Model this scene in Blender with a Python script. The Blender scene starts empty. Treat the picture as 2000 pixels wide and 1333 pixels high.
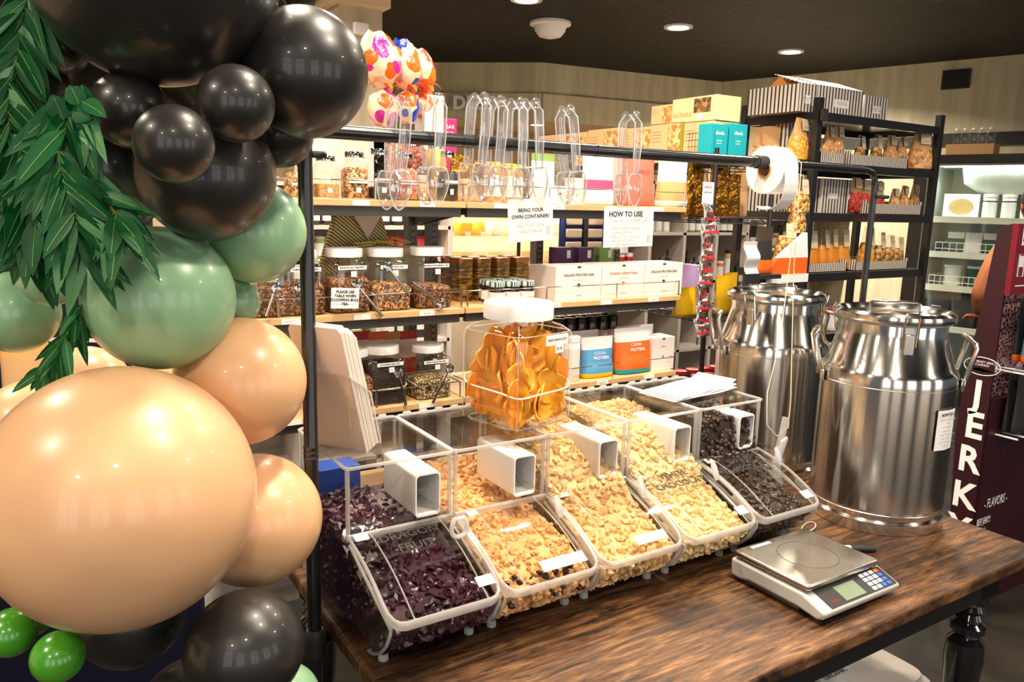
import bpy, bmesh, math, random
from mathutils import Vector, Matrix, Euler, noise
random.seed(7)
sc = bpy.context.scene
COL = sc.collection
PI = math.pi
R = math.radians

# ---------------------------------------------------------------- camera
F = 1519.8
VA = Vector((2421, 210.5, -F)).normalized()
VB = Vector((-980, 298.5, -F)); VB = (VB - VA * VA.dot(VB)).normalized()
VZ = VA.cross(VB)
RM = Matrix((VA, VB, VZ))            # world = RM @ camera
CAM = Vector((0, 0, 1.55))
cd = bpy.data.cameras.new('camera')
cam = bpy.data.objects.new('camera', cd)
COL.objects.link(cam)
cam.matrix_world = Matrix.Translation(CAM) @ RM.to_4x4()
cd.sensor_width = 36.0
cd.lens = F / 2000 * 36
cd.clip_start = 0.05
sc.camera = cam

def ray(px, py):
    return RM @ Vector((px - 1000, 666.5 - py, -F))
def at(px, py, x=None, y=None, z=None, d=None):
    """point of the place seen at a pixel, on a known plane or at a known depth"""
    r = ray(px, py)
    if x is not None: t = (x - CAM.x) / r.x
    elif y is not None: t = (y - CAM.y) / r.y
    elif z is not None: t = (z - CAM.z) / r.z
    else: t = d / F
    return CAM + r * t

# ---------------------------------------------------------------- world, view, assumed window light
w = bpy.data.worlds.new('world'); sc.world = w; w.use_nodes = True
w.node_tree.nodes['Background'].inputs[0].default_value = (0.85, 0.93, 1.0, 1)
w.node_tree.nodes['Background'].inputs[1].default_value = 0.12
sc.view_settings.view_transform = 'Standard'
sc.view_settings.look = 'None'
sc.view_settings.exposure = 0.3
sc.view_settings.gamma = 1.0
sc.view_settings.use_curve_mapping = False
cy = sc.cycles
cy.max_bounces = 12; cy.transparent_max_bounces = 40; cy.transmission_bounces = 10
cy.glossy_bounces = 4; cy.diffuse_bounces = 3
cy.caustics_reflective = False; cy.caustics_refractive = False
cy.sample_clamp_indirect = 6
cy.use_denoising = True

def area_light(name, loc, rot, sx, sy, power, col=(1, 1, 1), shape='RECTANGLE', parent=None, spread=None):
    l = bpy.data.lights.new(name, 'AREA'); l.shape = shape; l.size = sx; l.size_y = sy
    l.energy = power; l.color = col
    if spread: l.spread = spread
    o = bpy.data.objects.new(name, l); COL.objects.link(o)
    o.location = loc; o.rotation_euler = rot
    if parent: o.parent = parent
    return o
# area lights added as fill from assumed, unseen shop-front windows behind the camera
for k, (wx, wy, rz) in enumerate([(-2.6, -1.6, -60), (-1.4, -2.7, -38), (0.4, -3.2, -8), (2.3, -3.2, 8), (4.2, -2.9, 18)]):
    o = area_light('added_window_fill', (wx, wy, 1.65), (R(90), 0, R(rz)), 1.05, 1.9, 15, (1.0, 0.97, 0.93))

# ---------------------------------------------------------------- scene helpers
def tag(o, label=None, cat=None, group=None, kind=None):
    if label: o['label'] = label
    if cat: o['category'] = cat
    if group: o['group'] = group
    if kind: o['kind'] = kind
    return o
def thing(name, label, cat, loc=(0, 0, 0), rz=0, group=None, rot=None):
    o = bpy.data.objects.new(name, None); COL.objects.link(o)
    o.empty_display_size = 0.02
    o.location = loc
    o.rotation_euler = rot if rot else (0, 0, rz)
    return tag(o, label, cat, group)
def dup(root, loc=None, rz=None, label=None, group=None, rot=None, scale=None):
    r = root.copy(); COL.objects.link(r)
    if loc is not None: r.location = loc
    if rz is not None: r.rotation_euler = (0, 0, rz)
    if rot is not None: r.rotation_euler = rot
    if scale: r.scale = scale if hasattr(scale, '__len__') else (scale,) * 3
    if label: r['label'] = label
    if group: r['group'] = group
    for ch in list(root.children):
        c = ch.copy(); COL.objects.link(c); c.parent = r
        for g in list(ch.children):
            d = g.copy(); COL.objects.link(d); d.parent = c
    return r

class MB:
    def __init__(s, T=None):
        s.v = []; s.f = []; s.m = []; s.slot = 0; s.T = T
    def add(s, vs, fs, T=None):
        b = len(s.v)
        M = T if T is not None else s.T
        if M is not None: vs = [M @ Vector(p) for p in vs]
        s.v.extend([tuple(p) for p in vs])
        s.f.extend([tuple(i + b for i in f) for f in fs])
        s.m.extend([s.slot] * len(fs))
        return s
    def box(s, c, d, T=None, rot=None):
        x, y, z = d[0] / 2, d[1] / 2, d[2] / 2
        vs = [Vector((sx * x, sy * y, sz * z)) for sz in (-1, 1) for sy in (-1, 1) for sx in (-1, 1)]
        if rot is not None:
            M = Euler(rot).to_matrix(); vs = [M @ p for p in vs]
        c = Vector(c); vs = [p + c for p in vs]
        return s.add(vs, [(0, 2, 3, 1), (4, 5, 7, 6), (0, 1, 5, 4), (1, 3, 7, 5), (3, 2, 6, 7), (2, 0, 4, 6)], T)
    def bb(s, x0, x1, y0, y1, z0, z1, T=None):
        return s.box(((x0 + x1) / 2, (y0 + y1) / 2, (z0 + z1) / 2), (x1 - x0, y1 - y0, z1 - z0), T)
    def lathe(s, prof, c=(0, 0, 0), n=24, T=None, cap=True):
        vs = []; fs = []
        for r, z in prof:
            for i in range(n):
                a = 2 * PI * i / n
                vs.append((c[0] + r * math.cos(a), c[1] + r * math.sin(a), c[2] + z))
        for k in range(len(prof) - 1):
            for i in range(n):
                j = (i + 1) % n
                fs.append((k * n + i, k * n + j, (k + 1) * n + j, (k + 1) * n + i))
        if cap:
            fs.append(tuple(range(n))[::-1]); L = (len(prof) - 1) * n
            fs.append(tuple(L + i for i in range(n)))
        return s.add(vs, fs, T)
    def loft(s, secs, n=24, T=None, cap=True, ph=0):
        """secs: (z, half_x, half_y, power[, offset_x, offset_y])"""
        vs = []; fs = []
        for sec in secs:
            z, hx, hy, p = sec[:4]
            ox, oy = sec[4:6] if len(sec) > 5 else (0, 0)
            for i in range(n):
                a = 2 * PI * (i + .5) / n + ph
                ca, sa = math.cos(a), math.sin(a)
                vs.append((ox + hx * math.copysign(abs(ca) ** (2 / p), ca), oy + hy * math.copysign(abs(sa) ** (2 / p), sa), z))
        for k in range(len(secs) - 1):
            for i in range(n):
                j = (i + 1) % n
                fs.append((k * n + i, k * n + j, (k + 1) * n + j, (k + 1) * n + i))
        if cap:
            fs.append(tuple(range(n))[::-1]); L = (len(secs) - 1) * n
            fs.append(tuple(L + i for i in range(n)))
        return s.add(vs, fs, T)
    def tube(s, pts, r, n=8, T=None, closed=False, flat=None):
        """sweep along points; r number or list; flat=(a,b) scales the section"""
        P = [Vector(p) for p in pts]; m = len(P)
        rr = r if hasattr(r, '__len__') else [r] * m
        vs = []; fs = []; up = None
        for i in range(m):
            if closed: t = P[(i + 1) % m] - P[i - 1]
            else: t = P[min(i + 1, m - 1)] - P[max(i - 1, 0)]
            t.normalize()
            if up is None:
                up = Vector((0, 0, 1)) if abs(t.z) < .9 else Vector((1, 0, 0))
            u = (up - t * up.dot(t)).normalized(); v = t.cross(u); up = u
            fa, fb = flat if flat else (1, 1)
            for k in range(n):
                a = 2 * PI * k / n
                vs.append(P[i] + (u * math.cos(a) * fa + v * math.sin(a) * fb) * rr[i])
        L = m if closed else m - 1
        for i in range(L):
            q = (i + 1) % m
            for k in range(n):
                j = (k + 1) % n
                fs.append((i * n + k, i * n + j, q * n + j, q * n + k))
        if not closed:
            fs.append(tuple(range(n))[::-1]); fs.append(tuple((m - 1) * n + k for k in range(n)))
        return s.add(vs, fs, T)
    def prism(s, poly, a, b, axis='x', T=None):
        """poly in the other two axes, extruded from a to b"""
        def mk(p, t):
            return (t, p[0], p[1]) if axis == 'x' else ((p[0], t, p[1]) if axis == 'y' else (p[0], p[1], t))
        n = len(poly)
        vs = [mk(p, a) for p in poly] + [mk(p, b) for p in poly]
        fs = [tuple(range(n))[::-1], tuple(range(n, 2 * n))]
        fs += [(i, (i + 1) % n, n + (i + 1) % n, n + i) for i in range(n)]
        return s.add(vs, fs, T)
    def band(s, line, a, b, th, axis='x', T=None):
        """thin solid wall following an open polyline, th to its left side"""
        P = [Vector(p) for p in line]; off = []
        for i in range(len(P)):
            t = (P[min(i + 1, len(P) - 1)] - P[max(i - 1, 0)]).normalized()
            off.append(P[i] + Vector((-t.y, t.x)) * th)
        return s.prism([tuple(p) for p in P] + [tuple(p) for p in off[::-1]], a, b, axis, T)
    def sphere(s, c, r, n=16, m=10, T=None, sc=(1, 1, 1)):
        prof = [(max(1e-4, math.sin(PI * k / m)) * r, -math.cos(PI * k / m) * r) for k in range(m + 1)]
        M = Matrix.Translation(Vector(c)) @ Matrix.Diagonal((*sc, 1))
        if T is not None: M = T @ M
        elif s.T is not None: M = s.T @ M
        return s.lathe(prof, (0, 0, 0), n, M)
    def grid(s, fn, nu, nv, th=0, T=None):
        vs = [Vector(fn(i / nu, j / nv)) for j in range(nv + 1) for i in range(nu + 1)]
        fs = [(j * (nu + 1) + i, j * (nu + 1) + i + 1, (j + 1) * (nu + 1) + i + 1, (j + 1) * (nu + 1) + i) for j in range(nv) for i in range(nu)]
        if th:
            N = [Vector((0, 0, 0)) for _ in vs]
            for f in fs:
                nn = (vs[f[1]] - vs[f[0]]).cross(vs[f[3]] - vs[f[0]])
                for i in f: N[i] += nn
            L = len(vs)
            vs2 = [p - N[i].normalized() * th for i, p in enumerate(vs)]
            fs2 = [tuple(i + L for i in f[::-1]) for f in fs]
            W = nu + 1
            edge = [i for i in range(W)] + [j * W + nu for j in range(1, nv + 1)] + [nv * W + i for i in range(nu - 1, -1, -1)] + [j * W for j in range(nv - 1, 0, -1)]
            side = [(edge[k], edge[k] + L, edge[(k + 1) % len(edge)] + L, edge[(k + 1) % len(edge)]) for k in range(len(edge))]
            vs = vs + vs2; fs = fs + fs2 + side
        return s.add(vs, fs, T)
    def build(s, name, mat, parent=None, smooth=35, bevel=0, loc=None, rot=None, seg=2):
        me = bpy.data.meshes.new(name)
        me.from_pydata(s.v, [], s.f)
        for mm in (mat if isinstance(mat, (list, tuple)) else [mat]): me.materials.append(mm)
        if any(s.m): me.polygons.foreach_set('material_index', s.m)
        me.update()
        if smooth:
            me.polygons.foreach_set('use_smooth', [True] * len(me.polygons))
            if smooth < 180: me.set_sharp_from_angle(angle=R(smooth))
        o = bpy.data.objects.new(name, me); COL.objects.link(o)
        if parent: o.parent = parent
        if loc is not None: o.location = loc
        if rot is not None: o.rotation_euler = rot
        if bevel:
            b = o.modifiers.new('bevel', 'BEVEL'); b.width = bevel; b.segments = seg; b.limit_method = 'ANGLE'; b.angle_limit = R(40)
        return o
def one(fn):            # tiny helper: MB built inline
    m = MB(); fn(m); return m

def text_mesh(body, size, align='CENTER', bold=0.0, ext=0.0002, space=1.0, line=1.0):
    c = bpy.data.curves.new('lettering', 'FONT')
    c.body = body; c.size = size; c.align_x = align; c.align_y = 'CENTER'
    c.extrude = ext; c.offset = bold; c.space_character = space; c.space_line = line
    c.resolution_u = 2
    o = bpy.data.objects.new('lettering', c); COL.objects.link(o)
    dg = bpy.context.evaluated_depsgraph_get()
    me = bpy.data.meshes.new_from_object(o.evaluated_get(dg))
    bpy.data.objects.remove(o); bpy.data.curves.remove(c)
    return me
_tc = {}
def lettering(body, size, mat, parent, M, align='CENTER', bold=0.0, ext=0.0002, space=1.0, line=1.0, sx=1.0, name='lettering'):
    """text lying in its local XY plane, placed by matrix M in the parent's space"""
    k = (body, size, align, bold, ext, space, line, mat.name)
    if k not in _tc:
        me = text_mesh(body, size, align, bold, ext, space, line); me.materials.clear(); me.materials.append(mat); _tc[k] = me
    o = bpy.data.objects.new(name, _tc[k]); COL.objects.link(o)
    if parent: o.parent = parent
    o.matrix_local = M @ Matrix.Diagonal((sx, 1, 1, 1))
    return o
def TM(loc, rot=(0, 0, 0)):
    return Matrix.Translation(Vector(loc)) @ Euler(rot).to_matrix().to_4x4()
UP = (R(90), 0, 0)      # text standing, facing -Y

# ---------------------------------------------------------------- materials
def nt(name):
    m = bpy.data.materials.new(name); m.use_nodes = True
    t = m.node_tree; b = t.nodes['Principled BSDF']
    return m, t, b
def N(t, typ, **k):
    n = t.nodes.new(typ)
    for a, v in k.items():
        if a in ('ins',):
            for i, x in v.items(): n.inputs[i].default_value = x
        else: setattr(n, a, v)
    return n
def rgba(c): return (c[0], c[1], c[2], 1)
def srgb(r, g, b):
    f = lambda u: (u / 255 / 12.92) if u / 255 <= .04045 else ((u / 255 + .055) / 1.055) ** 2.4
    return (f(r), f(g), f(b))
def mat(name, col, rough=.5, metal=0, coat=0, emit=0, spec=.5, bump=None, var=0, trans=0, sheen=0, sss=0):
    m, t, b = nt(name)
    b.inputs['Base Color'].default_value = rgba(col); b.inputs['Roughness'].default_value = rough
    b.inputs['Metallic'].default_value = metal; b.inputs['Coat Weight'].default_value = coat
    b.inputs['Coat Roughness'].default_value = .08
    b.inputs['Specular IOR Level'].default_value = spec
    b.inputs['Transmission Weight'].default_value = trans
    if sss:
        b.inputs['Subsurface Weight'].default_value = sss; b.inputs['Subsurface Scale'].default_value = .01
    if emit:
        b.inputs['Emission Color'].default_value = rgba(col); b.inputs['Emission Strength'].default_value = emit
    tc = None
    if bump or var:
        tc = N(t, 'ShaderNodeTexCoord')
    if bump:
        s_, st = bump[:2]
        n = N(t, 'ShaderNodeTexNoise'); n.inputs['Scale'].default_value = s_; n.inputs['Detail'].default_value = 4
        t.links.new(tc.outputs['Object'], n.inputs['Vector'])
        bp = N(t, 'ShaderNodeBump'); bp.inputs['Strength'].default_value = st; bp.inputs['Distance'].default_value = bump[2] if len(bump) > 2 else .002
        t.links.new(n.outputs['Fac'], bp.inputs['Height']); t.links.new(bp.outputs['Normal'], b.inputs['Normal'])
    if var:
        n = N(t, 'ShaderNodeTexNoise'); n.inputs['Scale'].default_value = 6; n.inputs['Detail'].default_value = 6
        t.links.new(tc.outputs['Object'], n.inputs['Vector'])
        r = N(t, 'ShaderNodeValToRGB'); e = r.color_ramp.elements
        e[0].position = .3; e[1].position = .7
        e[0].color = rgba([c * (1 - var) for c in col]); e[1].color = rgba([min(1, c * (1 + var)) for c in col])
        t.links.new(n.outputs['Fac'], r.inputs['Fac']); t.links.new(r.outputs['Color'], b.inputs['Base Color'])
    return m
def granule(name, cols, scale=120, rough=.6, bump=.6, dist=.003, stretch=(1, 1, 1), coat=0):
    """random coloured grains"""
    m, t, b = nt(name)
    tc = N(t, 'ShaderNodeTexCoord'); mp = N(t, 'ShaderNodeMapping'); mp.inputs['Scale'].default_value = stretch
    t.links.new(tc.outputs['Object'], mp.inputs['Vector'])
    v = N(t, 'ShaderNodeTexVoronoi'); v.inputs['Scale'].default_value = scale
    t.links.new(mp.outputs['Vector'], v.inputs['Vector'])
    sp = N(t, 'ShaderNodeSeparateColor'); t.links.new(v.outputs['Color'], sp.inputs['Color'])
    r = N(t, 'ShaderNodeValToRGB'); r.color_ramp.interpolation = 'CONSTANT'
    e = r.color_ramp.elements
    while len(e) < len(cols): e.new(.5)
    for i, c in enumerate(cols):
        e[i].position = i / len(cols); e[i].color = rgba(c)
    t.links.new(sp.outputs[0], r.inputs['Fac']); t.links.new(r.outputs['Color'], b.inputs['Base Color'])
    bp = N(t, 'ShaderNodeBump'); bp.inputs['Strength'].default_value = bump; bp.inputs['Distance'].default_value = dist; bp.invert = True
    t.links.new(v.outputs['Distance'], bp.inputs['Height']); t.links.new(bp.outputs['Normal'], b.inputs['Normal'])
    b.inputs['Roughness'].default_value = rough; b.inputs['Coat Weight'].default_value = coat
    return m
def stripes(name, cols, axis='X', period=.02, duty=.5, rough=.6, rz=0):
    m, t, b = nt(name)
    tc = N(t, 'ShaderNodeTexCoord'); mp = N(t, 'ShaderNodeMapping'); mp.inputs['Rotation'].default_value = (0, rz, 0)
    t.links.new(tc.outputs['Object'], mp.inputs['Vector'])
    sx = N(t, 'ShaderNodeSeparateXYZ'); t.links.new(mp.outputs['Vector'], sx.inputs['Vector'])
    src = sx.outputs[{'X': 0, 'Y': 1, 'Z': 2}.get(axis[0])]
    if axis == 'XY':
        ad = N(t, 'ShaderNodeMath', operation='ADD'); t.links.new(sx.outputs[0], ad.inputs[0]); t.links.new(sx.outputs[1], ad.inputs[1]); src = ad.outputs[0]
    d = N(t, 'ShaderNodeMath', operation='DIVIDE'); d.inputs[1].default_value = period; t.links.new(src, d.inputs[0])
    fr = N(t, 'ShaderNodeMath', operation='FRACT'); t.links.new(d.outputs[0], fr.inputs[0])
    g = N(t, 'ShaderNodeMath', operation='GREATER_THAN'); g.inputs[1].default_value = duty; t.links.new(fr.outputs[0], g.inputs[0])
    mx = N(t, 'ShaderNodeMix', data_type='RGBA'); mx.inputs[6].default_value = rgba(cols[0]); mx.inputs[7].default_value = rgba(cols[1])
    t.links.new(g.outputs[0], mx.inputs[0]); t.links.new(mx.outputs[2], b.inputs['Base Color'])
    b.inputs['Roughness'].default_value = rough
    return m
def clear(name, tint=(.97, .97, .96), ior=1.45, frost=0.0, rough=.03, white=(.9, .9, .9)):
    """thin clear plastic: fresnel reflection over straight-through transparency, optionally frosted"""
    m, t, b = nt(name); t.nodes.remove(b)
    out = t.nodes['Material Output']
    tr = N(t, 'ShaderNodeBsdfTransparent'); tr.inputs[0].default_value = rgba(tint)
    gl = N(t, 'ShaderNodeBsdfGlossy'); gl.inputs['Roughness'].default_value = rough
    lw = N(t, 'ShaderNodeLayerWeight'); lw.inputs[0].default_value = .5
    f0 = ((ior - 1) / (ior + 1)) ** 2
    pw_ = N(t, 'ShaderNodeMath', operation='POWER'); pw_.inputs[1].default_value = 4.8; t.links.new(lw.outputs['Facing'], pw_.inputs[0])
    fr = N(t, 'ShaderNodeMath', operation='MULTIPLY_ADD'); fr.inputs[1].default_value = .7 - f0; fr.inputs[2].default_value = f0 * 1.6; t.links.new(pw_.outputs[0], fr.inputs[0])
    base = tr
    if frost:
        df = N(t, 'ShaderNodeBsdfDiffuse'); df.inputs[0].default_value = rgba(white)
        tl = N(t, 'ShaderNodeBsdfTranslucent'); tl.inputs[0].default_value = rgba(white)
        m1 = N(t, 'ShaderNodeMixShader'); m1.inputs[0].default_value = .5
        t.links.new(df.outputs[0], m1.inputs[1]); t.links.new(tl.outputs[0], m1.inputs[2])
        m2 = N(t, 'ShaderNodeMixShader'); m2.inputs[0].default_value = frost
        t.links.new(tr.outputs[0], m2.inputs[1]); t.links.new(m1.outputs[0], m2.inputs[2]); base = m2
    mx = N(t, 'ShaderNodeMixShader')
    t.links.new(fr.outputs[0], mx.inputs[0]); t.links.new(base.outputs[0], mx.inputs[1]); t.links.new(gl.outputs[0], mx.inputs[2])
    t.links.new(mx.outputs[0], out.inputs[0])
    return m

WHITE = mat('white_plastic', (.86, .85, .84), .35)
PAPER = mat('white_paper', (.88, .86, .85), .8)
INK = mat('black_ink', (.015, .015, .015), .6)
GREYINK = mat('grey_ink', (.45, .45, .47), .7)
LIGHTINK = mat('light_grey_ink', (.7, .7, .72), .7)
BLACKM = mat('black_metal', (.012, .012, .013), .28, coat=.3)
BLACKMAT = mat('black_matt', (.015, .015, .015), .6)
DARKGREY = mat('dark_grey_metal', (.09, .085, .075), .4, metal=.4)
CLEAR = clear('clear_plastic')
CLEARJ = clear('clear_jar', (.96, .95, .94), 1.55)
FROST = clear('frosted_plastic_edge', (.95, .93, .9), 1.5, frost=.42, rough=.15)
FROST2 = clear('milky_plastic', (.95, .95, .95), 1.5, frost=.75, rough=.15)
GLASS = clear('clear_glass', (.97, .98, .97), 1.5)
CRYSTAL = clear('crystal_plastic', (.95, .94, .94), 1.8, frost=.06, rough=.04, white=(1, .97, .96))
STEEL = mat('stainless_steel', (.68, .65, .6), .17, metal=1)
def brushed(m, an):
    t = m.node_tree; b = t.nodes['Principled BSDF']; tg_ = N(t, 'ShaderNodeTangent'); tg_.direction_type = 'RADIAL'; tg_.axis = 'Z'
    t.links.new(tg_.outputs[0], b.inputs['Tangent']); b.inputs['Anisotropic'].default_value = an; b.inputs['Anisotropic Rotation'].default_value = .25
brushed(STEEL, .8)
STEEL2 = mat('brushed_steel', (.6, .56, .5), .26, metal=1, bump=(300, .02, .0005))
CHROME = mat('chrome', (.75, .75, .74), .1, metal=1)
SHELFWOOD = mat('pale_wood_laminate', srgb(214, 172, 122), .45, var=.12)
KRAFT = mat('kraft_paper', srgb(205, 160, 108), .75)
TANBOX = mat('tan_card', srgb(222, 180, 132), .6)
STRIPEBOX = stripes('striped_carton', (srgb(225, 215, 205), srgb(40, 38, 36)), 'XY', .026, .62)
STRIPETRAY = stripes('striped_tray', (srgb(225, 215, 205), srgb(60, 58, 55)), 'XY', .016, .62)
GOLD = mat('gold_foil', srgb(200, 140, 50), .22, metal=1, bump=(22, 1.0, .02))
ORANGE = mat('orange_print', srgb(235, 105, 30), .4)
CORAL = mat('coral_print', srgb(235, 105, 85), .45)
PINK = mat('pink_print', srgb(205, 70, 110), .45)
PEACHP = mat('peach_print', srgb(245, 160, 105), .45)
BLUEP = mat('light_blue_print', srgb(90, 160, 210), .35)
TEAL = mat('teal_print', srgb(20, 160, 175), .45)
RED = mat('red_print', srgb(190, 25, 30), .4)
MAROON = mat('maroon_card', srgb(95, 12, 30), .4)
YELLOW = mat('yellow_print', srgb(240, 195, 20), .45)
PURPLE = mat('purple_card', srgb(75, 40, 90), .5)
LILAC = mat('lilac_card', srgb(180, 150, 205), .5)
GREENC = mat('green_card', srgb(130, 165, 80), .5)
DGREEN = mat('dark_green_print', srgb(20, 80, 50), .5)
NAVY = mat('navy_fabric', srgb(15, 30, 90), .6)
BROWNTIN = granule('printed_brown_tin', (srgb(90, 60, 15), srgb(150, 110, 35), srgb(60, 38, 10)), 30, .3, .1, stretch=(1, 1, 8), coat=.5)
TEA = granule('loose_tea_dark', (srgb(128, 84, 44), srgb(62, 36, 18), srgb(180, 120, 72), srgb(38, 24, 14)), 190)
TEA2 = granule('loose_tea_pale', (srgb(190, 140, 90), srgb(120, 70, 35), srgb(215, 170, 120), srgb(70, 40, 20)), 190)
TEA3 = granule('loose_tea_black', (srgb(28, 20, 16), srgb(15, 10, 8), srgb(45, 30, 22)), 220)
TEA4 = granule('loose_tea_mixed', (srgb(150, 125, 70), srgb(60, 40, 20), srgb(230, 215, 180), srgb(90, 80, 40)), 190)

# ================================================================ THE ROOM
def wall_mat(name, col, period=.12, bump=.5):
    m, t, b = nt(name)
    tc = N(t, 'ShaderNodeTexCoord')
    mp = N(t, 'ShaderNodeMapping'); mp.inputs['Scale'].default_value = (1, 1, .12); t.links.new(tc.outputs['Object'], mp.inputs['Vector'])
    n = N(t, 'ShaderNodeTexNoise'); n.inputs['Scale'].default_value = 9; n.inputs['Detail'].default_value = 8; t.links.new(mp.outputs[0], n.inputs['Vector'])
    r = N(t, 'ShaderNodeValToRGB'); e = r.color_ramp.elements
    e[0].position = .35; e[0].color = rgba([c * .78 for c in col]); e[1].position = .65; e[1].color = rgba([c * 1.1 for c in col])
    t.links.new(n.outputs['Fac'], r.inputs['Fac']); t.links.new(r.outputs['Color'], b.inputs['Base Color'])
    wv = N(t, 'ShaderNodeTexWave'); wv.bands_direction = 'DIAGONAL'; wv.inputs['Scale'].default_value = 1 / period * .35
    mp2 = N(t, 'ShaderNodeMapping'); mp2.inputs['Scale'].default_value = (1, 1, 0); t.links.new(tc.outputs['Object'], mp2.inputs['Vector'])
    t.links.new(mp2.outputs[0], wv.inputs['Vector'])
    bp = N(t, 'ShaderNodeBump'); bp.inputs['Strength'].default_value = bump; bp.inputs['Distance'].default_value = .006
    t.links.new(wv.outputs['Fac'], bp.inputs['Height']); t.links.new(bp.outputs[0], b.inputs['Normal'])
    b.inputs['Roughness'].default_value = .55
    return m
WALLM = wall_mat('greige_panelling', srgb(205, 196, 164))
WALLM2 = wall_mat('greige_boards', srgb(212, 203, 172), .3, .3)
CREAM = mat('cream_wall', srgb(225, 200, 165), .7)
CH = 3.0
def ceil_mat():
    m, t, b = nt('black_ceiling_tiles')
    tc = N(t, 'ShaderNodeTexCoord')
    br = N(t, 'ShaderNodeTexBrick'); br.offset = 0; br.inputs['Scale'].default_value = 1; br.inputs['Mortar Size'].default_value = .012
    br.inputs['Brick Width'].default_value = .61; br.inputs['Row Height'].default_value = .61
    br.inputs[1].default_value = (.007, .006, .005, 1); br.inputs[2].default_value = (.01, .009, .007, 1); br.inputs[3].default_value = (.004, .004, .004, 1)
    t.links.new(tc.outputs['Object'], br.inputs['Vector']); t.links.new(br.outputs['Color'], b.inputs['Base Color'])
    n = N(t, 'ShaderNodeTexNoise'); n.inputs['Scale'].default_value = 14; n.inputs['Detail'].default_value = 8; n.inputs['Distortion'].default_value = 2
    t.links.new(tc.outputs['Object'], n.inputs['Vector'])
    bp = N(t, 'ShaderNodeBump'); bp.inputs['Strength'].default_value = .8; bp.inputs['Distance'].default_value = .03
    t.links.new(n.outputs['Fac'], bp.inputs['Height']); t.links.new(bp.outputs[0], b.inputs['Normal'])
    b.inputs['Roughness'].default_value = .6; b.inputs['Specular IOR Level'].default_value = .2
    return m
def floor_mat():
    m, t, b = nt('dark_stained_floor')
    tc = N(t, 'ShaderNodeTexCoord')
    n = N(t, 'ShaderNodeTexNoise'); n.inputs['Scale'].default_value = 4; n.inputs['Detail'].default_value = 9; n.inputs['Distortion'].default_value = .6
    t.links.new(tc.outputs['Object'], n.inputs['Vector'])
    r = N(t, 'ShaderNodeValToRGB'); e = r.color_ramp.elements
    e[0].position = .4; e[0].color = (.006, .005, .004, 1); e[1].position = .8; e[1].color = (.035, .026, .018, 1)
    t.links.new(n.outputs['Fac'], r.inputs['Fac']); t.links.new(r.outputs['Color'], b.inputs['Base Color'])
    b.inputs['Roughness'].default_value = .5; b.inputs['Specular IOR Level'].default_value = .25
    return m
def struct(o): o['kind'] = 'structure'; return o
struct(one(lambda m: m.bb(-3.5, 11, -4, 11, -.05, 0)).build('floor', floor_mat(), smooth=0))
struct(one(lambda m: m.bb(-3.5, 11, -4, 11, CH, CH + .05)).build('ceiling', ceil_mat(), smooth=0))
def wall(name, a, b, z0, z1, m, th=.1, back=1):
    a, b = Vector((a[0], a[1], 0)), Vector((b[0], b[1], 0)); d = (b - a).normalized(); n = Vector((-d.y, d.x, 0)) * th * back
    o = MB().add([(p.x, p.y, z) for z in (z0, z1) for p in (a, b, b + n, a + n)], [(0, 1, 2, 3), (7, 6, 5, 4), (0, 4, 5, 1), (1, 5, 6, 2), (2, 6, 7, 3), (3, 7, 4, 0)]).build(name, m, smooth=0)
    return struct(o)
W0, W1, W2, W3 = (3.0, 8.7), (4.84, 7.11), (7.185, 6.79), (8.9, 0.2)
# hanging bulkhead over the deli, in two runs with a board ledge at its foot
zl = at(1060, 183, x=W1[0]).z; zb = at(1060, 236, x=W1[0]).z
wall('wall_deli_bulkhead', W0, W1, zl, CH, WALLM); wall('wall_back_bulkhead', W1, W2, zl, CH, WALLM)
def inset(a, b, k=.04):
    d = (Vector(b) - Vector(a)).normalized(); n = Vector((d.y, -d.x)) * k
    return (a[0] + n.x, a[1] + n.y), (b[0] + n.x, b[1] + n.y)
wall('trim_1', *inset(W0, W1), zb, zl, WALLM2, .14); wall('trim_2', *inset(W1, W2), zb, zl, WALLM2, .14)
wall('wall_right', W2, W3, 0, CH, WALLM)
wall('wall_left', (-2.6, 8.9), (-2.6, 1.0), 0, CH, CREAM, back=-1)
wall('wall_back', (-2.6, 9.6), (7.6, 9.6), 0, CH, CREAM)
wall('wall_deli_side', W2, (7.4, 9.6), 0, CH, CREAM)
# low ceiling in the deli, lit warm
struct(one(lambda m: m.add([(3.0, 9.55, zb + .1), (3.0, 8.9, zb + .1), (4.9, 7.3, zb + .1), (7.2, 6.95, zb + .1), (7.3, 9.55, zb + .1)], [(0, 1, 2, 3, 4)])).build('trim_3', CREAM, smooth=0))
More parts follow.
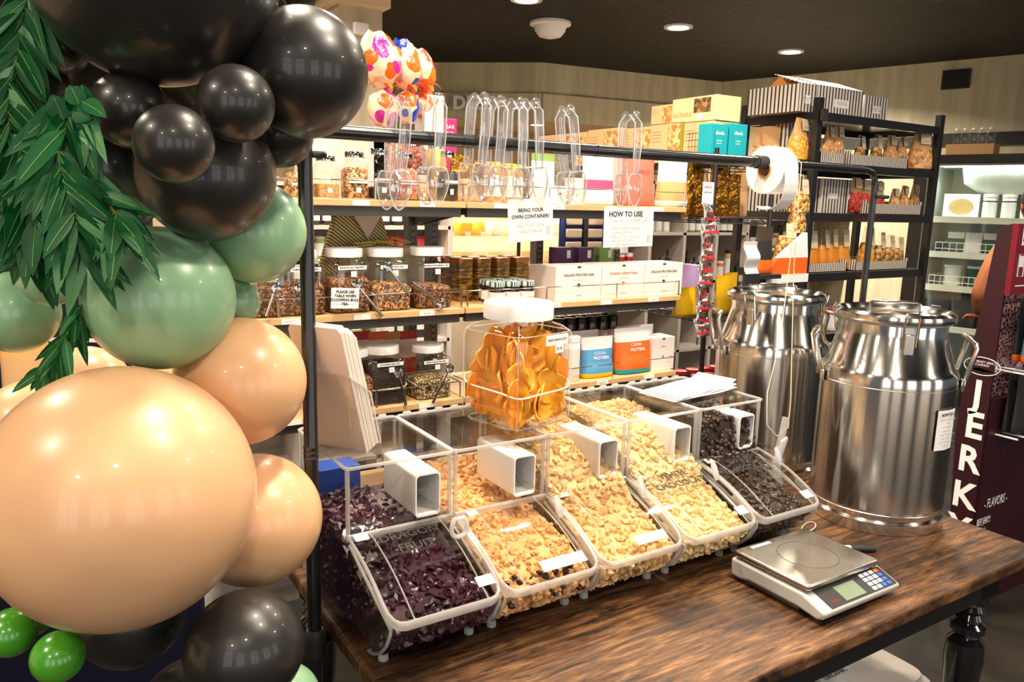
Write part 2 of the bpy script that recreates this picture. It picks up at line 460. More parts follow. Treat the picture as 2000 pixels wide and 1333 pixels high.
# black band and pale wall behind the fridge
k0 = at(1842, 268, x=7.95)
def onwall(px, py):
    """point on the right wall plane"""
    d = Vector((W3[0] - W2[0], W3[1] - W2[1], 0)); n = Vector((d.y, -d.x, 0)).normalized()
    r = ray(px, py); t = (Vector((W2[0], W2[1], 0)) - CAM).dot(n) / r.dot(n)
    return CAM + r * t
za, zb2 = onwall(1950, 258).z, onwall(1950, 284).z
wall('trim_4', *inset((7.4, 6.0), (8.8, .6), .03), zb2, za, BLACKMAT, .03)
def ventbox(px0, py0, px1, py1, lab):
    a, b = onwall(px0, py1), onwall(px1, py0)
    t = thing('wall_vent', lab, 'vent', a)
    d = Vector((b.x - a.x, b.y - a.y, 0)); L = d.length; t.rotation_euler = (0, 0, math.atan2(d.y, d.x)); h = b.z - a.z
    m = MB(); m.bb(0, L, -.02, .005, 0, h); m.build('backing', BLACKMAT, t, 0)
    m = MB()
    for k in range(7): m.bb(.02, L - .02, -.035, -.02, h * (k + .3) / 7, h * (k + .6) / 7)
    m.build('louvre', BLACKM, t, 0)
ventbox(1838, 134, 1898, 176, 'black louvred wall vent above the fridge, right of the striped cartons')
ventbox(1518, 165, 1548, 203, 'black wall vent partly hidden left of the striped cartons on the rack')

# column near the left with crown and sensor box
cA, cB = at(662, 120, y=4.6), at(747, 120, y=4.6)
WX0, WX1 = cA.x, cB.x
struct(one(lambda m: m.bb(WX0, WX1, 4.6, 5.0, 0, CH)).build('wall_column', wall_mat('column_panelling', srgb(190, 178, 150), .4, .4), smooth=0))
zc = at(700, 6, y=4.6).z
struct(one(lambda m: (m.bb(WX0 - .05, WX1 + .02, 4.52, 5.0, zc - .02, zc + .12), m.bb(WX0 - .08, WX1 + .03, 4.5, 5.0, zc + .03, zc + .06))).build('trim_5', CREAM, smooth=0))
p = at(702, 58, y=4.6)
o = thing('wall_sensor', 'small white sensor box high on the pale column', 'sensor', (p.x, 4.6, p.z))
one(lambda m: m.bb(-.045, .045, -.04, 0, -.035, .035)).build('housing', WHITE, o, bevel=.008)
one(lambda m: m.bb(-.02, .02, -.043, -.039, -.02, 0)).build('lens', PAPER, o)
# assumed, unseen shop front: low wall, head and mullions added round the fill lights
for k, (wx, wy, rz) in enumerate([(-2.6, -1.6, -60), (-1.4, -2.7, -38), (0.4, -3.2, -8), (2.3, -3.2, 8), (4.2, -2.9, 18)]):
    fm = MB(Matrix.Translation((wx, wy, 1.65)) @ Matrix.Rotation(R(rz), 4, 'Z'))
    for x in (-.56, .56, 0): fm.bb(x - .025, x + .025, .02, .07, -1, 1)
    for z in (-1, .45, 1): fm.bb(-.58, .58, .02, .07, z - .03, z + .03)
    struct(fm.build('assumed_window_%d' % (k + 1), BLACKM, smooth=0))
    fm = MB(Matrix.Translation((wx, wy, 1.65)) @ Matrix.Rotation(R(rz), 4, 'Z')); fm.bb(-.75, .75, -.05, .0, -1.6, -1.02); fm.bb(-.75, .75, -.05, .0, 1.02, 1.35)
    struct(fm.build('assumed_wall_front_%d' % (k + 1), CREAM, smooth=0))

# ---------------------------------------------------------------- downlights
GLOW = mat('lamp_glow', (1, .88, .7), emit=30)
TRIMW = mat('light_trim', (.7, .68, .63), .4)
def downlight(x, y, lab, power=38, z=CH, group='recessed ceiling lights', r=.085):
    t = thing('ceiling_light', lab, 'ceiling light', (x, y, z), group=group)
    one(lambda m: m.lathe([(r + .035, 0), (r + .03, -.012), (r, -.012), (r, -.002), (r, 0)], n=28)).build('trim_ring', TRIMW, t)
    one(lambda m: m.lathe([(r * .98, -.006), (r * .7, -.009), (.001, -.011)], n=24)).build('lens', GLOW, t)
    area_light('lamp', (0, 0, -.025), (0, 0, 0), r * 2, r * 2, power, (1, .86, .68), 'DISK', t, R(150))
L1, L2, L3 = at(1325, 52, z=CH), at(1545, 100, z=CH), at(1028, -2, z=CH)
downlight(L1.x, L1.y, 'lit recessed ceiling light over the deli, middle one in view', 100)
downlight(L2.x, L2.y, 'lit recessed ceiling light in front of the grey wall, furthest right', 110)
downlight(L3.x, L3.y, 'lit recessed ceiling light cut by the top edge of the photo', 60)
for x, y in [(-1.6, 1.0), (-.9, 2.9), (-.2, -.9), (.5, 1.9), (1.2, .3), (1.5, 3.2), (2.9, 1.6), (3.1, -.6), (4.3, 2.9), (5.2, .9), (.6, 4.6), (-1.8, -1.0), (2.1, 2.2), (.9, 1.05)]:
    downlight(x, y, 'lit recessed ceiling light above the shop floor', (12 if x < .4 else 25) if x * x + (y - .6) ** 2 < 2.6 else 30)
for x, y in ((2.35, 6.5), (1.2, 6.9)): downlight(x, y, 'added unseen ceiling light behind the pale column, brightening the deli sign', 95)  # hidden lamps added only to lift the dim bulkhead lettering
dl = at(1145, 238, z=zb + .1)
downlight(5.6, 8.3, 'lit flush light under the low deli ceiling', 30, zb + .1)
# smoke detector
sd = at(1075, 44, z=CH)
t = thing('smoke_detector', 'white domed smoke detector on the black ceiling', 'smoke detector', (sd.x, sd.y, CH))
one(lambda m: m.lathe([(.17, 0), (.17, -.02), (.14, -.03)], n=28)).build('base', WHITE, t)
one(lambda m: m.lathe([(.135, -.03), (.125, -.07), (.09, -.11), (.03, -.125), (.001, -.127)], n=28)).build('dome', WHITE, t)
# DELI sign
a, b = at(873, 203, y=7.9), at(968, 203, y=7.9)
d = (Vector(W1) - Vector(W0)).normalized(); ang = math.atan2(d.y, d.x)
def ondeli(px, py, off=.1):
    n = Vector((-d.y, d.x, 0)); P0 = Vector((W0[0], W0[1], 0)) - n * off
    r_ = ray(px, py); tt = (P0 - CAM).dot(n) / r_.dot(n); return CAM + r_ * tt
a, b = ondeli(873, 203), ondeli(968, 203); c = (a + b) / 2; L = (b - a).length
zz = at(873, 190, d=(RM.transposed() @ (a - CAM)).z * -1).z; z0_ = at(873, 216, d=(RM.transposed() @ (a - CAM)).z * -1).z
t = thing('deli_sign', 'clear deli sign with white capitals on the bulkhead', 'sign', c, ang)
one(lambda m: m.bb(-L / 2, L / 2, -.01, 0, -(zz - z0_) / 2, (zz - z0_) / 2)).build('panel', clear('sign_acrylic', (.95, .95, .93), 1.5, frost=.25, rough=.1), t, bevel=.003)
for s in (-1, 1): one(lambda m: (m.lathe([(.012, 0), (.012, .02)], n=12, T=TM((s * (L / 2 - .04), -.01, 0), (R(90), 0, 0))))).build('standoff', CHROME, t)
lettering('DELI', .19, WHITE, t, TM((0, -.045, 0), UP), bold=.008, ext=.008)

# ================================================================ THE TABLE
TX0, TX1, TY0, TY1, TZ = .45, 2.035, .785, 1.80, .76
def wood_mat():
    m, t, b = nt('distressed_walnut')
    tc = N(t, 'ShaderNodeTexCoord'); mp = N(t, 'ShaderNodeMapping'); mp.inputs['Scale'].default_value = (1.6, 13, 3); mp.inputs['Rotation'].default_value = (0, 0, R(5))
    t.links.new(tc.outputs['Object'], mp.inputs['Vector'])
    n = N(t, 'ShaderNodeTexNoise'); n.inputs['Scale'].default_value = 5; n.inputs['Detail'].default_value = 12; n.inputs['Roughness'].default_value = .74; n.inputs['Distortion'].default_value = .5
    t.links.new(mp.outputs[0], n.inputs['Vector'])
    r = N(t, 'ShaderNodeValToRGB'); e = r.color_ramp.elements
    e[0].position = .38; e[0].color = rgba(srgb(30, 20, 13)); e[1].position = .7; e[1].color = rgba(srgb(152, 112, 72))
    x = e.new(.52); x.color = rgba(srgb(96, 64, 38))
    t.links.new(n.outputs['Fac'], r.inputs['Fac'])
    n2 = N(t, 'ShaderNodeTexNoise'); n2.inputs['Scale'].default_value = 5; n2.inputs['Detail'].default_value = 5
    t.links.new(tc.outputs['Object'], n2.inputs['Vector'])
    r2 = N(t, 'ShaderNodeValToRGB'); e2 = r2.color_ramp.elements; e2[0].position = .38; e2[0].color = (.35, .32, .3, 1); e2[1].position = .56; e2[1].color = (1, 1, 1, 1)
    t.links.new(n2.outputs['Fac'], r2.inputs['Fac'])
    mx = N(t, 'ShaderNodeMix', data_type='RGBA', blend_type='MULTIPLY'); mx.inputs[0].default_value = 1
    t.links.new(r.outputs['Color'], mx.inputs[6]); t.links.new(r2.outputs['Color'], mx.inputs[7]); t.links.new(mx.outputs[2], b.inputs['Base Color'])
    b.inputs['Roughness'].default_value = .5; b.inputs['Specular IOR Level'].default_value = .35
    bp = N(t, 'ShaderNodeBump'); bp.inputs['Strength'].default_value = .25; bp.inputs['Distance'].default_value = .002
    t.links.new(n.outputs['Fac'], bp.inputs['Height']); t.links.new(bp.outputs[0], b.inputs['Normal'])
    return m
WOOD = wood_mat()
tb = thing('display_table', 'distressed brown wood display table with black turned legs', 'table', ((TX0 + TX1) / 2, (TY0 + TY1) / 2, 0))
hx, hy = (TX1 - TX0) / 2, (TY1 - TY0) / 2
def rrect(hx, hy, r, n=6):
    out = []
    for cx, cy_, a0 in ((hx - r, hy - r, 0), (-hx + r, hy - r, 90), (-hx + r, -hy + r, 180), (hx - r, -hy + r, 270)):
        for k in range(n + 1):
            a = R(a0 + 90 * k / n); out.append((cx + r * math.cos(a), cy_ + r * math.sin(a)))
    return out
one(lambda m: m.prism(rrect(hx, hy, .05, 8), TZ - .034, TZ, 'z')).build('tabletop', WOOD, tb, bevel=.007, seg=3)
ap = MB()
ap.bb(-hx + .06, hx - .06, -hy + .06, -hy + .085, TZ - .13, TZ - .035); ap.bb(-hx + .06, hx - .06, hy - .085, hy - .06, TZ - .13, TZ - .035)
ap.bb(-hx + .06, -hx + .085, -hy + .085, hy - .085, TZ - .13, TZ - .035); ap.bb(hx - .085, hx - .06, -hy + .085, hy - .085, TZ - .13, TZ - .035)
ap.build('apron', BLACKM, tb, bevel=.002)
LP = [(.03, 0), (.022, .02), (.03, .05), (.034, .09), (.026, .13), (.02, .2), (.03, .3), (.041, .4), (.046, .46), (.042, .5), (.028, .515), (.04, .53), (.04, .545), (.027, .555), (.034, .565), (.027, .578), (.034, .588), (.027, .6), (.041, .612), (.041, .626)]
for sx in (-1, 1):
    for sy in (-1, 1):
        m = MB(); m.lathe(LP, n=28); m.bb(-.04, .04, -.04, .04, .626, TZ - .035)
        m.build('leg', mat('gloss_black_paint', (.01, .01, .01), .14, coat=.6) if 'gloss_black_paint' not in bpy.data.materials else bpy.data.materials['gloss_black_paint'], tb, loc=(sx * (hx - .1), sy * (hy - .1), 0))

# grey storage tub on the floor under the front of the table
q = at(1610, 1310, z=.36)
t = thing('storage_tub', 'grey plastic storage tub with a white label on the floor beside the table', 'tub', (q.x + .02, q.y + .0, 0), 0)
GREYP = mat('grey_plastic', srgb(190, 180, 172), .4)
one(lambda m: m.loft([(0, .2, .13, 8), (.31, .225, .15, 8)], 40)).build('body', GREYP, t)
one(lambda m: m.loft([(.31, .235, .16, 8), (.33, .24, .165, 8), (.34, .225, .15, 8), (.352, .22, .145, 8)], 40)).build('lid', GREYP, t)
one(lambda m: m.bb(-.06, .06, -.05, .01, .352, .3535)).build('label', PAPER, t, 0)
lettering('ORGANIC', .02, INK, t, TM((0, -.02, .3545)))

# ================================================================ THE BULK BINS
BX = [.573, .792, 1.011, 1.233, 1.452]
HW = .107
PROF = [(.385, .012), (.03, .012), (.008, .018), (-.022, .036), (-.047, .062), (-.062, .09), (-.064, .1)]
SIDE = [(.39, .012), (.03, .012), (.008, .018), (-.022, .036), (-.047, .062), (-.062, .09), (-.064, .1), (.118, .172), (.13, .176), (.13, .312), (.39, .312)]
def lid_pt(u, v, off=0):
    """flap surface: u across -1..1, v from hinge 0 to lip 1"""
    y = .122 - .197 * v; z = .187 - .077 * v + .012 * math.sin(PI * min(1, v * 1.02)) + off
    return Vector((u * (HW - .001), y, z))
def bulk_bin(i, lab, name_text=None, labels=(), pocket=WHITE):
    t = thing('bulk_bin', lab, 'bulk food bin', (BX[i], 1.14, TZ), group=None)
    b = MB()
    b.band(PROF, -HW, HW, -.003)
    for s in (-1, 1): b.prism(SIDE, s * HW - (s > 0) * .003, s * HW + (s < 0) * .003)
    b.bb(-HW, HW, .387, .39, .012, .312)
    b.bb(-HW, HW, .128, .131, .178, .312)
    b.build('body', CLEAR, t, 0)
    # thick moulded corners and ledges
    for s in (-1, 1):
        for nm_, pts_, r_ in (('corner_line', [(s * (HW - .004), .129, .178), (s * (HW - .004), .129, .31)], .0045), ('corner_line', [(s * (HW - .004), .388, .014), (s * (HW - .004), .388, .31)], .004),
                              ('side_rib', [(s * (HW - .003), y, z) for y, z in PROF[1:]] + [(s * (HW - .003), .118, .172)], .0032)):
            MB().tube(pts_, r_, 8).build(nm_, FROST, t)
    MB().tube([(-HW, .128, .179), (HW, .128, .179)], .0055, 8).build('hinge_ledge', FROST, t)
    MB().tube([(-HW, .03, .013), (HW, .03, .013)], .0025, 6).build('base_ledge', FROST, t)
    # flap
    l = MB(); l.grid(lambda u, v: lid_pt((u * 2 - 1) * .97, .02 + v * .96), 6, 14, .0025); l.build('flap_lid', CLEAR, t, 60)
    e = MB()
    ring = [lid_pt(-1, 0)] + [lid_pt(-1, v / 10) for v in range(1, 9)] + [lid_pt(-.985, .89), lid_pt(-.94, .95), lid_pt(-.86, .985), lid_pt(-.75, 1)]
    ring = ring + [Vector((-p.x, p.y, p.z)) for p in ring[::-1]]
    e.tube(ring, .0035, 8, closed=True)
    e.tube([p + Vector((0, -.001, -.008)) for p in ring[6:-6]], [.0065] * len(ring[6:-6]), 8, flat=(1.3, .3))
    rim = e.build('flap_rim', FROST, t)
    for s in (-.62, .7): MB().tube([lid_pt(s, v / 8, .002) for v in range(0, 9)], .0013, 6).build('flap_rib', FROST, t)
    # top lid
    tl = MB(); tl.bb(-HW - .001, HW + .001, .122, .398, .3125, .3155); tl.build('top_lid', CLEAR, t, 0)
    te = MB(); hh = .14
    te.tube([(x, y + .26, .315) for x, y in rrect(HW + .001, hh, .012, 4)], .0035, 6, closed=True)
    for k in range(5): te.tube([(-.08 + k * .04 - .008, .402, .317), (-.08 + k * .04 + .008, .402, .317)], .006, 8)
    te.build('top_lid_edge', FROST, t)
    for x in (-.085, .085):
        for y in (.012, .36): one(lambda m: m.lathe([(.009, 0), (.0095, .004), (.008, .012)], n=14)).build('foot', FROST2, t, loc=(x, y, 0))
    # scoop pocket: open fronted sleeve
    px, pw, ph, pl = .052, .026, .043, .15
    pk = MB()
    ro = rrect(pw, ph, .008, 4); n_ = len(ro)
    vs = []
    for yy, k in ((.118, 1), (.118, .9), (.118 + pl, .9)): vs += [(px + x * k, yy, .24 + z * k) for x, z in ro]
    vs += [(px + x, .118 + pl, .24 + z) for x, z in ro]
    fs = []
    for a_, b_ in ((0, 1), (1, 2), (3, 0)):
        for k in range(n_): fs.append((a_ * n_ + k, a_ * n_ + (k + 1) % n_, b_ * n_ + (k + 1) % n_, b_ * n_ + k))
    fs.append(tuple(3 * n_ + k for k in range(n_)))
    pk.add(vs, fs); pk.build('scoop_pocket', WHITE, t, 40)
    for (u, v, w_, h_, txt, sz) in labels:
        P0 = lid_pt(u, v, .0022); sl = math.atan2(.077, .197) - .06 * math.cos(PI * v) * 2
        M = TM(P0, (sl + .02, 0, R(0)))
        c = MB(); c.box((0, 0, 0), (w_, h_, .0006)); o = c.build('label', PAPER, t, 0); o.matrix_local = M
        if txt: lettering(txt, sz, GREYINK, o, TM((0, 0, .0006)), ext=.0001)
    if name_text:
        for j, line in enumerate(name_text):
            v = .16 + j * .17
            sl = math.atan2(.077 - .012 * PI * math.cos(PI * v), .197)
            lettering(line, .027, INK, t, TM(lid_pt(.0, v, .0026), (sl, 0, 0)), ext=.0003, bold=.0002)
    return t
bulk_bin(0, 'clear bulk bin of dark purple dragon fruit, nearest the black post', ('DRAGON', 'FRUIT'), [(-.8, .06, .026, .018, '4561', .009), (.8, .84, .034, .021, '4.79/OZ', .009)])
bulk_bin(1, 'clear bulk bin labelled tart cherries, second from the black post', None, [(-.7, .06, .022, .014, '4562', .008), (.32, .86, .1, .024, 'TART CHERRIES COVERED', .0085)])
bulk_bin(2, 'clear bulk bin filled with golden popcorn, middle of the row', None, [(-.72, .08, .024, .016, '4566', .008), (.32, .86, .08, .022, 'DRIED APPLE BITES', .0085)])
bulk_bin(3, 'clear bulk bin marked white chocolate, left of the dark chocolate bin', ('WHITE', 'CHOCOLATE'), [(-.8, .04, .02, .012, '456', .007), (.78, .84, .03, .022, '4.49', .009)])
bulk_bin(4, 'clear bulk bin marked dark chocolate, nearest the steel cans', ('DARK', 'CHOCOLATE'), [(-.75, .05, .024, .018, '4567', .008), (.78, .86, .03, .022, '4.79', .009)])

# loose food inside the bins
def lump(seed, r=1.0, jag=.45, sub=1):
    bm = bmesh.new(); bmesh.ops.create_icosphere(bm, subdivisions=sub, radius=1)
    rn = random.Random(seed); off = Vector((rn.random() * 50, rn.random() * 50, 0))
    vs = []
    for v in bm.verts:
        k = 1 + jag * noise.noise(v.co * 1.6 + off) * 2
        vs.append(v.co * r * k)
    fs = [tuple(v.index for v in f.verts) for f in bm.faces]; bm.free()
    return vs, fs
def heap(name, lab, cat, i, prof, matl, lmat, n, size, jag=.45, seed=1, squash=1.0, x1=None, slope=0.0):
    """food under the outline prof (y,z) across the bin, covered with individual bits"""
    X1 = HW - .006
    rn = random.Random(seed)
    m = MB()
    top = prof
    low = [(.38, .016), (.03, .016), (.009, .022), (-.019, .039), (-.042, .064), (-.056, .09)]
    poly = low + top
    core = [(y + (.0035 if k > 1 else 0), z + (.002 if k < 3 else 0)) for k, (y, z) in enumerate(poly)]
    m.prism(core, -X1 + .003, X1 - .003)
    m.slot = 1
    kinds = [lump(seed * 10 + k, 1, jag) for k in range(6)]
    segs = []
    outline = poly + [poly[0]]
    for a_, b_ in zip(outline[1:-1], outline[2:]):
        segs.append((Vector(a_), Vector(b_)))
    tl = sum((b_ - a_).length for a_, b_ in segs)
    def put(p):
        vs, fs = kinds[rn.randrange(6)]
        r_ = size * rn.uniform(.7, 1.2)
        M = Matrix.Translation(p) @ Euler((rn.random() * 6, rn.random() * 6, rn.random() * 6)).to_matrix().to_4x4() @ Matrix.Diagonal((r_, r_ * squash, r_, 1))
        m.add(vs, fs, M)
    ns = int(n * .72)
    for k in range(ns):
        s_ = rn.random() * tl
        for a_, b_ in segs:
            L_ = (b_ - a_).length
            if s_ <= L_: break
            s_ -= L_
        q_ = a_ + (b_ - a_) * (s_ / L_)
        if q_.y < .02 and q_.x > .06: continue
        nrm = Vector(((b_ - a_).y, -(b_ - a_).x)).normalized()
        q_ = q_ - nrm * size * -.2 if False else q_
        put(Vector((rn.uniform(-X1 + size * .6, X1 - size * .6), q_.x, q_.y)))
    cnt = 0
    while cnt < n - ns:     # left side
        y, z = rn.uniform(-.05, .38), rn.uniform(.02, .3)
        # inside test
        ins = False; j = len(poly) - 1
        for k in range(len(poly)):
            (yi, zi), (yj, zj) = poly[k], poly[j]
            if (zi > z) != (zj > z) and y < (yj - yi) * (z - zi) / (zj - zi + 1e-9) + yi: ins = not ins
            j = k
        cnt += 1
        if ins: put(Vector((-X1 + size * .55, y, z)))
    o = m.build(name, [matl, lmat], None, 50)
    o.location = (BX[i], 1.14, TZ)
    return tag(o, lab, cat, kind='stuff')
POPA = mat('caramel_popcorn', srgb(226, 172, 114), .55, var=.26, sss=.15)
POPB = mat('golden_popcorn', srgb(238, 192, 134), .55, var=.22, sss=.15)
POPC = mat('pale_popcorn', srgb(236, 204, 150), .55, var=.14, sss=.15)
FRUIT = mat('dragon_fruit_pieces', srgb(52, 14, 32), .35, var=.95, coat=.3)
CHOC = mat('dark_chocolate', srgb(58, 40, 32), .28, coat=.3, var=.25)
heap('dragon_fruit', 'dark purple dried dragon fruit pieces in the bin nearest the post', 'dried fruit', 0, [(-.03, .1), (.03, .105), (.1, .125), (.2, .16), (.38, .17)], FRUIT, FRUIT, 1300, .0085, .5, 3, .6)
heap('caramel_popcorn', 'caramel popcorn in the tart cherries bin', 'popcorn', 1, [(-.045, .092), (.02, .12), (.07, .135), (.13, .145), (.22, .16), (.38, .2)], POPA, POPA, 1500, .0075, .38, 4)
heap('golden_popcorn', 'golden popcorn filling the middle bin', 'popcorn', 2, [(-.05, .093), (.0, .112), (.08, .15), (.125, .2), (.2, .25), (.38, .285)], POPB, POPB, 1700, .0075, .38, 5)
heap('pale_popcorn', 'pale popcorn pieces in the white chocolate bin', 'popcorn', 3, [(-.05, .093), (.0, .112), (.08, .15), (.125, .2), (.2, .26), (.38, .285)], POPC, POPC, 1700, .0075, .34, 6)
heap('chocolate_drops', 'dark chocolate drops in the bin nearest the cans', 'chocolate', 4, [(-.045, .09), (.02, .112), (.09, .145), (.125, .2), (.14, .275), (.38, .29)], CHOC, CHOC, 1100, .007, .12, 7)
# dark cherries mixed in the front of the second bin
rn = random.Random(5); m = MB()
for k in range(150):
    vs, fs = lump(k % 5, 1, .3)
    y = rn.uniform(-.05, .03); r_ = .007
    m.add(vs, fs, Matrix.Translation((rn.uniform(-.09, .09), y, .030 + (y < -.02) * .03 + rn.uniform(0, .05))) @ Matrix.Diagonal((r_, r_, r_, 1)))
tag(m.build('tart_cherries', mat('dark_cherries', srgb(40, 14, 14), .3, coat=.3), None, 60, loc=(BX[1], 1.14, TZ)), 'dark dried cherries at the front of the second bin', 'dried fruit', kind='stuff')

# scoops: handle out of the pocket, frosted eye at its end
SCLAB = ['clear scoop with a milky heart eye hanging from the dragon fruit bin pocket', 'clear scoop handle in the pocket of the tart cherries bin', 'clear scoop handle in the pocket of the middle popcorn bin', 'clear scoop handle in the pocket of the white chocolate bin', 'clear scoop handle in the pocket of the dark chocolate bin']
def scoop(i, lab, hang):
    t = thing('food_scoop', lab, 'scoop', (BX[i] + .052, 1.14, TZ), group='scoops in the bin pockets')
    h = MB()
    for s in (-1, 1): h.tube([(s * .004, .25, .228), (s * .005, .12, .222), (.02 + s * .006, .07, .214), (.026 + s * .006, .052, .21)], .0028, 8)
    h.grid(lambda u, v: (-.004 + .008 * u + .023 * v, .25 - .2 * v, .228 - .018 * v), 1, 6, .002)
    h.build('handle', CLEAR, t)
    bl = MB(); bl.grid(lambda u, v: (-.016 + .032 * u, .17 + .085 * v, .222 - .012 * math.sin(PI * u)), 8, 6, .0015); bl.build('bowl', CLEAR, t, 60)
    e = MB()
    if hang == 0:
        e.tube([(.03 + .016 * math.sin(a) * (1 - .25 * math.cos(a)), .048, .193 + .021 * math.cos(a) - .006 * (abs(a - PI) > 2.6) + .004) for a in [2 * PI * k / 18 for k in range(18)]], .0045, 8, closed=True)
    else:
        e.tube([(.03, .05, .214), (.032, .045, .2), (.034, .04, .185), (.036, .038, .172)], [.006, .0085, .009, .005], 10, flat=(1, .6))
    e.build('eye', FROST2, t)
    return t
for i in range(5): scoop(i, SCLAB[i], i)
# large upright scoop leaning at the right side of the last bin
q = at(1540, 925, y=1.22)
t = thing('standing_scoop', 'large frosted scoop standing upright in its holder at the end of the bins', 'scoop', (1.595, 1.23, TZ + .12))
m = MB(); m.tube([(0, 0, .0), (.004, 0, .06), (.012, 0, .11), (.02, 0, .15)], [.016, .015, .012, .012], 12, flat=(1, .55)); m.build('handle', FROST, t)
m = MB(); m.tube([(-.004, .0, .03), (.006, -.01, .09), (.016, -.012, .1)], [.014, .012, .006], 10, flat=(1, .5)); m.build('thumb_rest', FROST2, t)
m = MB(); m.loft([(-.12, .03, .018, 2), (-.06, .034, .022, 2), (0, .018, .014, 2)], 20); m.build('bowl', FROST, t)

# ================================================================ MILK CANS
def milk_can(name, lab, c, s, rots, lats):
    t = thing(name, lab, 'milk can', (c[0], c[1], TZ), rots)
    b = MB(); r = .163
    b.lathe([(r, 0), (r + .002, .004), (r + .002, .028), (r - .006, .034), (r - .004, .05), (r, .056), (r, .37), (r - .001, .392), (r - .006, .402), (r - .012, .408), (.128, .486), (.1255, .493), (.1255, .525), (.129, .53)], n=72)
    b.build('body', STEEL, t, 30)
    for z_, q_ in ((.365, .0006), (.05, .0009)): MB().tube([(math.cos(a) * (r + .0005), math.sin(a) * (r + .0005), z_) for a in [2 * PI * i / 60 for i in range(60)]], q_, 4, closed=True).build('seam', STEEL2, t)
    l = MB(); l.lathe([(.135, .52), (.141, .524), (.143, .532), (.141, .54), (.132, .546), (.126, .542), (.12, .534), (.05, .538), (.001, .54)], n=72); l.build('lid', STEEL, t, 40)
    g = MB(); g.tube([(.131 * math.cos(a), .131 * math.sin(a), .5195) for a in [2 * PI * i / 60 for i in range(60)]], .004, 6, closed=True); g.build('gasket', FROST2, t)
    h = MB(); h.tube([(-.06, 0, .535), (-.058, 0, .558), (-.05, 0, .564), (.05, 0, .564), (.058, 0, .558), (.06, 0, .535)], .004, 8); h.build('lid_handle', STEEL, t)
    for a in (0, PI):
        hb = MB(Matrix.Rotation(a, 4, 'Z'))
        hb.tube([(.164, -.045, .37), (.172, -.045, .40), (.185, -.045, .462), (.182, -.043, .475), (.175, -.035, .482), (.175, .035, .482), (.182, .043, .475), (.185, .045, .462), (.172, .045, .40), (.164, .045, .37)], .0065, 10)
        hb.build('side_handle', STEEL, t)
        for y in (-.045, .045):
            pl = MB(Matrix.Rotation(a, 4, 'Z')); pl.bb(.158, .168, y - .011, y + .011, .355, .385); pl.build('handle_bracket', CHROME, t, bevel=.003)
    for a in [R(q_) for q_ in lats]:
        lt = MB(Matrix.Rotation(a, 4, 'Z'))
        lt.bb(.127, .131, -.014, .014, .455, .52)
        lt.bb(.134, .138, -.011, .011, .41, .5)
        lt.build('latch_plate', STEEL2, t, bevel=.002)
        w_ = MB(Matrix.Rotation(a, 4, 'Z'))
        w_.tube([(.134, -.016, .47), (.146, -.016, .54), (.14, -.014, .55), (.14, .014, .55), (.146, .016, .54), (.134, .016, .47)], .002, 6)
        w_.build('latch_wire', CHROME, t)
    t.scale = (s,) * 3
    return t
milk_can('milk_can', 'stainless steel milk can nearer the front with a how to use card', (1.88, 1.135), 1.0, R(-48), (-84, 36, 156))
c2 = milk_can('milk_can', 'stainless steel milk can standing behind the nearer one', (1.925, 1.54), 1.0, R(150), (39, 159, 279))
# card on the nearer can
zc_ = at(1858, 836, y=.972).z - TZ
t = thing('instruction_card', 'small white how to use card taped to the nearer steel can', 'card', (1.88, 1.135, TZ + zc_ - .295), R(-96), rot=(0, 0, R(-92)))
g = MB(); g.grid(lambda u, v: (.1705 - .012 * abs(u - .5), -.034 + .068 * u, .245 + .1 * v), 6, 1, .0008)
g.build('card', PAPER, t, 0)
RZ = (R(90), 0, R(90))
lettering('HOW TO USE', .0105, INK, t, TM((.1725, 0, .335), RZ), bold=.0003)
for k, L in enumerate(['TO SCAN THE BOTTLE', 'NOTE', "DON'T FORGET TO", 'NUMBER OF THE', 'PRODUCT YOU WOULD', 'LIKE ON A STICKER', 'FILL CONTAINER WITH', 'AMOUNT']):
    lettering(L, .0052, GREYINK, t, TM((.1725, 0, .323 - k * .0095), RZ), ext=.0001)

# ================================================================ SCALE
t = thing('kitchen_scale', 'grey digital weighing scale with a stainless platform and keypad', 'scale', (1.375, .95, TZ))
GREYS = mat('scale_grey_plastic', srgb(186, 183, 176), .35)
b = MB()
b.prism([(-.125, .028), (-.118, .012), (-.105, .008), (-.06, .014), (.06, .014), (.085, .008), (.105, .008), (.112, .012), (.112, .048), (-.07, .048)], -.122, .127)
b.build('base', GREYS, t, bevel=.006, seg=3)
m = MB(); m.bb(-.115, .12, -.06, .1, .006, .016); m.build('underside', DARKGREY, t, 0)
for x in (-.1, .1):
    for y in (-.09, .09): one(lambda m: m.lathe([(.01, 0), (.01, .012)], n=12)).build('foot', BLACKMAT, t, loc=(x, y, 0))
m = MB(); m.bb(-.11, .11, -.07, .1, .048, .053); m.build('gap_seal', BLACKMAT, t, 0)
one(lambda m: m.prism([(x - .002, y + .014) for x, y in rrect(.118, .094, .01, 4)], .053, .066, 'z')).build('platform', STEEL2, t, bevel=.004, seg=3)
m = MB(); m.tube([(.062 * math.cos(a), .012 + .062 * math.sin(a), .0664) for a in [2 * PI * i / 48 for i in range(48)]], .0005, 4, closed=True); m.build('platform_ring', DARKGREY, t)
one(lambda m: m.bb(-.08, -.02, .09, .098, .066, .0667)).build('sticker', PAPER, t, 0)
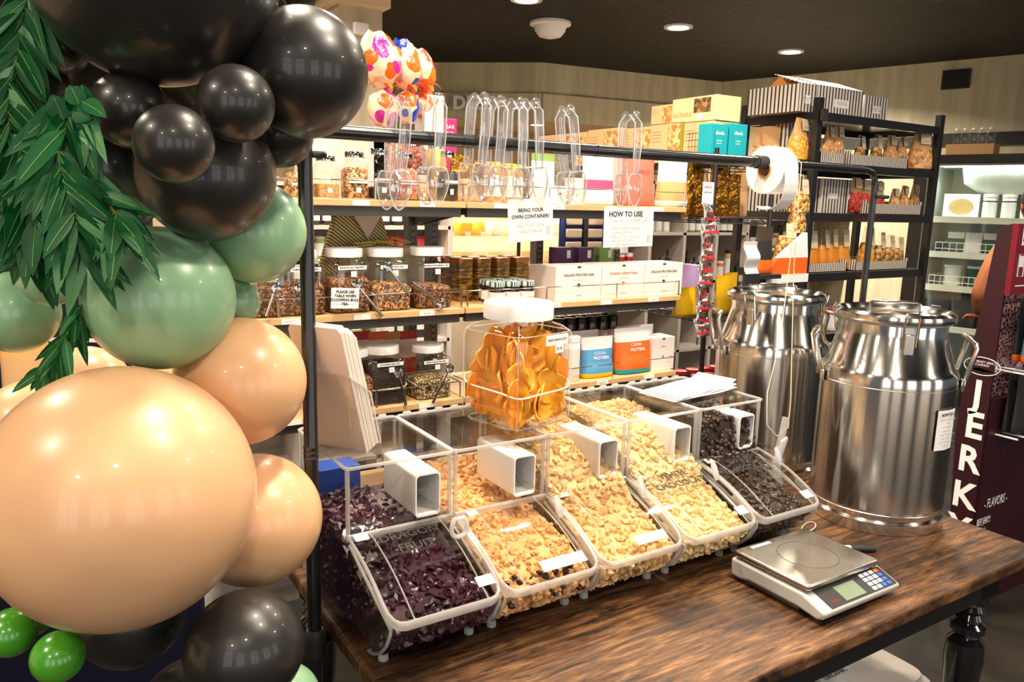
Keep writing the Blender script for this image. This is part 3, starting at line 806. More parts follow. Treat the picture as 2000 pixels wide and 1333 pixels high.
# sloping keypad
sl = math.atan2(.02, .055); PM = TM((0, -.0975, .0392), (sl, 0, 0))
def pad(x0, x1, y0, y1, z, mt, nm, lab=None, par=None):
    m = MB(); m.bb(x0, x1, y0, y1, 0, z); o = m.build(nm, mt, par or t, 0); o.matrix_local = PM
    return o
pad(-.095, .118, -.024, .0245, .001, BLACKMAT, 'control_panel')
pad(-.045, .02, -.02, .016, .0016, mat('lcd_screen', srgb(122, 135, 115), .2), 'screen')
WK = mat('key_white', (.75, .75, .78), .4); BK = mat('key_blue', srgb(50, 90, 190), .4)
for r_ in range(4):
    for c_ in range(4):
        mt = WK
        if c_ == 3: mt = ORANGE if r_ == 0 else BK
        if r_ == 3 and c_ == 2: mt = BK
        x = .05 + c_ * .0165; y = .017 - r_ * .0115
        o = pad(x - .006, x + .006, y - .0042, y + .0042, .0022, mt, 'key')
lettering('SCALE', .007, RED, t, PM @ TM((-.072, -.012, .0014)))
# marker pen and rubber band
q = at(1690, 1072, z=TZ + .008)
t = thing('marker_pen', 'black capped marker pen lying behind the scale', 'pen', (q.x, q.y, TZ + .0075), R(-32))
one(lambda m: m.lathe([(.0075, -.035), (.0075, .02), (.0065, .024)], n=16, T=TM((0, 0, 0), (0, R(90), 0)))).build('cap', BLACKMAT, t)
one(lambda m: m.lathe([(.007, -.1), (.007, -.035)], n=16, T=TM((0, 0, 0), (0, R(90), 0)))).build('barrel', PAPER, t)
q = at(1578, 1032, z=TZ + .002)
m = MB(); m.tube([(.035 * math.cos(a) + .01 * math.cos(2 * a), .012 * math.sin(a) * (1 + .5 * math.cos(a)), .0015 + .001 * math.sin(3 * a)) for a in [2 * PI * i / 32 for i in range(32)]], .0014, 6, closed=True)
tag(m.build('rubber_band', mat('pale_rubber', srgb(225, 205, 175), .6), None, 60, loc=(q.x, q.y, TZ + .001), rot=(0, 0, R(20))), 'pale rubber band lying on the table behind the scale', 'rubber band')

# ================================================================ GARMENT RAIL
RY, RZ_ = 1.33, 1.66
t = thing('garment_rail', 'black pipe rail over the bins with posts at both table ends', 'rail', (.425, RY, 0))
m = MB(); m.lathe([(.0125, .0), (.0125, 1.08), (.0135, 1.081), (.0135, 1.086), (.0125, 1.088), (.0135, 1.091), (.0135, 1.096), (.0125, 1.098), (.0135, 1.101), (.0135, 1.106), (.0125, 1.108), (.0125, 1.66)], n=20)
m.build('post', BLACKM, t)
m = MB(); X = 1.62
m.tube([(-.04, 0, RZ_), (.6, 0, RZ_), (.6, 0, RZ_), (1.02, 0, RZ_), (1.12, 0, RZ_)], .0125, 20); m.build('crossbar', BLACKM, t)
for x in (.3, .62): MB().tube([(x, 0, RZ_), (x + .004, 0, RZ_)], .0132, 20).build('joint_ring', BLACKM, t)
for k in range(4): MB().tube([(1.10 + k * .007, 0, RZ_), (1.104 + k * .007, 0, RZ_)], .0138, 20).build('joint_ring', BLACKM, t)
m = MB(); m.tube([(1.12, 0, RZ_), (1.16, 0, RZ_)], .016, 20); m.build('end_cap', BLACKMAT, t)
m = MB(); m.tube([(1.15, 0, RZ_), (1.565, 0, RZ_), (1.595, 0, RZ_ - .006), (1.61, 0, RZ_ - .025), (1.613, 0, RZ_ - .05), (1.613, 0, .0)], .0088, 14); m.build('end_post', BLACKM, t)
m = MB(); m.tube([(.012, 0, 1.62), (.03, 0, 1.62)], .006, 10); m.tube([(.03, -.012, 1.618), (.034, .0, 1.622), (.03, .014, 1.616)], .0045, 8); m.build('clamp_knob', BLACKMAT, t)
m = MB(); m.tube([(1.613, -.012, 1.59), (1.613, -.035, 1.588)], .006, 10); m.tube([(1.60, -.035, 1.588), (1.626, -.036, 1.588)], .005, 8); m.build('clamp_knob', BLACKMAT, t)
m = MB(); m.tube([(0, -.25, .012), (0, .3, .012)], .012, 12); m.build('foot', BLACKM, t)
m = MB(); m.tube([(1.613, -.25, .012), (1.613, .3, .012)], .012, 12); m.build('foot', BLACKM, t)
m = MB(); m.lathe([(.021, .69), (.021, .735), (.016, .745)], n=16); m.build('table_clamp', BLACKMAT, t)

# ================================================================ CLEAR TONGS
TL = {0: 'leftmost clear plastic tongs on the black rail, nearest the post', 1: 'second clear tongs from the black post, hanging straight', 2: 'clear tongs tallest in the cluster above the bring your own container card', 3: 'clear tongs second in the cluster above the container card',
      4: 'clear tongs third in the cluster above the container card', 5: 'clear tongs tilted right, last of the cluster above the container card', 6: 'clear tongs leaning between the two hanging cards', 7: 'clear tongs hanging directly above the how to use card'}
def make_tongs(lab):
    t = thing('plastic_tongs', lab, 'tongs', (0, 0, 0), group='clear tongs hanging over the black rail')
    for s in (-1, 1):
        a = MB()
        a.grid(lambda u, v: (0, 0, 0), 1, 1) if False else None
        pts = [(0, s * .004, .066), (0, s * .014, .064), (0, s * .021, .05), (0, s * .022, .0), (0, s * .019, -.045), (0, s * .020, -.062)]
        a.tube(pts, [.0115, .0125, .0125, .012, .011, .0105], 12, flat=(.36, 1) if False else None)
        vs = a.v
        # flatten each bar: broad across x, thin in y
        a.v = [(x * .95, y if abs(y) < .005 else (s * .017 + (y - s * .017) * .4), z) for x, y, z in vs]
        a.build('arm', CRYSTAL, t, 60)
        g_ = MB()
        for e_ in (-1, 1): g_.tube([(e_ * .0112, s * .006, .0668), (e_ * .0118, s * .0215, .05), (e_ * .0112, s * .0225, 0), (e_ * .0102, s * .019, -.045), (e_ * .009, s * .019, -.06)], .0013, 6)
        rim = []
        for k in range(21):
            v = k / 20; wv = .0225 * (math.sin(PI * min(1, .12 + .88 * v) ** .8) ** .55 if v < .999 else 0) + .001
            rim.append((wv, s * .019, -.058 - .068 * v))
        g_.tube(rim + [(-x, y, z) for x, y, z in rim[::-1]], .0014, 6, closed=True)
        g_.build('edge_glint', FROST2, t)  # milky tubes put in as bright glints along the clear arms and bowls
        b = MB()
        def bowl(u, v, s=s):
            z = -.058 - .068 * v
            wv = .0225 * (math.sin(PI * min(1, .12 + .88 * v) ** .8) ** .55 if v < .999 else 0) + .001
            x = (u * 2 - 1) * wv
            dp = .016 * (1 - (u * 2 - 1) ** 2) * math.sin(PI * min(1, v * .95 + .05))
            return (x, s * (.019 + dp), z)
        b.grid(bowl, 10, 12, .0028 * s)
        b.build('spoon', CRYSTAL, t, 80)
    return t
tg = make_tongs(TL[0])
for k, (px, py, tilt, yaw) in enumerate([(776, 232, 5, 12), (848, 214, 2, 6), (933, 200, 4, 14), (967, 210, 3, 8), (1008, 214, -1, 12), (1040, 212, -5, 14), (1112, 230, -9, 4), (1232, 239, -1, 12)]):
    p = at(px, py, y=RY)
    o = tg if k == 0 else dup(tg, label=TL[k])
    o.rotation_euler = (0, R(tilt), R(yaw)); o.location = (p.x + .004 * tilt * 0, RY, RZ_ + .0125 - .0 + (p.z - RZ_ - .066) * .5)

# ================================================================ HANGING CARDS
STRING = mat('pale_string', srgb(235, 220, 195), .8)
LOGO = [(0, 0), (.002, .005), (0, .01), (-.002, .005)]
def sprig(par, x, z):
    m = MB()
    for k in range(5):
        for s in (-1, 1):
            M = TM((x + s * .0018, -.0011, z + k * .0035), (0, s * R(35), 0))
            m.add([(0, 0, 0), (.0012, 0, .0022), (0, 0, .0048), (-.0012, 0, .0022)], [(0, 1, 2, 3)], M)
    m.add([(x - .0003, -.0011, z - .004), (x + .0003, -.0011, z - .004), (x + .0003, -.0011, z + .018), (x - .0003, -.0011, z + .018)], [(0, 1, 2, 3)])
    m.build('plant_emblem', GREYINK, par, 0)
cY = RY - .02
a, b = at(992, 383, y=cY), at(1082, 385, y=cY); c_ = at(988, 468, y=cY)
W_ = (b.x - a.x); H_ = a.z - c_.z
t = thing('hanging_card', 'white bring your own container card hanging from the rail', 'card', ((a.x + b.x) / 2, cY, a.z - H_ / 2 - .004), rot=(0, R(-3), R(2)))
one(lambda m: m.bb(-W_ / 2, W_ / 2, -.0008, 0, -H_ / 2, H_ / 2)).build('card', PAPER, t, 0)
s_ = W_ / .114
for L, z, sz, mt in (('BRING YOUR', .0205, .0108, INK), ('OWN CONTAINER?', .0075, .0108, INK), ('SEE STAFF FOR', -.010, .0105, LIGHTINK), ('ASSISTANCE', -.0215, .0105, LIGHTINK)):
    lettering(L, sz * s_, mt, t, TM((0, -.0011, z * s_), UP), bold=.0001 if mt is INK else 0)
sprig(t, W_ / 2 - .012, -.03)
one(lambda m: m.tube([(0, 0, H_ / 2 - .008), (-.001, .01, H_ / 2 + .05), (0, .02, H_ / 2 + .11)], .0007, 5)).build('string', STRING, t)
a, b = at(1180, 404, y=cY), at(1278, 406, y=cY); c_ = at(1178, 483, y=cY)
W_ = (b.x - a.x); H_ = a.z - c_.z
t = thing('hanging_card', 'white how to use card hanging from the rail on a string', 'card', ((a.x + b.x) / 2, cY, a.z - H_ / 2), rot=(0, R(-1), R(1)))
one(lambda m: m.bb(-W_ / 2, W_ / 2, -.0008, 0, -H_ / 2, H_ / 2)).build('card', PAPER, t, 0)
lettering('HOW TO USE', .0155, INK, t, TM((-.01, -.0011, H_ / 2 - .015), UP), bold=.0003)
for k, L in enumerate(['SCAN THE GRAIN STORE CARD', '', 'DONT FORGET TO READ', 'NUMBER ON THE', 'PRODUCT YOU WOULD', 'LIKE ON A STICKER', 'FILL CONTAINER WITH', 'AMOUNT']):
    if L: lettering(L, .0075, LIGHTINK, t, TM((-W_ / 2 + .02, -.0011, H_ / 2 - .028 - k * .0085), UP), align='LEFT')
sprig(t, W_ / 2 - .012, -.035)
one(lambda m: m.tube([(0, 0, H_ / 2 - .006), (.001, .01, H_ / 2 + .05), (0, .021, H_ / 2 + .13)], .0008, 5)).build('string', STRING, t)

# roll of white labels on the rail end with a trailing strip
t = thing('label_roll', 'roll of white sticky labels on the rail end with a curling tail', 'label roll', (1.605, RY, RZ_ - .018))
m = MB(TM((0, 0, 0), (0, R(90), 0))); m.lathe([(.02, -.027), (.058, -.027), (.058, .027), (.02, .027), (.0198, -.027)], n=48, cap=False); m.build('roll', PAPER, t, 40)
m = MB(TM((0, 0, 0), (0, R(90), 0))); m.lathe([(.0175, -.029), (.021, -.029), (.021, .029), (.0175, .029), (.0174, -.029)], n=32, cap=False); m.build('core', KRAFT, t, 40)
path = [(.0585 * math.cos(a), .0585 * math.sin(a)) for a in [R(d) for d in (100, 80, 60, 40, 20, 0)]]
path = [(-y, z) for y, z in path]
tail = [(-.0585, 0.0), (-.061, -.03), (-.058, -.055), (-.048, -.075), (-.03, -.089), (-.008, -.096), (.015, -.095), (.03, -.088)]
m = MB(); m.grid(lambda u, v: ((u - .5) * .05 + .0 + .012 * v, *(lambda q: (q[0], q[1]))([tail[min(7, int(v * 7))][i] * (1 - (v * 7 - int(v * 7))) + tail[min(7, int(v * 7) + 1)][i] * (v * 7 - int(v * 7)) for i in (0, 1)])), 1, 28, .0008)
m.build('tail', PAPER, t, 60)

# long looped string from the rail
t = thing('hanging_string', 'long looped white string hanging from the rail past the steel cans', 'string', (1.70, RY, RZ_))
m = MB()
m.tube([(0, .01, .002), (0, -.002, .012), (0, -.012, .004), (.0, -.014, -.05), (-.004, -.02, -.25), (-.01, -.04, -.45), (-.02, -.06, -.60), (-.04, -.075, -.67), (-.075, -.07, -.69), (-.10, -.055, -.66), (-.09, -.04, -.58), (-.045, -.03, -.45), (-.008, -.012, -.2), (.002, .0, -.03), (.002, .012, .004)], .0012, 6)
m.build('cord', STRING, t)

# ================================================================ BAG HOLDER ON THE FIRST BIN
hz = TZ + .318
t = thing('acrylic_holder', 'clear acrylic holder standing on the bin nearest the post', 'holder', (.508, 1.372, hz), R(32))
LEAN = R(-17)
Mh = TM((0, 0, .004), (0, LEAN, 0))
m = MB(); m.bb(-.05, .05, -.055, .055, 0, .003); m.build('base', CLEAR, t, 0)
m = MB(Mh); m.bb(.026, .029, -.06, .06, 0, .11); m.bb(-.024, -.021, -.06, .06, 0, .17)
for s in (-1, 1): m.prism([(-.024, 0), (.029, 0), (.029, .11), (-.024, .17)], s * .06 - .0015, s * .06 + .0015, 'y')
m.build('pocket', CLEAR, t, 0)
m = MB(Mh)
for s in (-1, 1): m.tube([(.028, s * .06, .0), (.028, s * .06, .11), (-.023, s * .06, .17)], .0016, 6)
m.tube([(.028, -.06, 0), (.028, .06, 0)], .002, 6); m.build('pocket_edge', FROST, t)
m = MB(); 
for s in (-1, 1): m.prism([(-.05, 0), (-.047, 0), (-.06, .12), (-.063, .12)], s * .052 - .0015, s * .052 + .0015, 'y')
m.prism([(.02, .0), (-.06, .0), (-.06, .003), (.02, .003)], -.055, .055, 'y'); m.build('leg', CLEAR, t, 0)
BAGP = mat('white_paper_bag', srgb(236, 222, 212), .75)
for k in range(9):
    x = -.017 + k * .0045
    h = .262 - abs(k - 1.5) * .004 - (k % 3) * .003
    bgt = thing('paper_bag', 'white paper bag in the stack standing in the acrylic holder', 'paper bag', (.508, 1.372, hz), R(32), group='white paper bags in the acrylic holder')
    m = MB(TM((0, 0, .007), (0, LEAN, 0)))
    dx = random.uniform(-.001, .001)
    m.prism([(-.059, 0), (.059, 0), (.059, h * .96), (.052, h), (-.052, h), (-.059, h * .96)], x + dx, x + dx + .0042)
    m.build('bag', BAGP, bgt, 0, bevel=.0012)
    m = MB(TM((0, 0, .007), (0, LEAN, 0))); m.bb(x + dx - .0003, x + dx, -.059, .059, h * .72, h * .722); m.build('fold', GREYINK if k == 99 else BAGP, bgt, 0)

# ================================================================ SQUARE CANISTERS
def canister(name, lab, cat, w, h, loc, rz, band=True, scoop_=None, group=None, fillm=None, fill=.5, label=None, num='4321', lidr=.43, seed=0, lidm=WHITE):
    t = thing(name, lab, cat, loc, rz, group)
    hw = w / 2; lh = h * .135; bh = h - lh
    m = MB(); m.loft([(0, hw * .93, hw * .93, 7), (.004, hw, hw, 7), (bh * .5, hw, hw, 7), (bh * .82, hw, hw, 7), (bh * .88, hw * .985, hw * .985, 6), (bh * .93, hw * .9, hw * .9, 4), (bh * .96, w * lidr * .98, w * lidr * .98, 2), (bh * 1.02, w * lidr * .95, w * lidr * .95, 2)], 40, cap=True)
    m.build('body', CLEARJ, t, 50)
    m = MB(); lr = w * lidr
    m.lathe([(lr, bh), (lr * 1.005, bh + lh * .85), (lr * .98, bh + lh * .97), (lr * .9, bh + lh), (lr * .86, bh + lh * .93), (.001, bh + lh * .92)], n=48); m.build('lid', lidm, t, 40)
    if band:
        m = MB(); hb = h * .33
        pts = []
        for i in range(40):
            a = 2 * PI * (i + .5) / 40; ca, sa = math.cos(a), math.sin(a); k = 2 / 7
            pts.append(((hw + .001) * math.copysign(abs(ca) ** k, ca), (hw + .001) * math.copysign(abs(sa) ** k, sa), hb + .035 * w * 2.2 * math.cos(a - R(60))))
        m.tube(pts, w * .012, 6, closed=True); m.build('rubber_band', STRING, t, 60)
    if fillm:
        m = MB(); rn = random.Random(seed); fh = bh * fill
        m.loft([(.003, hw * .9, hw * .9, 7), (.006, hw * .97, hw * .97, 7), (fh * .9, hw * .97, hw * .97, 7), (fh, hw * .9, hw * .9, 5), (fh + .01, hw * .4, hw * .4, 3, rn.uniform(-.02, .02), rn.uniform(-.02, .02))], 40)
        f = m.build('contents', fillm, t, 30); f['kind'] = 'stuff'
    if label:
        m = MB(); m.bb(-w * .33, w * .36, -hw - .0018, -hw - .0008, bh * .79, bh * .86); o = m.build('name_label', PAPER, t, 0)
        lettering(label, bh * .045, INK, o, TM((.0, -hw - .002, bh * .825), UP), bold=.0002)
        m = MB(); m.bb(-w * .02, w * .12, -hw - .0018, -hw - .0008, bh * .66, bh * .76); o = m.build('number_label', PAPER, t, 0)
        lettering(num, bh * .04, GREYINK, o, TM((w * .05, -hw - .002, bh * .71), UP))
    return t
jar = canister('mango_jar', 'large clear square jar of dried mango with white lid on top of the bins', 'jar', .176, .262, (.905, 1.392, hz), R(13), label=None)
for sx in (-1, 1):
    for sy in (-1, 1): MB().tube([(sx * .0815, sy * .0815, .006), (sx * .0828, sy * .0828, .02), (sx * .0828, sy * .0828, .185), (sx * .080, sy * .080, .2), (sx * .066, sy * .066, .212), (sx * .052, sy * .052, .218)], .0011, 6).build('corner_line', FROST, jar)  # thin frosted lines stand in for reflections along the jar corners
for z_, k_ in ((.004, .081), (.2, .0865)):
    MB().tube([(k_ * math.copysign(abs(math.cos(a)) ** (2 / 7), math.cos(a)), k_ * math.copysign(abs(math.sin(a)) ** (2 / 7), math.sin(a)), z_) for a in [2 * PI * (i + .5) / 40 for i in range(40)]], .0011, 6, closed=True).build('reflection_ring', FROST, jar)  # pale rings imitate the reflected outline at foot and shoulder
for nm, x0, x1, z0, z1, txt, sz in (('name_label', -.008, .062, .176, .198, 'DRIED MANGO 4514', .0075), ('price_label', .022, .048, .158, .176, '$1.39', .0085)):
    m = MB(); m.bb(x0, x1, -.0898, -.0888, z0, z1); o = m.build(nm, PAPER, jar, 0)
    lettering(txt, sz, INK, o, TM(((x0 + x1) / 2, -.09, (z0 + z1) / 2), UP), sx=.85)
MANGO = mat('dried_mango', srgb(255, 182, 58), .45, var=.05, sss=.2, bump=(60, .5, .002))
MANGO2 = mat('dried_mango_deep', srgb(255, 160, 42), .45, var=.08, sss=.2, bump=(60, .5, .002))
def mango_mesh(seed):
    rn = random.Random(seed); L = rn.uniform(.036, .048); W = rn.uniform(.024, .031); c1, c2, tw = rn.uniform(-.9, .9), rn.uniform(-.5, .5), rn.uniform(-.6, .6)
    def fn(u, v):
        s = v * 2 - 1; wv = W * (max(0, 1 - abs(s) ** 2.4)) ** .5 * (1 + .2 * math.sin(5 * s + seed)) + .0006
        x = (u * 2 - 1) * wv; z = s * L
        y = c1 * x * x * 14 + c2 * z * z * 5 + tw * x * s * .5 + .0012 * math.sin(6 * s + 3 * u + seed)
        return (x, y, z)
    m = MB(); m.grid(fn, 6, 12, .0045); return m
mms = []
for k in range(8):
    o = mango_mesh(k).build('mango_slice', MANGO if k % 3 else MANGO2, None, 70); mms.append(o)
ML = 'orange dried mango slice inside the big square jar'
rn = random.Random(11)
cnt = 0
def place_m(x, y, z, rot):
    global cnt
    o = mms[cnt] if cnt < 8 else mms[cnt % 8].copy()
    if cnt >= 8: COL.objects.link(o)
    M = Matrix.Translation((.905, 1.392, hz)) @ Matrix.Rotation(R(13), 4, 'Z')
    o.matrix_world = M @ TM((x, y, z), rot)
    tag(o, ML, 'dried mango', 'dried mango slices in the square jar'); cnt += 1
for lev, z in enumerate((.028, .052, .08, .108, .134, .158)):
    for side in range(4):
        nn = (4, 4, 3, 3, 2, 2)[lev]
        for k in range(nn):
            u = (k + .5) / nn * .145 - .0725 + rn.uniform(-.01, .01)
            dpt = .066 - rn.uniform(0, .014) - max(0, lev - 3) * .01
            M = Matrix.Rotation(side * PI / 2, 4, 'Z'); p = M @ Vector((max(-.06, min(.06, u)), -dpt, z + rn.uniform(-.01, .01)))
            lim = .056
            place_m(max(-lim, min(lim, p.x)), max(-lim, min(lim, p.y)), max(.045, p.z), (rn.uniform(-.3, .3), rn.uniform(-1.1, 1.1), side * PI / 2 + rn.uniform(-.3, .3)))
for k in range(8): place_m(rn.uniform(-.03, .03), rn.uniform(-.03, .03), rn.uniform(.05, .165), (rn.uniform(-1, 1), rn.uniform(-1, 1), rn.uniform(0, 3)))
for k in range(2): place_m((-.03, .01)[k], (-.02, -.03)[k], (.178, .185)[k], (.1, (-.5, .4)[k], .3))

# tissue sheets on the last bins
for k in range(3):
    m = MB(); m.grid(lambda u, v, k=k: ((u - .5) * .25 + (.01 * k), (v - .5) * .115, .0012 * k + .003 * math.sin(5 * u + k) ** 2 * u + .004 * max(0, u - .85) * 8 * (k + .3)), 12, 4, .0009)
    o = m.build('tissue_sheet', PAPER, None, 60, loc=(1.435, 1.395 + k * .004, hz + .0045 + k * .0015), rot=(0, 0, R(6 + 3 * k)))
    tag(o, 'folded white tissue sheet in the pile on top of the last bins', 'paper', 'white tissue sheets on the bins')

# ================================================================ BALLOONS
def balloon_mat(name, col, rough=.22, coat=.5, trans=0):
    m = mat(name, col, rough, coat=coat, sss=.0); b = m.node_tree.nodes['Principled BSDF']
    b.inputs['Coat Roughness'].default_value = .03
    return m
B_BLACK = balloon_mat('black_latex', (.017, .0155, .014), .36, .25)
B_GREEN = balloon_mat('sage_latex', srgb(140, 182, 142), .32, .3)
B_PEACH = balloon_mat('peach_latex', srgb(224, 175, 131), .34, .3)
B_LIME = balloon_mat('bright_green_latex', srgb(70, 150, 35), .25, .6)
def balloon(px, py, rp, d, m_, lab, el=1.08, knot=None):
    c = at(px, py, d=d); r = rp * d / F
    off = math.hypot(px - 1000, py - 666) / F
    r *= 1 / (1 + .17 * off)
    core = at(190, 640, d=1.25)
    dirn = (((c - core).normalized() if knot is None else Vector(knot).normalized()) - ray(px, py).normalized() * 1.6).normalized()
    q = Vector((0, 0, 1)).rotation_difference(dirn)
    t = thing('balloon', lab, 'balloon', c, group='balloons of the arch')
    t.rotation_mode = 'QUATERNION'; t.rotation_quaternion = q
    pr = []
    for k in range(33):
        a = PI * k / 32; z = -math.cos(a)
        rr = math.sin(a)
        if z < 0: z *= 1 + .22 * (-z) ** 3 * 1
        pr.append((max(rr, 1e-4) * r, z * r * el))
    mb = MB(); mb.lathe(pr, n=64); mb.build('skin', m_, t, 180)
    mb = MB(); z0 = pr[0][1]
    mb.lathe([(.001, z0 + .004), (r * .05, z0 - .0), (r * .035, z0 - r * .04), (r * .05, z0 - r * .06), (r * .1, z0 - r * .12), (r * .09, z0 - r * .12), (.001, z0 - r * .07)], n=16, cap=False); mb.build('knot', m_, t, 60)
    return t
V_ = [
 (238, 970, 275, 1.05, B_PEACH, 'very large peach balloon at the lower left, biggest of all', 1.03, (-.1, .3, 1)),
 (313, 583, 150, 1.14, B_GREEN, 'large sage green balloon in the middle of the arch', 1.04, (.8, -.5, .1)),
 (405, 340, 140, 1.10, B_BLACK, 'large black balloon just above the sage green ones', 1.0, None),
 (340, 282, 82, .93, B_BLACK, 'small round black balloon in front of the others, centre left', 1.02, None),
 (460, 203, 80, .99, B_BLACK, 'small black balloon beside the tall black one on the right', 1.03, None),
 (254, 215, 80, 1.04, B_BLACK, 'small black balloon right of the eucalyptus leaves', 1.03, None),
 (300, -82, 268, 1.02, B_BLACK, 'huge black balloon cut by the top edge of the photo', 1.0, None),
 (594, 143, 132, 1.12, B_BLACK, 'large black balloon overlapping the left end of the rail', 1.03, (.2, 0, 1)),
 (78, 162, 58, 1.12, B_BLACK, 'small black balloon furthest left among the leaves', 1.05, None),
 (122, 92, 56, 1.1, B_BLACK, 'small black balloon tucked under the huge black one at left', 1.05, None),
 (545, 262, 70, 1.22, B_BLACK, 'black balloon mostly hidden below the one overlapping the rail', 1.03, None),
 (586, -15, 40, 1.2, B_BLACK, 'tiny black balloon at the top edge above the rail', 1.03, None),
 (200, 120, 110, 1.25, B_BLACK, 'black balloon deep in the arch behind the small black ones', 1.03, None),
 (400, 120, 120, 1.3, B_BLACK, 'black balloon deep in the arch under the huge black one', 1.03, None),
 (240, 330, 100, 1.3, B_BLACK, 'black balloon in shadow behind the hanging leaves', 1.03, None),
 (497, 453, 105, 1.25, B_GREEN, 'sage green balloon behind the black one, upper right of the green ones', 1.03, (0, 0, 1)),
 (453, 590, 56, 1.3, B_GREEN, 'small sage green balloon peeping out right of the large green one', 1.03, None),
 (97, 540, 64, 1.06, B_GREEN, 'small sage green balloon under the leaf tips', 1.03, None),
 (30, 610, 88, 1.16, B_GREEN, 'sage green balloon cut by the left edge of the photo', 1.03, None),
 (470, 745, 132, 1.24, B_PEACH, 'peach balloon below the large sage green one', 1.02, None),
 (498, 1015, 136, 1.3, B_PEACH, 'peach balloon right of the biggest peach one, beside the black post', 1.03, (1, -.4, .3)),
 (64, 838, 106, 1.3, B_PEACH, 'peach balloon behind the biggest one at the left edge', 1.03, None),
 (478, 1268, 122, 1.16, B_BLACK, 'large black balloon at the bottom with a window reflection', 1.03, (1, 0, .3)),
 (254, 1200, 112, 1.22, B_BLACK, 'black balloon under the biggest peach balloon', 1.03, None),
 (555, 1368, 76, 1.26, B_GREEN, 'sage green balloon at the bottom edge near the table corner', 1.03, None),
 (22, 1236, 52, 1.08, B_LIME, 'bright green balloon cut by the left edge at the bottom', 1.03, None),
 (113, 1284, 55, 1.05, B_LIME, 'bright green balloon with a red dot at the bottom', 1.03, None),
 (66, 1205, 40, 1.14, B_LIME, 'bright green balloon tucked behind the other two green ones', 1.03, None),
 (380, 1400, 120, 1.3, B_BLACK, 'black balloon at the very bottom edge of the photo', 1.03, None),
 (170, 760, 90, 1.42, B_PEACH, 'peach balloon deep in the arch behind the leaves', 1.03, None),
 (340, 760, 90, 1.45, B_PEACH, 'peach balloon wedged behind the green and peach ones', 1.03, None),
]
for a in V_: b_ = balloon(*a)
q = at(118, 1318, d=1.0)
# scribble on the biggest peach balloon and red dot on the green one
for o in list(COL.objects):
    if o.get('label', '').startswith('bright green balloon with a red'):
        d_ = (CAM - o.location).normalized(); rr = 55 * 1.05 / F * .86
        loc = at(118, 1318, d=1.0)
        dv = (at(118, 1312, d=1.05) - o.location); dv = dv - d_ * dv.dot(d_); hgt = math.sqrt(max(0, rr * rr - dv.length_squared))
        P_ = o.location + dv + d_ * hgt
        o.rotation_mode = 'QUATERNION'; Mi = o.rotation_quaternion.inverted()
        m = MB(); m.sphere(Mi @ (P_ - o.location), .0028, 10, 6); m.build('red_dot', RED, o)

# garland of long green leaves
LEAF1 = mat('green_leaf', srgb(18, 88, 42), .45, var=.25, spec=.3)
LEAF2 = mat('grey_green_leaf', srgb(95, 150, 100), .5, var=.2, spec=.3)
VEIN = mat('leaf_vein', srgb(120, 160, 70), .6)
def leaf(m, P, dirn, up, L, W, slot, bend=.25):
    d = Vector(dirn).normalized(); s = d.cross(Vector(up)).normalized(); n = s.cross(d)
    ns = 7; m.slot = slot; vs = []; fs = []
    for k in range(ns + 1):
        v = k / ns; wv = W * (math.sin(PI * min(1, v ** .8)) ** .8 if 0 < v < 1 else 0.02)
        c = Vector(P) + d * L * v - n * bend * L * v * v * .5 + Vector((0, 0, -1)) * L * .1 * v * v
        for u in (-1, 0, 1): vs.append(c + s * wv * u * .5 + n * abs(u) * wv * .18)
    for k in range(ns):
        for j in range(2): fs.append((k * 3 + j, k * 3 + j + 1, (k + 1) * 3 + j + 1, (k + 1) * 3 + j))
    L0 = len(vs); vs += [v - n * .0009 for v in vs]; fs += [tuple(i + L0 for i in f[::-1]) for f in fs]
    for k in range(ns): fs += [(k * 3, (k + 1) * 3, (k + 1) * 3 + L0, k * 3 + L0), (k * 3 + 2, k * 3 + 2 + L0, (k + 1) * 3 + 2 + L0, (k + 1) * 3 + 2)]
    m.add(vs, fs)
    m.slot = 2
    mid = [Vector(vs[k * 3 + 1]) + n * .0006 for k in range(ns + 1)]
    m.tube(mid[:-1], .0006, 4)
def garland(lab, path_px, n, L, W, seed, spread=1.0, slot=0, down=.5):
    rn = random.Random(seed)
    pts = [at(x, y, d=d) for x, y, d in path_px]
    t = thing('leaf_garland', lab, 'garland', pts[0])
    o0 = pts[0]
    m = MB(); m.tube([p - o0 for p in pts], .0022, 6); m.build('stem', mat('stem_%d' % seed, srgb(120, 120, 60), .7), t)
    m = MB()
    cr = ray(300, 500).normalized()
    for k in range(n):
        s = (k + rn.random()) / n * (len(pts) - 1); i = min(int(s), len(pts) - 2); f = s - i
        P = pts[i].lerp(pts[i + 1], f); tan = (pts[i + 1] - pts[i]).normalized()
        side = tan.cross(cr).normalized() * (1 if k % 2 else -1)
        d = tan * rn.uniform(.3, 1.0) + side * rn.uniform(.3, 1.0) * spread - cr * rn.uniform(-.1, .45) + Vector((0, 0, -1)) * down
        l_ = L * rn.uniform(.8, 1.3)
        leaf(m, P - o0 - cr * rn.uniform(-.01, .012), d, -cr + Vector((rn.uniform(-.7, .7), rn.uniform(-.5, .5), rn.uniform(-.4, .4))), l_, W * rn.uniform(.95, 1.45), slot if rn.random() > .12 else 1 - slot)
    m.build('leaves', [LEAF1, LEAF2, VEIN], t, 60)
    return t
garland('leafy green garland falling from the upper left corner', [(60, -30, 1.02), (40, 80, 1.02), (20, 170, 1.0), (20, 260, .98), (60, 330, .96), (90, 400, .95)], 80, .075, .018, 1, 1.0)
garland('dense green leaf garland hanging between black and green balloons', [(150, 170, .96), (130, 250, .94), (110, 310, .93), (130, 370, .92), (150, 430, .92), (160, 470, .93)], 64, .07, .019, 2, 1.0)
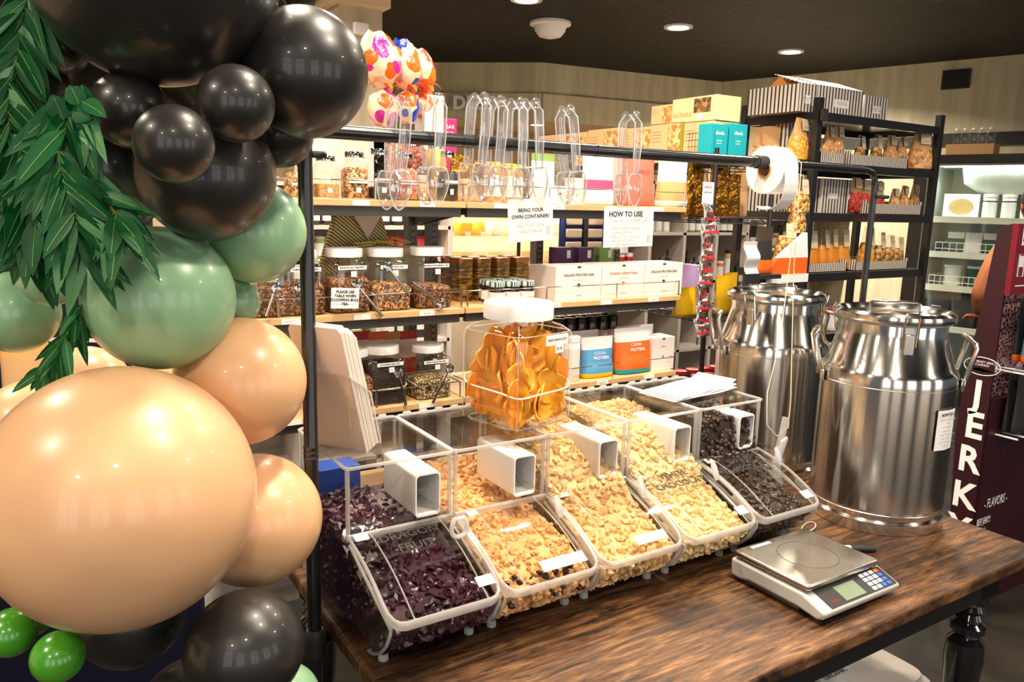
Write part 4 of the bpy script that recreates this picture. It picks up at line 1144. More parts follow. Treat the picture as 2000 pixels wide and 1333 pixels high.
garland('leaf sprays reaching down over the large sage green balloon', [(120, 300, .98), (170, 360, .96), (215, 400, .94), (235, 440, .93)], 34, .062, .0175, 3, .9)
garland('drooping leaf spray over the small sage green balloon', [(10, 300, .99), (40, 370, .96), (75, 430, .94), (60, 470, .95)], 34, .068, .02, 4, .9)
garland('small leaf spray between the sage green and peach balloons', [(165, 590, 1.08), (140, 640, 1.06), (110, 690, 1.05), (75, 735, 1.05)], 26, .045, .011, 5, .7)
garland('short round leaved eucalyptus sprig against the black balloons', [(105, 255, .95), (140, 225, .94), (170, 195, .93)], 12, .026, .02, 6, 1.2, down=0)

# ================================================================ GONDOLA SHELVING
GY, GB = 2.5, 2.9
S1, S2, S3 = 1.543, 1.157, .815
GX0, GXM, GX1 = .36, 1.39, 2.485
t = thing('gondola_shelving', 'two bay open shelving with pale wood shelves and wire guards', 'shelving', ((GX0 + GX1) / 2, (GY + GB) / 2, 0))
ox, oy = t.location.x, t.location.y
def L_(x, y, z=0): return (x - ox, y - oy, z)
SLOT = stripes('slotted_upright', (srgb(110, 103, 92), srgb(30, 28, 25)), 'Z', .025, .62, .4)
for x in (GX0 + .02, 1.365, 1.46, 1.99, 2.44):
    m = MB(); m.bb(x - .019 - ox, x + .019 - ox, GB - oy, GB + .05 - oy, 0, 1.9 if x == GX0 + .02 else 1.56); m.slot = 1
    m.bb(x - .006 - ox, x + .006 - ox, GB - .001 - oy, GB + .01 - oy, .05, 1.55); m.build('upright', [DARKGREY, SLOT], t, 0)
m = MB(); m.bb(GX0 - ox, GX1 - ox, GY + .05 - oy, GB + .45 - oy, 0, .14); m.build('base_plinth', DARKGREY, t, 0)
m = MB(); m.bb(GX0 - ox, GX1 - ox, GY + .03 - oy, GB - oy, .42, .44); m.build('shelf_board', SHELFWOOD, t, 0)
for (z, lab) in ((S1, 0), (S2, 1), (S3, 2)):
    for (x0, x1) in ((GX0, GXM - .003), (GXM + .003, GX1)):
        m = MB(); m.bb(x0 - ox, x1 - ox, GY - oy, GB - oy, z - .022, z); m.build('shelf_board', SHELFWOOD, t, 0, bevel=.002)
        m = MB(); m.bb(x0 + .01 - ox, x1 - .01 - ox, GY + .02 - oy, GY + .04 - oy, z - .055, z - .022); m.bb(x0 + .01 - ox, x1 - .01 - ox, GB - .03 - oy, GB - oy, z - .055, z - .022); m.build('shelf_rail', DARKGREY, t, 0)
        for x in (x0 + .02, x1 - .02):
            m = MB(); m.prism([(GB + .02 - oy, z - .1), (GB + .02 - oy, z - .022), (GY + .03 - oy, z - .022), (GY + .03 - oy, z - .04)], x - ox - .004, x - ox + .004); m.build('bracket', DARKGREY, t, 0)
        m = MB(); n_ = 4; yy = GY + .008 - oy
        xs = [x0 + .01 + (x1 - x0 - .02) * k / (n_ - 1) - ox for k in range(n_)]
        m.tube([(xs[0], yy + .1, z + .062), (xs[0], yy, z + .062), (xs[-1], yy, z + .062), (xs[-1], yy + .1, z + .062)], .0022, 6)
        for x in xs: m.tube([(x, yy, z - .002), (x, yy, z + .066)], .0035, 6)
        m.build('wire_guard', CHROME, t, 60)
        for k in range(4):
            x = x0 + (x1 - x0) * (.13 + .24 * k) - ox
            m = MB(); m.bb(x - .03, x + .03, GY - oy - .0015, GY - oy, z - .02, z - .003); o = m.build('price_tag', PAPER, t, 0)
            if (k + int(z * 10)) % 2 == 0: lettering(['BREAD', 'HONEY', 'SNACKS', '$4.99'][k], .011, GREYINK, o, TM((x, GY - oy - .002, z - .0115), UP))
def dep(x, y): return .53 * x + .829 * y
def X_(px, py, y=GY): return at(px, py, y=y).x
def W_px(n, x, y): return n * dep(x, y) / F / .86
def H_px(n, x, y): return n * dep(x, y) / F

# ---------------------------------------------------------------- generic goods
_n = {}
def carton(name, lab, cat, x, y, z, w, d, h, m_, rz=0, group=None, marks=(), par=None, bev=.002):
    t = thing(name, lab, cat, (x, y, z), rz, group)
    m = MB(); m.bb(-w / 2, w / 2, -d / 2, d / 2, 0, h); m.build('box', m_, t, 0, bevel=bev)
    face = one(lambda q: q.bb(-w * .46, w * .46, -d / 2 - .0007, -d / 2, h * .05, h * .95))
    for mk in marks:
        kind, u, v = mk[:3]; X = u * w / 2; Z = v * h
        if kind == 't': lettering(mk[3], mk[4], mk[5], t, TM((X, -d / 2 - .001, Z), UP))
        elif kind == 'r':
            q = MB(); q.bb(X - mk[3] / 2, X + mk[3] / 2, -d / 2 - .0008, -d / 2, Z - mk[4] / 2, Z + mk[4] / 2); q.build('print', mk[5], t, 0)
        elif kind == 'c':
            q = MB(TM((X, -d / 2, Z), UP)); q.lathe([(mk[3], 0), (mk[3], .0008)], n=16); q.build('print', mk[4], t)
    return t
def pouch(name, lab, cat, x, y, z, w, h, cols, rz=0, group=None, d=None, marks=(), tilt=0):
    """stand-up pouch; cols: list of (height fraction from, material)"""
    d = d or w * .45
    t = thing(name, lab, cat, (x, y, z), group=group, rot=(R(tilt), 0, rz))
    secs = [(0, .44, .36, 3), (.03, .47, .46, 3), (.12, .48, .5, 2.6), (.3, .475, .44, 2.4), (.5, .47, .33, 2.2), (.7, .475, .2, 2), (.85, .485, .08, 2), (.93, .49, .02, 2), (1, .49, .008, 2)]
    m = MB(); mats = []
    m.loft([(s[0] * h, s[1] * w, s[2] * d, s[3]) for s in secs], 28)
    o = m.build('pouch', [c[1] for c in cols], t, 60)
    me = o.data
    for p_ in me.polygons:
        zc = p_.center.z / h; k = 0
        for i, c in enumerate(cols):
            if zc >= c[0]: k = i
        p_.material_index = k
    for mk in marks:
        v = mk[1]; yo = -d * (.52 if v < .15 else .46 if v < .4 else .36 if v < .6 else .24 if v < .8 else .1) - .005
        ang = 0 if v < .2 else -R(14)
        lettering(mk[0], mk[2], mk[3], t, TM((0, yo, v * h), (R(90) + ang, 0, 0)))
    for mk in [mk for mk in cols if len(mk) > 2]: pass
    return t
def bottle(name, lab, cat, x, y, z, r, h, mbody, mcap, mlabel=None, group=None, shoulder=.72, neck=.45, n=20):
    t = thing(name, lab, cat, (x, y, z), group=group)
    one(lambda m: m.lathe([(r * .92, 0), (r, .004), (r, h * shoulder), (r * .85, h * (shoulder + .05)), (r * neck, h * (shoulder + .12)), (r * neck, h * .9)], n=n)).build('body', mbody, t, 40)
    one(lambda m: m.lathe([(r * neck * 1.12, h * .88), (r * neck * 1.12, h * .99), (r * neck, h)], n=n)).build('cap', mcap, t, 40)
    if mlabel: one(lambda m: m.lathe([(r * 1.012, h * .15), (r * 1.012, h * (shoulder - .12))], n=n, cap=False)).build('label', mlabel, t, 40)
    return t
def mason(lab, x, y, z, w, h, fill, group='mason jars on the top shelf', ff=.85, label=None, num=True):
    t = thing('mason_jar', lab, 'jar', (x, y, z), group=group)
    hw = w / 2
    one(lambda m: m.loft([(0, hw * .9, hw * .9, 4), (.004, hw, hw, 4.5), (h * .7, hw, hw, 4.5), (h * .8, hw * .85, hw * .85, 3), (h * .84, hw * .74, hw * .74, 2), (h * .93, hw * .74, hw * .74, 2)], 24)).build('glass', CLEARJ, t, 50)
    one(lambda m: m.loft([(.004, hw * .9, hw * .9, 4), (.008, hw * .955, hw * .955, 4.5), (h * .68 * ff, hw * .955, hw * .955, 4.5), (h * .75 * ff, hw * .7, hw * .7, 3)], 24)).build('contents', fill, t, 60)
    one(lambda m: m.lathe([(hw * .8, h * .88), (hw * .81, h * .97), (hw * .76, h), (.001, h * .998)], n=24)).build('lid', CHROME, t, 40)
    if label:
        m = MB(); m.bb(-hw * .8, hw * .8, -hw - .0015, -hw - .0005, h * .34, h * .42); o = m.build('name_label', PAPER, t, 0)
        lettering(label, h * .055, GREYINK, o, TM((0, -hw - .0017, h * .38), UP))
    if num:
        m = MB(); m.bb(-hw * .2, hw * .2, -hw - .0015, -hw - .0005, h * .14, h * .25); m.build('number_label', PAPER, t, 0)
    return t

# top shelf: mason jars
SEED = granule('seed_mix', (srgb(200, 150, 95), srgb(150, 100, 55), srgb(225, 185, 130), srgb(90, 55, 30)), 150)
SEEDG = granule('pale_oats', (srgb(225, 175, 110), srgb(205, 150, 85), srgb(240, 200, 140)), 220)
PECAN = granule('pecan_halves', (srgb(140, 65, 45), srgb(110, 45, 30), srgb(170, 90, 60)), 60, .5, .9, .006)
PINKG = granule('pink_salt_mix', (srgb(205, 130, 100), srgb(180, 90, 70), srgb(225, 170, 140)), 90)
DARKG = granule('dark_beans', (srgb(35, 25, 20), srgb(20, 15, 12), srgb(60, 40, 30)), 120)
for px, w, top, fl, lab, txt, ff in ((583, 50, 318, SEED, 'mason jar of mixed seeds nearest the black balloons', 'SUNFLOWER', .95), (637, 46, 305, SEEDG, 'mason jar of pale oats behind the black rail post', None, .5), (692, 47, 297, SEED, 'mason jar of brown seeds, first right of the rail post', 'SEED MIX', .9),
    (741, 47, 291, DARKG, 'mason jar with dark beans at the bottom, second right of the post', 'BLACK BEANS', .35), (790, 44, 299, PINKG, 'mason jar of pinkish grains behind the leftmost tongs', 'PINK GRAIN', .9), (823, 26, 330, SEEDG, 'small mason jar of oats between two tongs', None, .9), (874, 36, 296, DARKG, 'mason jar of dark leaves with silver lid left of the gold bags', 'DRIED HERBS', .8)):
    y = GY + .075; x = X_(px, 385, y); w_ = W_px(w, x, y) * .86; base = at(px, 0, y=y)
    h_ = at(px, top, y=y).z - S1
    mason(lab, x, y, S1, min(w_, .118), h_, fl, label=txt, ff=ff, group='mason jars on the top shelf')
# second row
y = GY + .24
for px, top, fl, lab, txt in ((800, 272, PECAN, 'tall jar of red brown pecans behind the mason jars', 'PECANS'), (770, 268, PINKG, 'tall jar of pink grains behind the mason jars', None), (850, 278, YELLOW, 'jar with yellow contents behind the second tongs', None)):
    x = X_(px, 385, y); h_ = at(px, top, y=y).z - S1
    mason(lab, x, y, S1, .115 if px == 800 else .07, h_, fl, label=txt, ff=1.2, group='tall jars behind the mason jars')
for px, w, top, lab in ((698, 80, 254, 'plain white carton behind the mason jars'), (620, 60, 262, 'pale carton at the left end of the top shelf'), (745, 50, 262, 'second white carton behind the dark bean jar')):
    y = GY + .3; x = X_(px, 385, y); w_ = W_px(w, x, y)
    carton('carton', lab, 'carton', x, y, S1, w_, .12, at(px, top, y=y).z - S1, mat('white_card_%d' % px, srgb(228, 218, 208), .6), marks=[('t', 0, .65, '', .02, GREYINK)] if 0 else [('r', 0, .6, .03, .004, GREYINK)])
y = GY + .33
p = at(838, 270, y=y); carton('tall_carton', 'tall white carton standing right of the wrapped eggs', 'carton', p.x, y, S1, .085, .085, at(838, 188, y=y).z - S1, WHITE)
p = at(862, 270, y=y + .03); carton('pink_box', 'bright pink box with white print behind the second tongs', 'box', p.x + .01, y + .0, S1 + .0, .06, .05, at(862, 232, y=y).z - S1, mat('hot_pink', srgb(235, 30, 110), .5), marks=[('t', 0, .9, 'BAR', .022, WHITE), ('t', 0, .82, 'CO', .022, WHITE)])
# gift-wrapped easter eggs standing on the cartons
def egg_mat(name, c1, c2, sc_, base=srgb(245, 214, 180)):
    m, t, b = nt(name)
    tc = N(t, 'ShaderNodeTexCoord'); v = N(t, 'ShaderNodeTexVoronoi'); v.inputs['Scale'].default_value = sc_
    t.links.new(tc.outputs['Object'], v.inputs['Vector'])
    sp = N(t, 'ShaderNodeSeparateColor'); t.links.new(v.outputs['Color'], sp.inputs['Color'])
    r = N(t, 'ShaderNodeValToRGB'); r.color_ramp.interpolation = 'CONSTANT'; e = r.color_ramp.elements
    e.new(.5); e.new(.8)
    for i, (po, c) in enumerate(((0, c1), (.33, base), (.52, c2), (.9, base))): e[i].position = po; e[i].color = rgba(c)
    t.links.new(sp.outputs[0], r.inputs['Fac'])
    g = N(t, 'ShaderNodeMath', operation='LESS_THAN'); g.inputs[1].default_value = .6; t.links.new(v.outputs['Distance'], g.inputs[0])
    mx = N(t, 'ShaderNodeMix', data_type='RGBA'); mx.inputs[6].default_value = rgba(base); t.links.new(r.outputs['Color'], mx.inputs[7]); t.links.new(g.outputs[0], mx.inputs[0])
    t.links.new(mx.outputs[2], b.inputs['Base Color']); b.inputs['Roughness'].default_value = .3; b.inputs['Coat Weight'].default_value = .4
    n = N(t, 'ShaderNodeTexNoise'); n.inputs['Scale'].default_value = 25; t.links.new(tc.outputs['Object'], n.inputs['Vector'])
    bp = N(t, 'ShaderNodeBump'); bp.inputs['Strength'].default_value = .8; bp.inputs['Distance'].default_value = .01; t.links.new(n.outputs['Fac'], bp.inputs['Height']); t.links.new(bp.outputs[0], b.inputs['Normal'])
    return m
E1 = egg_mat('magenta_orange_wrap', srgb(200, 30, 150), srgb(240, 100, 20), 19); E2 = egg_mat('blue_orange_wrap', srgb(20, 60, 170), srgb(245, 110, 20), 17); E3 = egg_mat('orange_wrap', srgb(250, 120, 30), srgb(230, 90, 50), 15)
for px, py, topy, m_, lab, ww in ((748, 247, 66, E1, 'magenta and orange gift wrapped egg with orange bow, leftmost', 1.0), (795, 242, 80, E2, 'cream and blue gift wrapped egg with orange bow, in the middle', .85), (828, 232, 98, E3, 'orange gift wrapped egg, furthest right of the three', .7)):
    y = GY + .22 + (px - 748) * .0012; b0 = at(px, py, y=y); h = at(px, topy, y=y).z - b0.z
    # riser box under the egg
    t = thing('wrapped_egg', lab, 'gift wrapped egg', b0, R(20), group='gift wrapped eggs on the top shelf')
    k = ww
    one(lambda m: m.loft([(0, .03 * k, .03 * k, 2), (.03, .05 * k, .045 * k, 2), (h * .2, .062 * k, .055 * k, 2), (h * .33, .05 * k, .045 * k, 2), (h * .4, .014, .014, 2)], 24)).build('egg', m_, t, 60)
    m = MB(); n = 26; vs = []; fs = []
    secs = [(.4, .013, .013, 0), (.47, .045, .035, .2), (.6, .085, .06, .35), (.75, .088, .05, .4), (.9, .07, .03, .5), (1.0, .045, .01, .6)]
    for s_, a_, b_, rf in secs:
        for i in range(n):
            an = 2 * PI * i / n; f = 1 + rf * .22 * math.sin(an * 6 + s_ * 4)
            vs.append((a_ * k * f * math.cos(an) - .03 * (s_ - .4), b_ * k * f * math.sin(an), h * (s_ + .03 * math.sin(an * 3) * rf)))
    for q in range(len(secs) - 1):
        for i in range(n): fs.append((q * n + i, q * n + (i + 1) % n, (q + 1) * n + (i + 1) % n, (q + 1) * n + i))
    m.add(vs, fs); m.build('cellophane', m_, t, 50)
    m = MB()
    for i in range(6):
        a_ = i * PI / 3 + .3
        m.grid(lambda u, v, a_=a_: ((.012 + .055 * v) * math.cos(a_) - (u - .5) * .03 * math.sin(PI * (.2 + .8 * v)) * math.sin(a_), (.012 + .055 * v) * math.sin(a_) + (u - .5) * .03 * math.sin(PI * (.2 + .8 * v)) * math.cos(a_), h * .4 + .025 * math.sin(PI * v) + (.01 if i % 2 else -.012) * v), 2, 6, .001)
    m.build('bow', ORANGE, t, 60)
for px, lab in ((750, 'tan riser box under the leftmost wrapped egg'), (798, 'tan riser box under the middle wrapped egg')):
    y = GY + .22; b0 = at(px, 246, y=y)
    hh = b0.z - S1 - .0
for px, top in ((758, 247),):
    pass
carton('display_plinth', 'white display box under the three wrapped eggs', 'box', at(790, 246, y=GY + .36).x - .09, GY + .37, S1, .30, .05, .2, WHITE)
# gold bow bags and yellow jars, pouches on the right half
y = GY + .08
for px, w, top, lab in ((905, 40, 302, 'small gold gift bag right of the dark herb jar'), (935, 34, 312, 'small gold gift bag behind the clear tongs')):
    x = X_(px, 385, y); pouch('gold_bag', lab, 'bag', x, y + .03, S1, W_px(w, x, y), at(px, top, y=y).z - S1, [(0, mat('tan_cello', srgb(215, 170, 120), .4) if 'tan_cello' not in bpy.data.materials else bpy.data.materials['tan_cello']), (.55, GOLD)])
for k, px in enumerate((962, 992, 1004)):
    yy = y + .05 * k; x = X_(px, 385, yy)
    bottle('honey_jar', ['yellow lidded honey jar behind the clear tongs', 'amber honey jar with yellow top behind the string', 'rear amber honey jar near the kiwi bag'][k], 'jar', x, yy, S1, .035, .15, mat('amber_%d' % k, srgb(220, 150, 40), .2, coat=.5), YELLOW, PAPER, shoulder=.8, neck=.75)
for px, y_, w, top, cols, lab, mk in (
    (1058, .06, 46, 300, [(0, PAPER), (.35, PAPER), (.8, GREENC)], 'white and green snack pouch behind the container card', []),
    (1098, .1, 48, 292, [(0, mat('grey_foil', srgb(150, 140, 125), .25, metal=.8, bump=(30, .6, .01)))], 'grey foil bag behind the leaning tongs', []),
    (1078, .2, 60, 288, [(0, PAPER), (.6, RED)], 'white and red bag behind the grey foil bag', []),
    (1165, .1, 64, 302, [(0, PAPER), (.22, PINK), (.58, PAPER)], 'white pouch with pink stripes on the top shelf', [('HYDRATE', .72, .018, GREYINK)]),
    (1212, .22, 60, 305, [(0, mat('grey_pouch', srgb(160, 155, 145), .4))], 'grey pouch between the pink striped and the coral pouch', []),
    (1243, .09, 68, 300, [(0, CORAL)], 'coral red pouch behind the rightmost tongs', [('HYDRATE', .66, .02, RED)]),
    (1310, .09, 64, 306, [(0, PAPER), (.16, PEACHP), (.5, PAPER)], 'white pouch with orange stripes at the right end of the top shelf', [('HYDRATE', .66, .018, ORANGE)])):
    yy = GY + y_; x = X_(px, 398, yy); pouch('food_pouch', lab, 'pouch', x, yy, S1, W_px(w, x, yy) * 1.05, at(px, top, y=yy).z - S1, cols, marks=mk, group='stand-up pouches on the top shelf')
p = X_(1122, 398, GY + .05); carton('small_white_box', 'small white box beside the pink striped pouch', 'box', p, GY + .06, S1, .065, .05, at(1122, 348, y=GY + .05).z - S1, PAPER, marks=[('r', 0, .6, .02, .004, GREYINK), ('c', 0, .35, .004, GREYINK)])
carton('small_white_box', 'small white box hidden left of the leaning tongs', 'box', p - .085, GY + .06, S1, .065, .05, .07, PAPER, marks=[('r', 0, .6, .02, .004, RED)])

# ---------------------------------------------------------------- middle shelf: tea canisters
def spoon(lab, px0, py0, px1, py1, y):
    """measuring spoon: bowl at (px0,py0)"""
    a, b = at(px0, py0, y=y), at(px1, py1, y=y)
    t = thing('tea_scoop', lab, 'scoop', a, group='steel tea scoops hooked on the canisters')
    d = b - a
    m = MB(); m.tube([(0, 0, 0), d * .3, d], [.0035, .0045, .006], 8, flat=(1, .5)); m.build('handle', CHROME, t)
    q = MB(TM((0, 0, 0), UP)); q.lathe([(.001, -.014), (.012, -.011), (.0165, 0), (.018, .003), (.0165, .004), (.0145, .0), (.010, -.008), (.001, -.011)], n=24); q.build('bowl', CHROME, t, 50)
    return t
TEAS = [(533, 487, 722, TEA, .5, 'leftmost tea canister, half hidden by the green balloon', 'BERRY TEA', 1), (597, 487, 612, TEA, .55, 'tea canister left of the black post', 'POMEGRANATE GREEN', 1), (687, 484, 600, TEA, .62, 'tea canister right of the black post behind the please use card', 'BANANA NUT MUFFIN', 1), (768, 484, 598, TEA2, .48, 'tea canister of pale brown tea with a scoop across it, middle of the shelf', 'ORANGE SPICE TEA', 1), (850, 482, 596, TEA, .42, 'tea canister at the right end of the middle shelf row', 'MUSHROOM HERBAL TEA', 1)]
for k, (px, top, bot, fm, ff, lab, txt, _) in enumerate(TEAS):
    yc = GY + .1; x = X_(px, 600, GY + .03)
    h_ = at(px, top, y=yc).z - S2
    canister('tea_canister', lab, 'canister', .148, h_, (x, yc, S2), 0, band=(k == 3), fillm=fm, fill=ff, label=txt, group='tea canisters on the middle shelf', num='43%02d' % (k + 10), seed=k)
ys = GY - .012
spoon('steel tea scoop on the leftmost canister', 538, 563, 520, 618, ys)
spoon('steel tea scoop on the canister left of the black post', 583, 563, 612, 606, ys)
spoon('steel tea scoop crossing the canister behind the please use card', 697, 556, 747, 618, ys)
spoon('dark handled tea scoop hung high on the pale tea canister', 757, 521, 800, 577, ys)
spoon('tea scoop with its bowl down on the rightmost canister', 861, 594, 805, 552, ys)
q = at(674, 583, y=GY - .02)
t = thing('shelf_card', 'white please use table when scooping bulk tea card on the wire guard', 'card', q, 0, rot=(0, R(3), 0))
cw, chh = W_px(50, q.x, q.y) / 2, H_px(41, q.x, q.y) / 2
one(lambda m: m.bb(-cw, cw, -.001, 0, -chh, chh)).build('card', PAPER, t, 0)
for j, L in enumerate(['PLEASE USE', 'TABLE WHEN', 'SCOOPING BULK', 'TEA.']): lettering(L, .0125, INK, t, TM((0, -.0015, chh * .62 - j * .0135), UP), bold=.0004)
one(lambda m: m.bb(-cw * .8, cw * .7, -.0014, -.001, -chh * .6, -chh * .55)).build('fine_print', GREYINK, t, 0)
# middle shelf right: jam jars, tins, protein bar boxes
GING = stripes('gingham_lid', (srgb(30, 60, 70), srgb(200, 215, 205)), 'XY', .006, .5, .5)
JAMG = mat('dark_jam', srgb(35, 10, 12), .15, coat=.5)
jam0 = None
for r_ in range(4):
    for c_ in range(3):
        x = X_(970, 590, GY + .05) + c_ * .068 + r_ * .006; y = GY + .05 + r_ * .07
        if jam0 is None:
            jam0 = thing('jam_jar', '', 'jam jar', (x, y, S2), group='small jam jars with gingham lids'); o = jam0
            one(lambda m: m.lathe([(.02, 0), (.0225, .004), (.0225, .04), (.02, .048)], n=20)).build('glass', JAMG, jam0, 40)
            one(lambda m: m.lathe([(.0222, .048), (.0222, .06), (.021, .062), (.001, .062)], n=20)).build('lid', GING, jam0, 40)
            one(lambda m: m.lathe([(.0228, .009), (.0228, .034)], n=20, cap=False)).build('label', PAPER, jam0, 40)
            one(lambda m: m.bb(-.012, .012, -.0236, -.0228, .012, .02)).build('fruit_print', YELLOW, jam0, 0)
        else:
            o = dup(jam0, (x, y, S2))
        o.scale = (1.42,) * 3
        o.rotation_euler = (0, 0, R(-20 + 9 * ((r_ * 3 + c_) % 4)))
        o['label'] = 'small jam jar with blue gingham lid, front row, nearest the protein bar boxes' if (r_ == 0 and c_ == 2) else ('small jam jar with blue gingham lid, front row, furthest left' if (r_ == 0 and c_ == 0) else 'small dark jam jar with blue gingham lid in the block on the middle shelf')
        if (r_ == 0 and c_ in (0, 2)): o['group'] = 'front corner jam jars'
WBOX = mat('warm_white_card', srgb(240, 228, 222), .55)
OSEAL = ORANGE
for k, (px0, px1, ty, c_, lab) in enumerate(((1083, 1173, 517, INK, 'white protein bar box, first of the row next to the jam jars'), (1173, 1256, 514, ORANGE, 'white protein bar box with an orange seal, middle of the row'), (1256, 1330, 511, INK, 'white protein bar box at the right end of the middle shelf'))):
    y0 = GY + .03; xa, xb = X_(px0, 590, y0) , X_(px1, 590, y0); h_ = at((px0 + px1) / 2, ty + 3, y=y0).z - S2
    carton('protein_bar_box', lab, 'box', (xa + xb) / 2, y0 + .07, S2, xb - xa - .003, .14, h_, WBOX, group='white protein bar boxes', marks=[('t', -.0, .74, 'ISALEAN PROTEIN BAR' if c_ is INK else 'ISALEAN CREAMY BAR', .015, c_), ('t', 0, .6, 'CHOCOLATE CREAM', .006, GREYINK), ('c', 0, .44, .008, c_), ('t', 0, .14, '18 BARS', .009, GREYINK), ('r', 0, .97, .018, .008, DGREEN)])
y0 = GY + .2
for k, px in enumerate((1085, 1140, 1195, 1250)):
    x = X_(px, 590, y0)
    carton('protein_bar_box', 'white protein bar box in the back row on the middle shelf', 'box', x, y0 + .05, S2, .15, .1, .128, WBOX, group='back row of protein bar boxes')
# printed brown tins
for k, px in enumerate((902, 938, 975, 1012)):
    y0 = GY + .2; x = X_(px, 560, y0)
    for j in range(2):
        tt = thing('printed_tin', ['gold brown printed tin nearest the tea canisters', 'gold brown printed tin, second from the tea canisters', 'gold brown printed tin, third from the tea canisters', 'gold brown printed tin behind the jam jars at the right'][k] + (' in the front row' if j == 0 else ' in the back row'), 'tin', (x, y0 + .09 * j, S2), R(8), group='printed brown tins')
        one(lambda m: m.loft([(0, .036, .03, 6), (.15, .036, .03, 6)], 32)).build('body', BROWNTIN, tt, 50, bevel=0)
        one(lambda m: m.loft([(.15, .0375, .0315, 6), (.166, .0375, .0315, 6), (.168, .034, .028, 6)], 32)).build('lid', mat('bronze_lid', srgb(170, 105, 50), .3, metal=.7) if 'bronze_lid' not in bpy.data.materials else bpy.data.materials['bronze_lid'], tt, 50)
# purple and green boxes beyond
for k, (px, c_, lab) in enumerate(((1095, PURPLE, 'purple box behind the protein bar boxes, leftmost'), (1135, PURPLE, 'purple box with white label behind the protein bar boxes'), (1175, GREENC, 'green box with white label right of the purple boxes'))):
    y0 = GY + .33; x = X_(px, 515, y0); z = S2
    carton('tea_box', lab, 'box', x, y0, z, .085, .07, at(px, 483, y=y0).z - z, c_, marks=[('r', .4, .85, .02, .035, PAPER)])
# blue framed mesh bags hanging behind: a folding organiser
p = at(1140, 455, y=GB + .12)
t = thing('mesh_organiser', 'blue edged hanging organiser with pale pockets and a black strap', 'organiser', p)
w_, h_ = W_px(92, p.x, p.y) / 2, H_px(75, p.x, p.y) / 2
one(lambda m: m.bb(-w_, w_, 0, .03, -h_, h_)).build('back', NAVY, t, bevel=.01)
for k in range(3):
    z = h_ - (k + .55) * h_ * 2 / 3
    for s in (-1, 1):
        one(lambda m: m.bb(s * w_ * .48 - w_ * .36, s * w_ * .48 + w_ * .36, -.012, .0, z - h_ * .24, z + h_ * .24)).build('pocket', mat('pale_mesh', srgb(190, 170, 145), .7) if 'pale_mesh' not in bpy.data.materials else bpy.data.materials['pale_mesh'], t, bevel=.01)
one(lambda m: m.bb(-.012, .012, -.02, -.012, -h_ * 1.1, h_ * 1.05)).build('strap', BLACKMAT, t)
one(lambda m: m.tube([(-.0, 0, h_), (0, .01, S1 - .03 - p.z)], .003, 6)).build('hanger', BLACKMAT, t)
p = at(1203, 455, y=GB + .1)
t = thing('green_strap_bag', 'green ribbed bag edge hanging right of the blue organiser', 'bag', p)
one(lambda m: m.prism([(-.04, -.11), (.0, -.11), (.05, .14), (.02, .14)], 0, .04, 'y')).build('side', mat('bright_green_fabric', srgb(20, 110, 50), .6), t)
one(lambda m: m.bb(-.01, .10, .01, .04, -.11, .12)).build('front', PAPER, t, bevel=.01)
one(lambda m: m.tube([(.03, .02, .13), (.03, .02, S1 - .03 - p.z)], .003, 6)).build('hanger', BLACKMAT, t)
# striped heart bag hanging under the top shelf at left
p = at(698, 450, y=GY + .36)
t = thing('striped_gift_bag', 'green and cream striped bag with a big white heart panel', 'bag', (p.x, p.y, S2))
hb = at(698, 416, y=GY + .36).z - S2
STB = stripes('green_cream_stripes', (srgb(225, 212, 150), srgb(100, 95, 45)), 'X', .011, .55, .6, R(50))
one(lambda m: m.loft([(0, .17, .05, 5), (hb * .5, .14, .045, 5), (hb, .09, .03, 5)], 32)).build('bag', STB, t, 50)
m = MB(); hp = [(0, -.1)]
for a_ in range(0, 181, 20): hp.append((.04 + .042 * math.cos(R(a_ - 20)), .035 + .035 * math.sin(R(a_ - 20))))
hp2 = [(-x, z) for x, z in hp[1:]][::-1]
tipz = at(722, 466, y=GY + .3).z - S2; m.prism([(x * 1.5 + .02, z * 1.5 + tipz + .15) for x, z in hp + hp2], -.056, -.049, 'y'); m.build('heart_panel', mat('cream_felt', srgb(235, 215, 195), .8), t, 60)
STRAW = mat('yellow_straw', srgb(230, 205, 110), .6)
for k in range(7):
    x = at(700 + 14 * k, 484, y=GY + .24).x; a_ = rn.uniform(-.4, .4)
    o = MB().tube([(-.05, 0, 0), (.05, 0, .012 * math.sin(k))], .0035, 6).build('straw_stick', STRAW, None, 60, loc=(x, GY + .24 + .006 * (k % 2), S2 + .215 + .004 * k), rot=(0, a_ * .5, a_))
    tag(o, 'yellow straw stick lying across the tops of the tea canisters', 'straw', 'yellow straw sticks')
carton('straw_box', 'pale green box holding the straw sticks behind the canisters', 'box', at(740, 484, y=GY + .27).x, GY + .24, S2, .3, .1, .212, mat('pale_sage_card', srgb(190, 190, 160), .6))

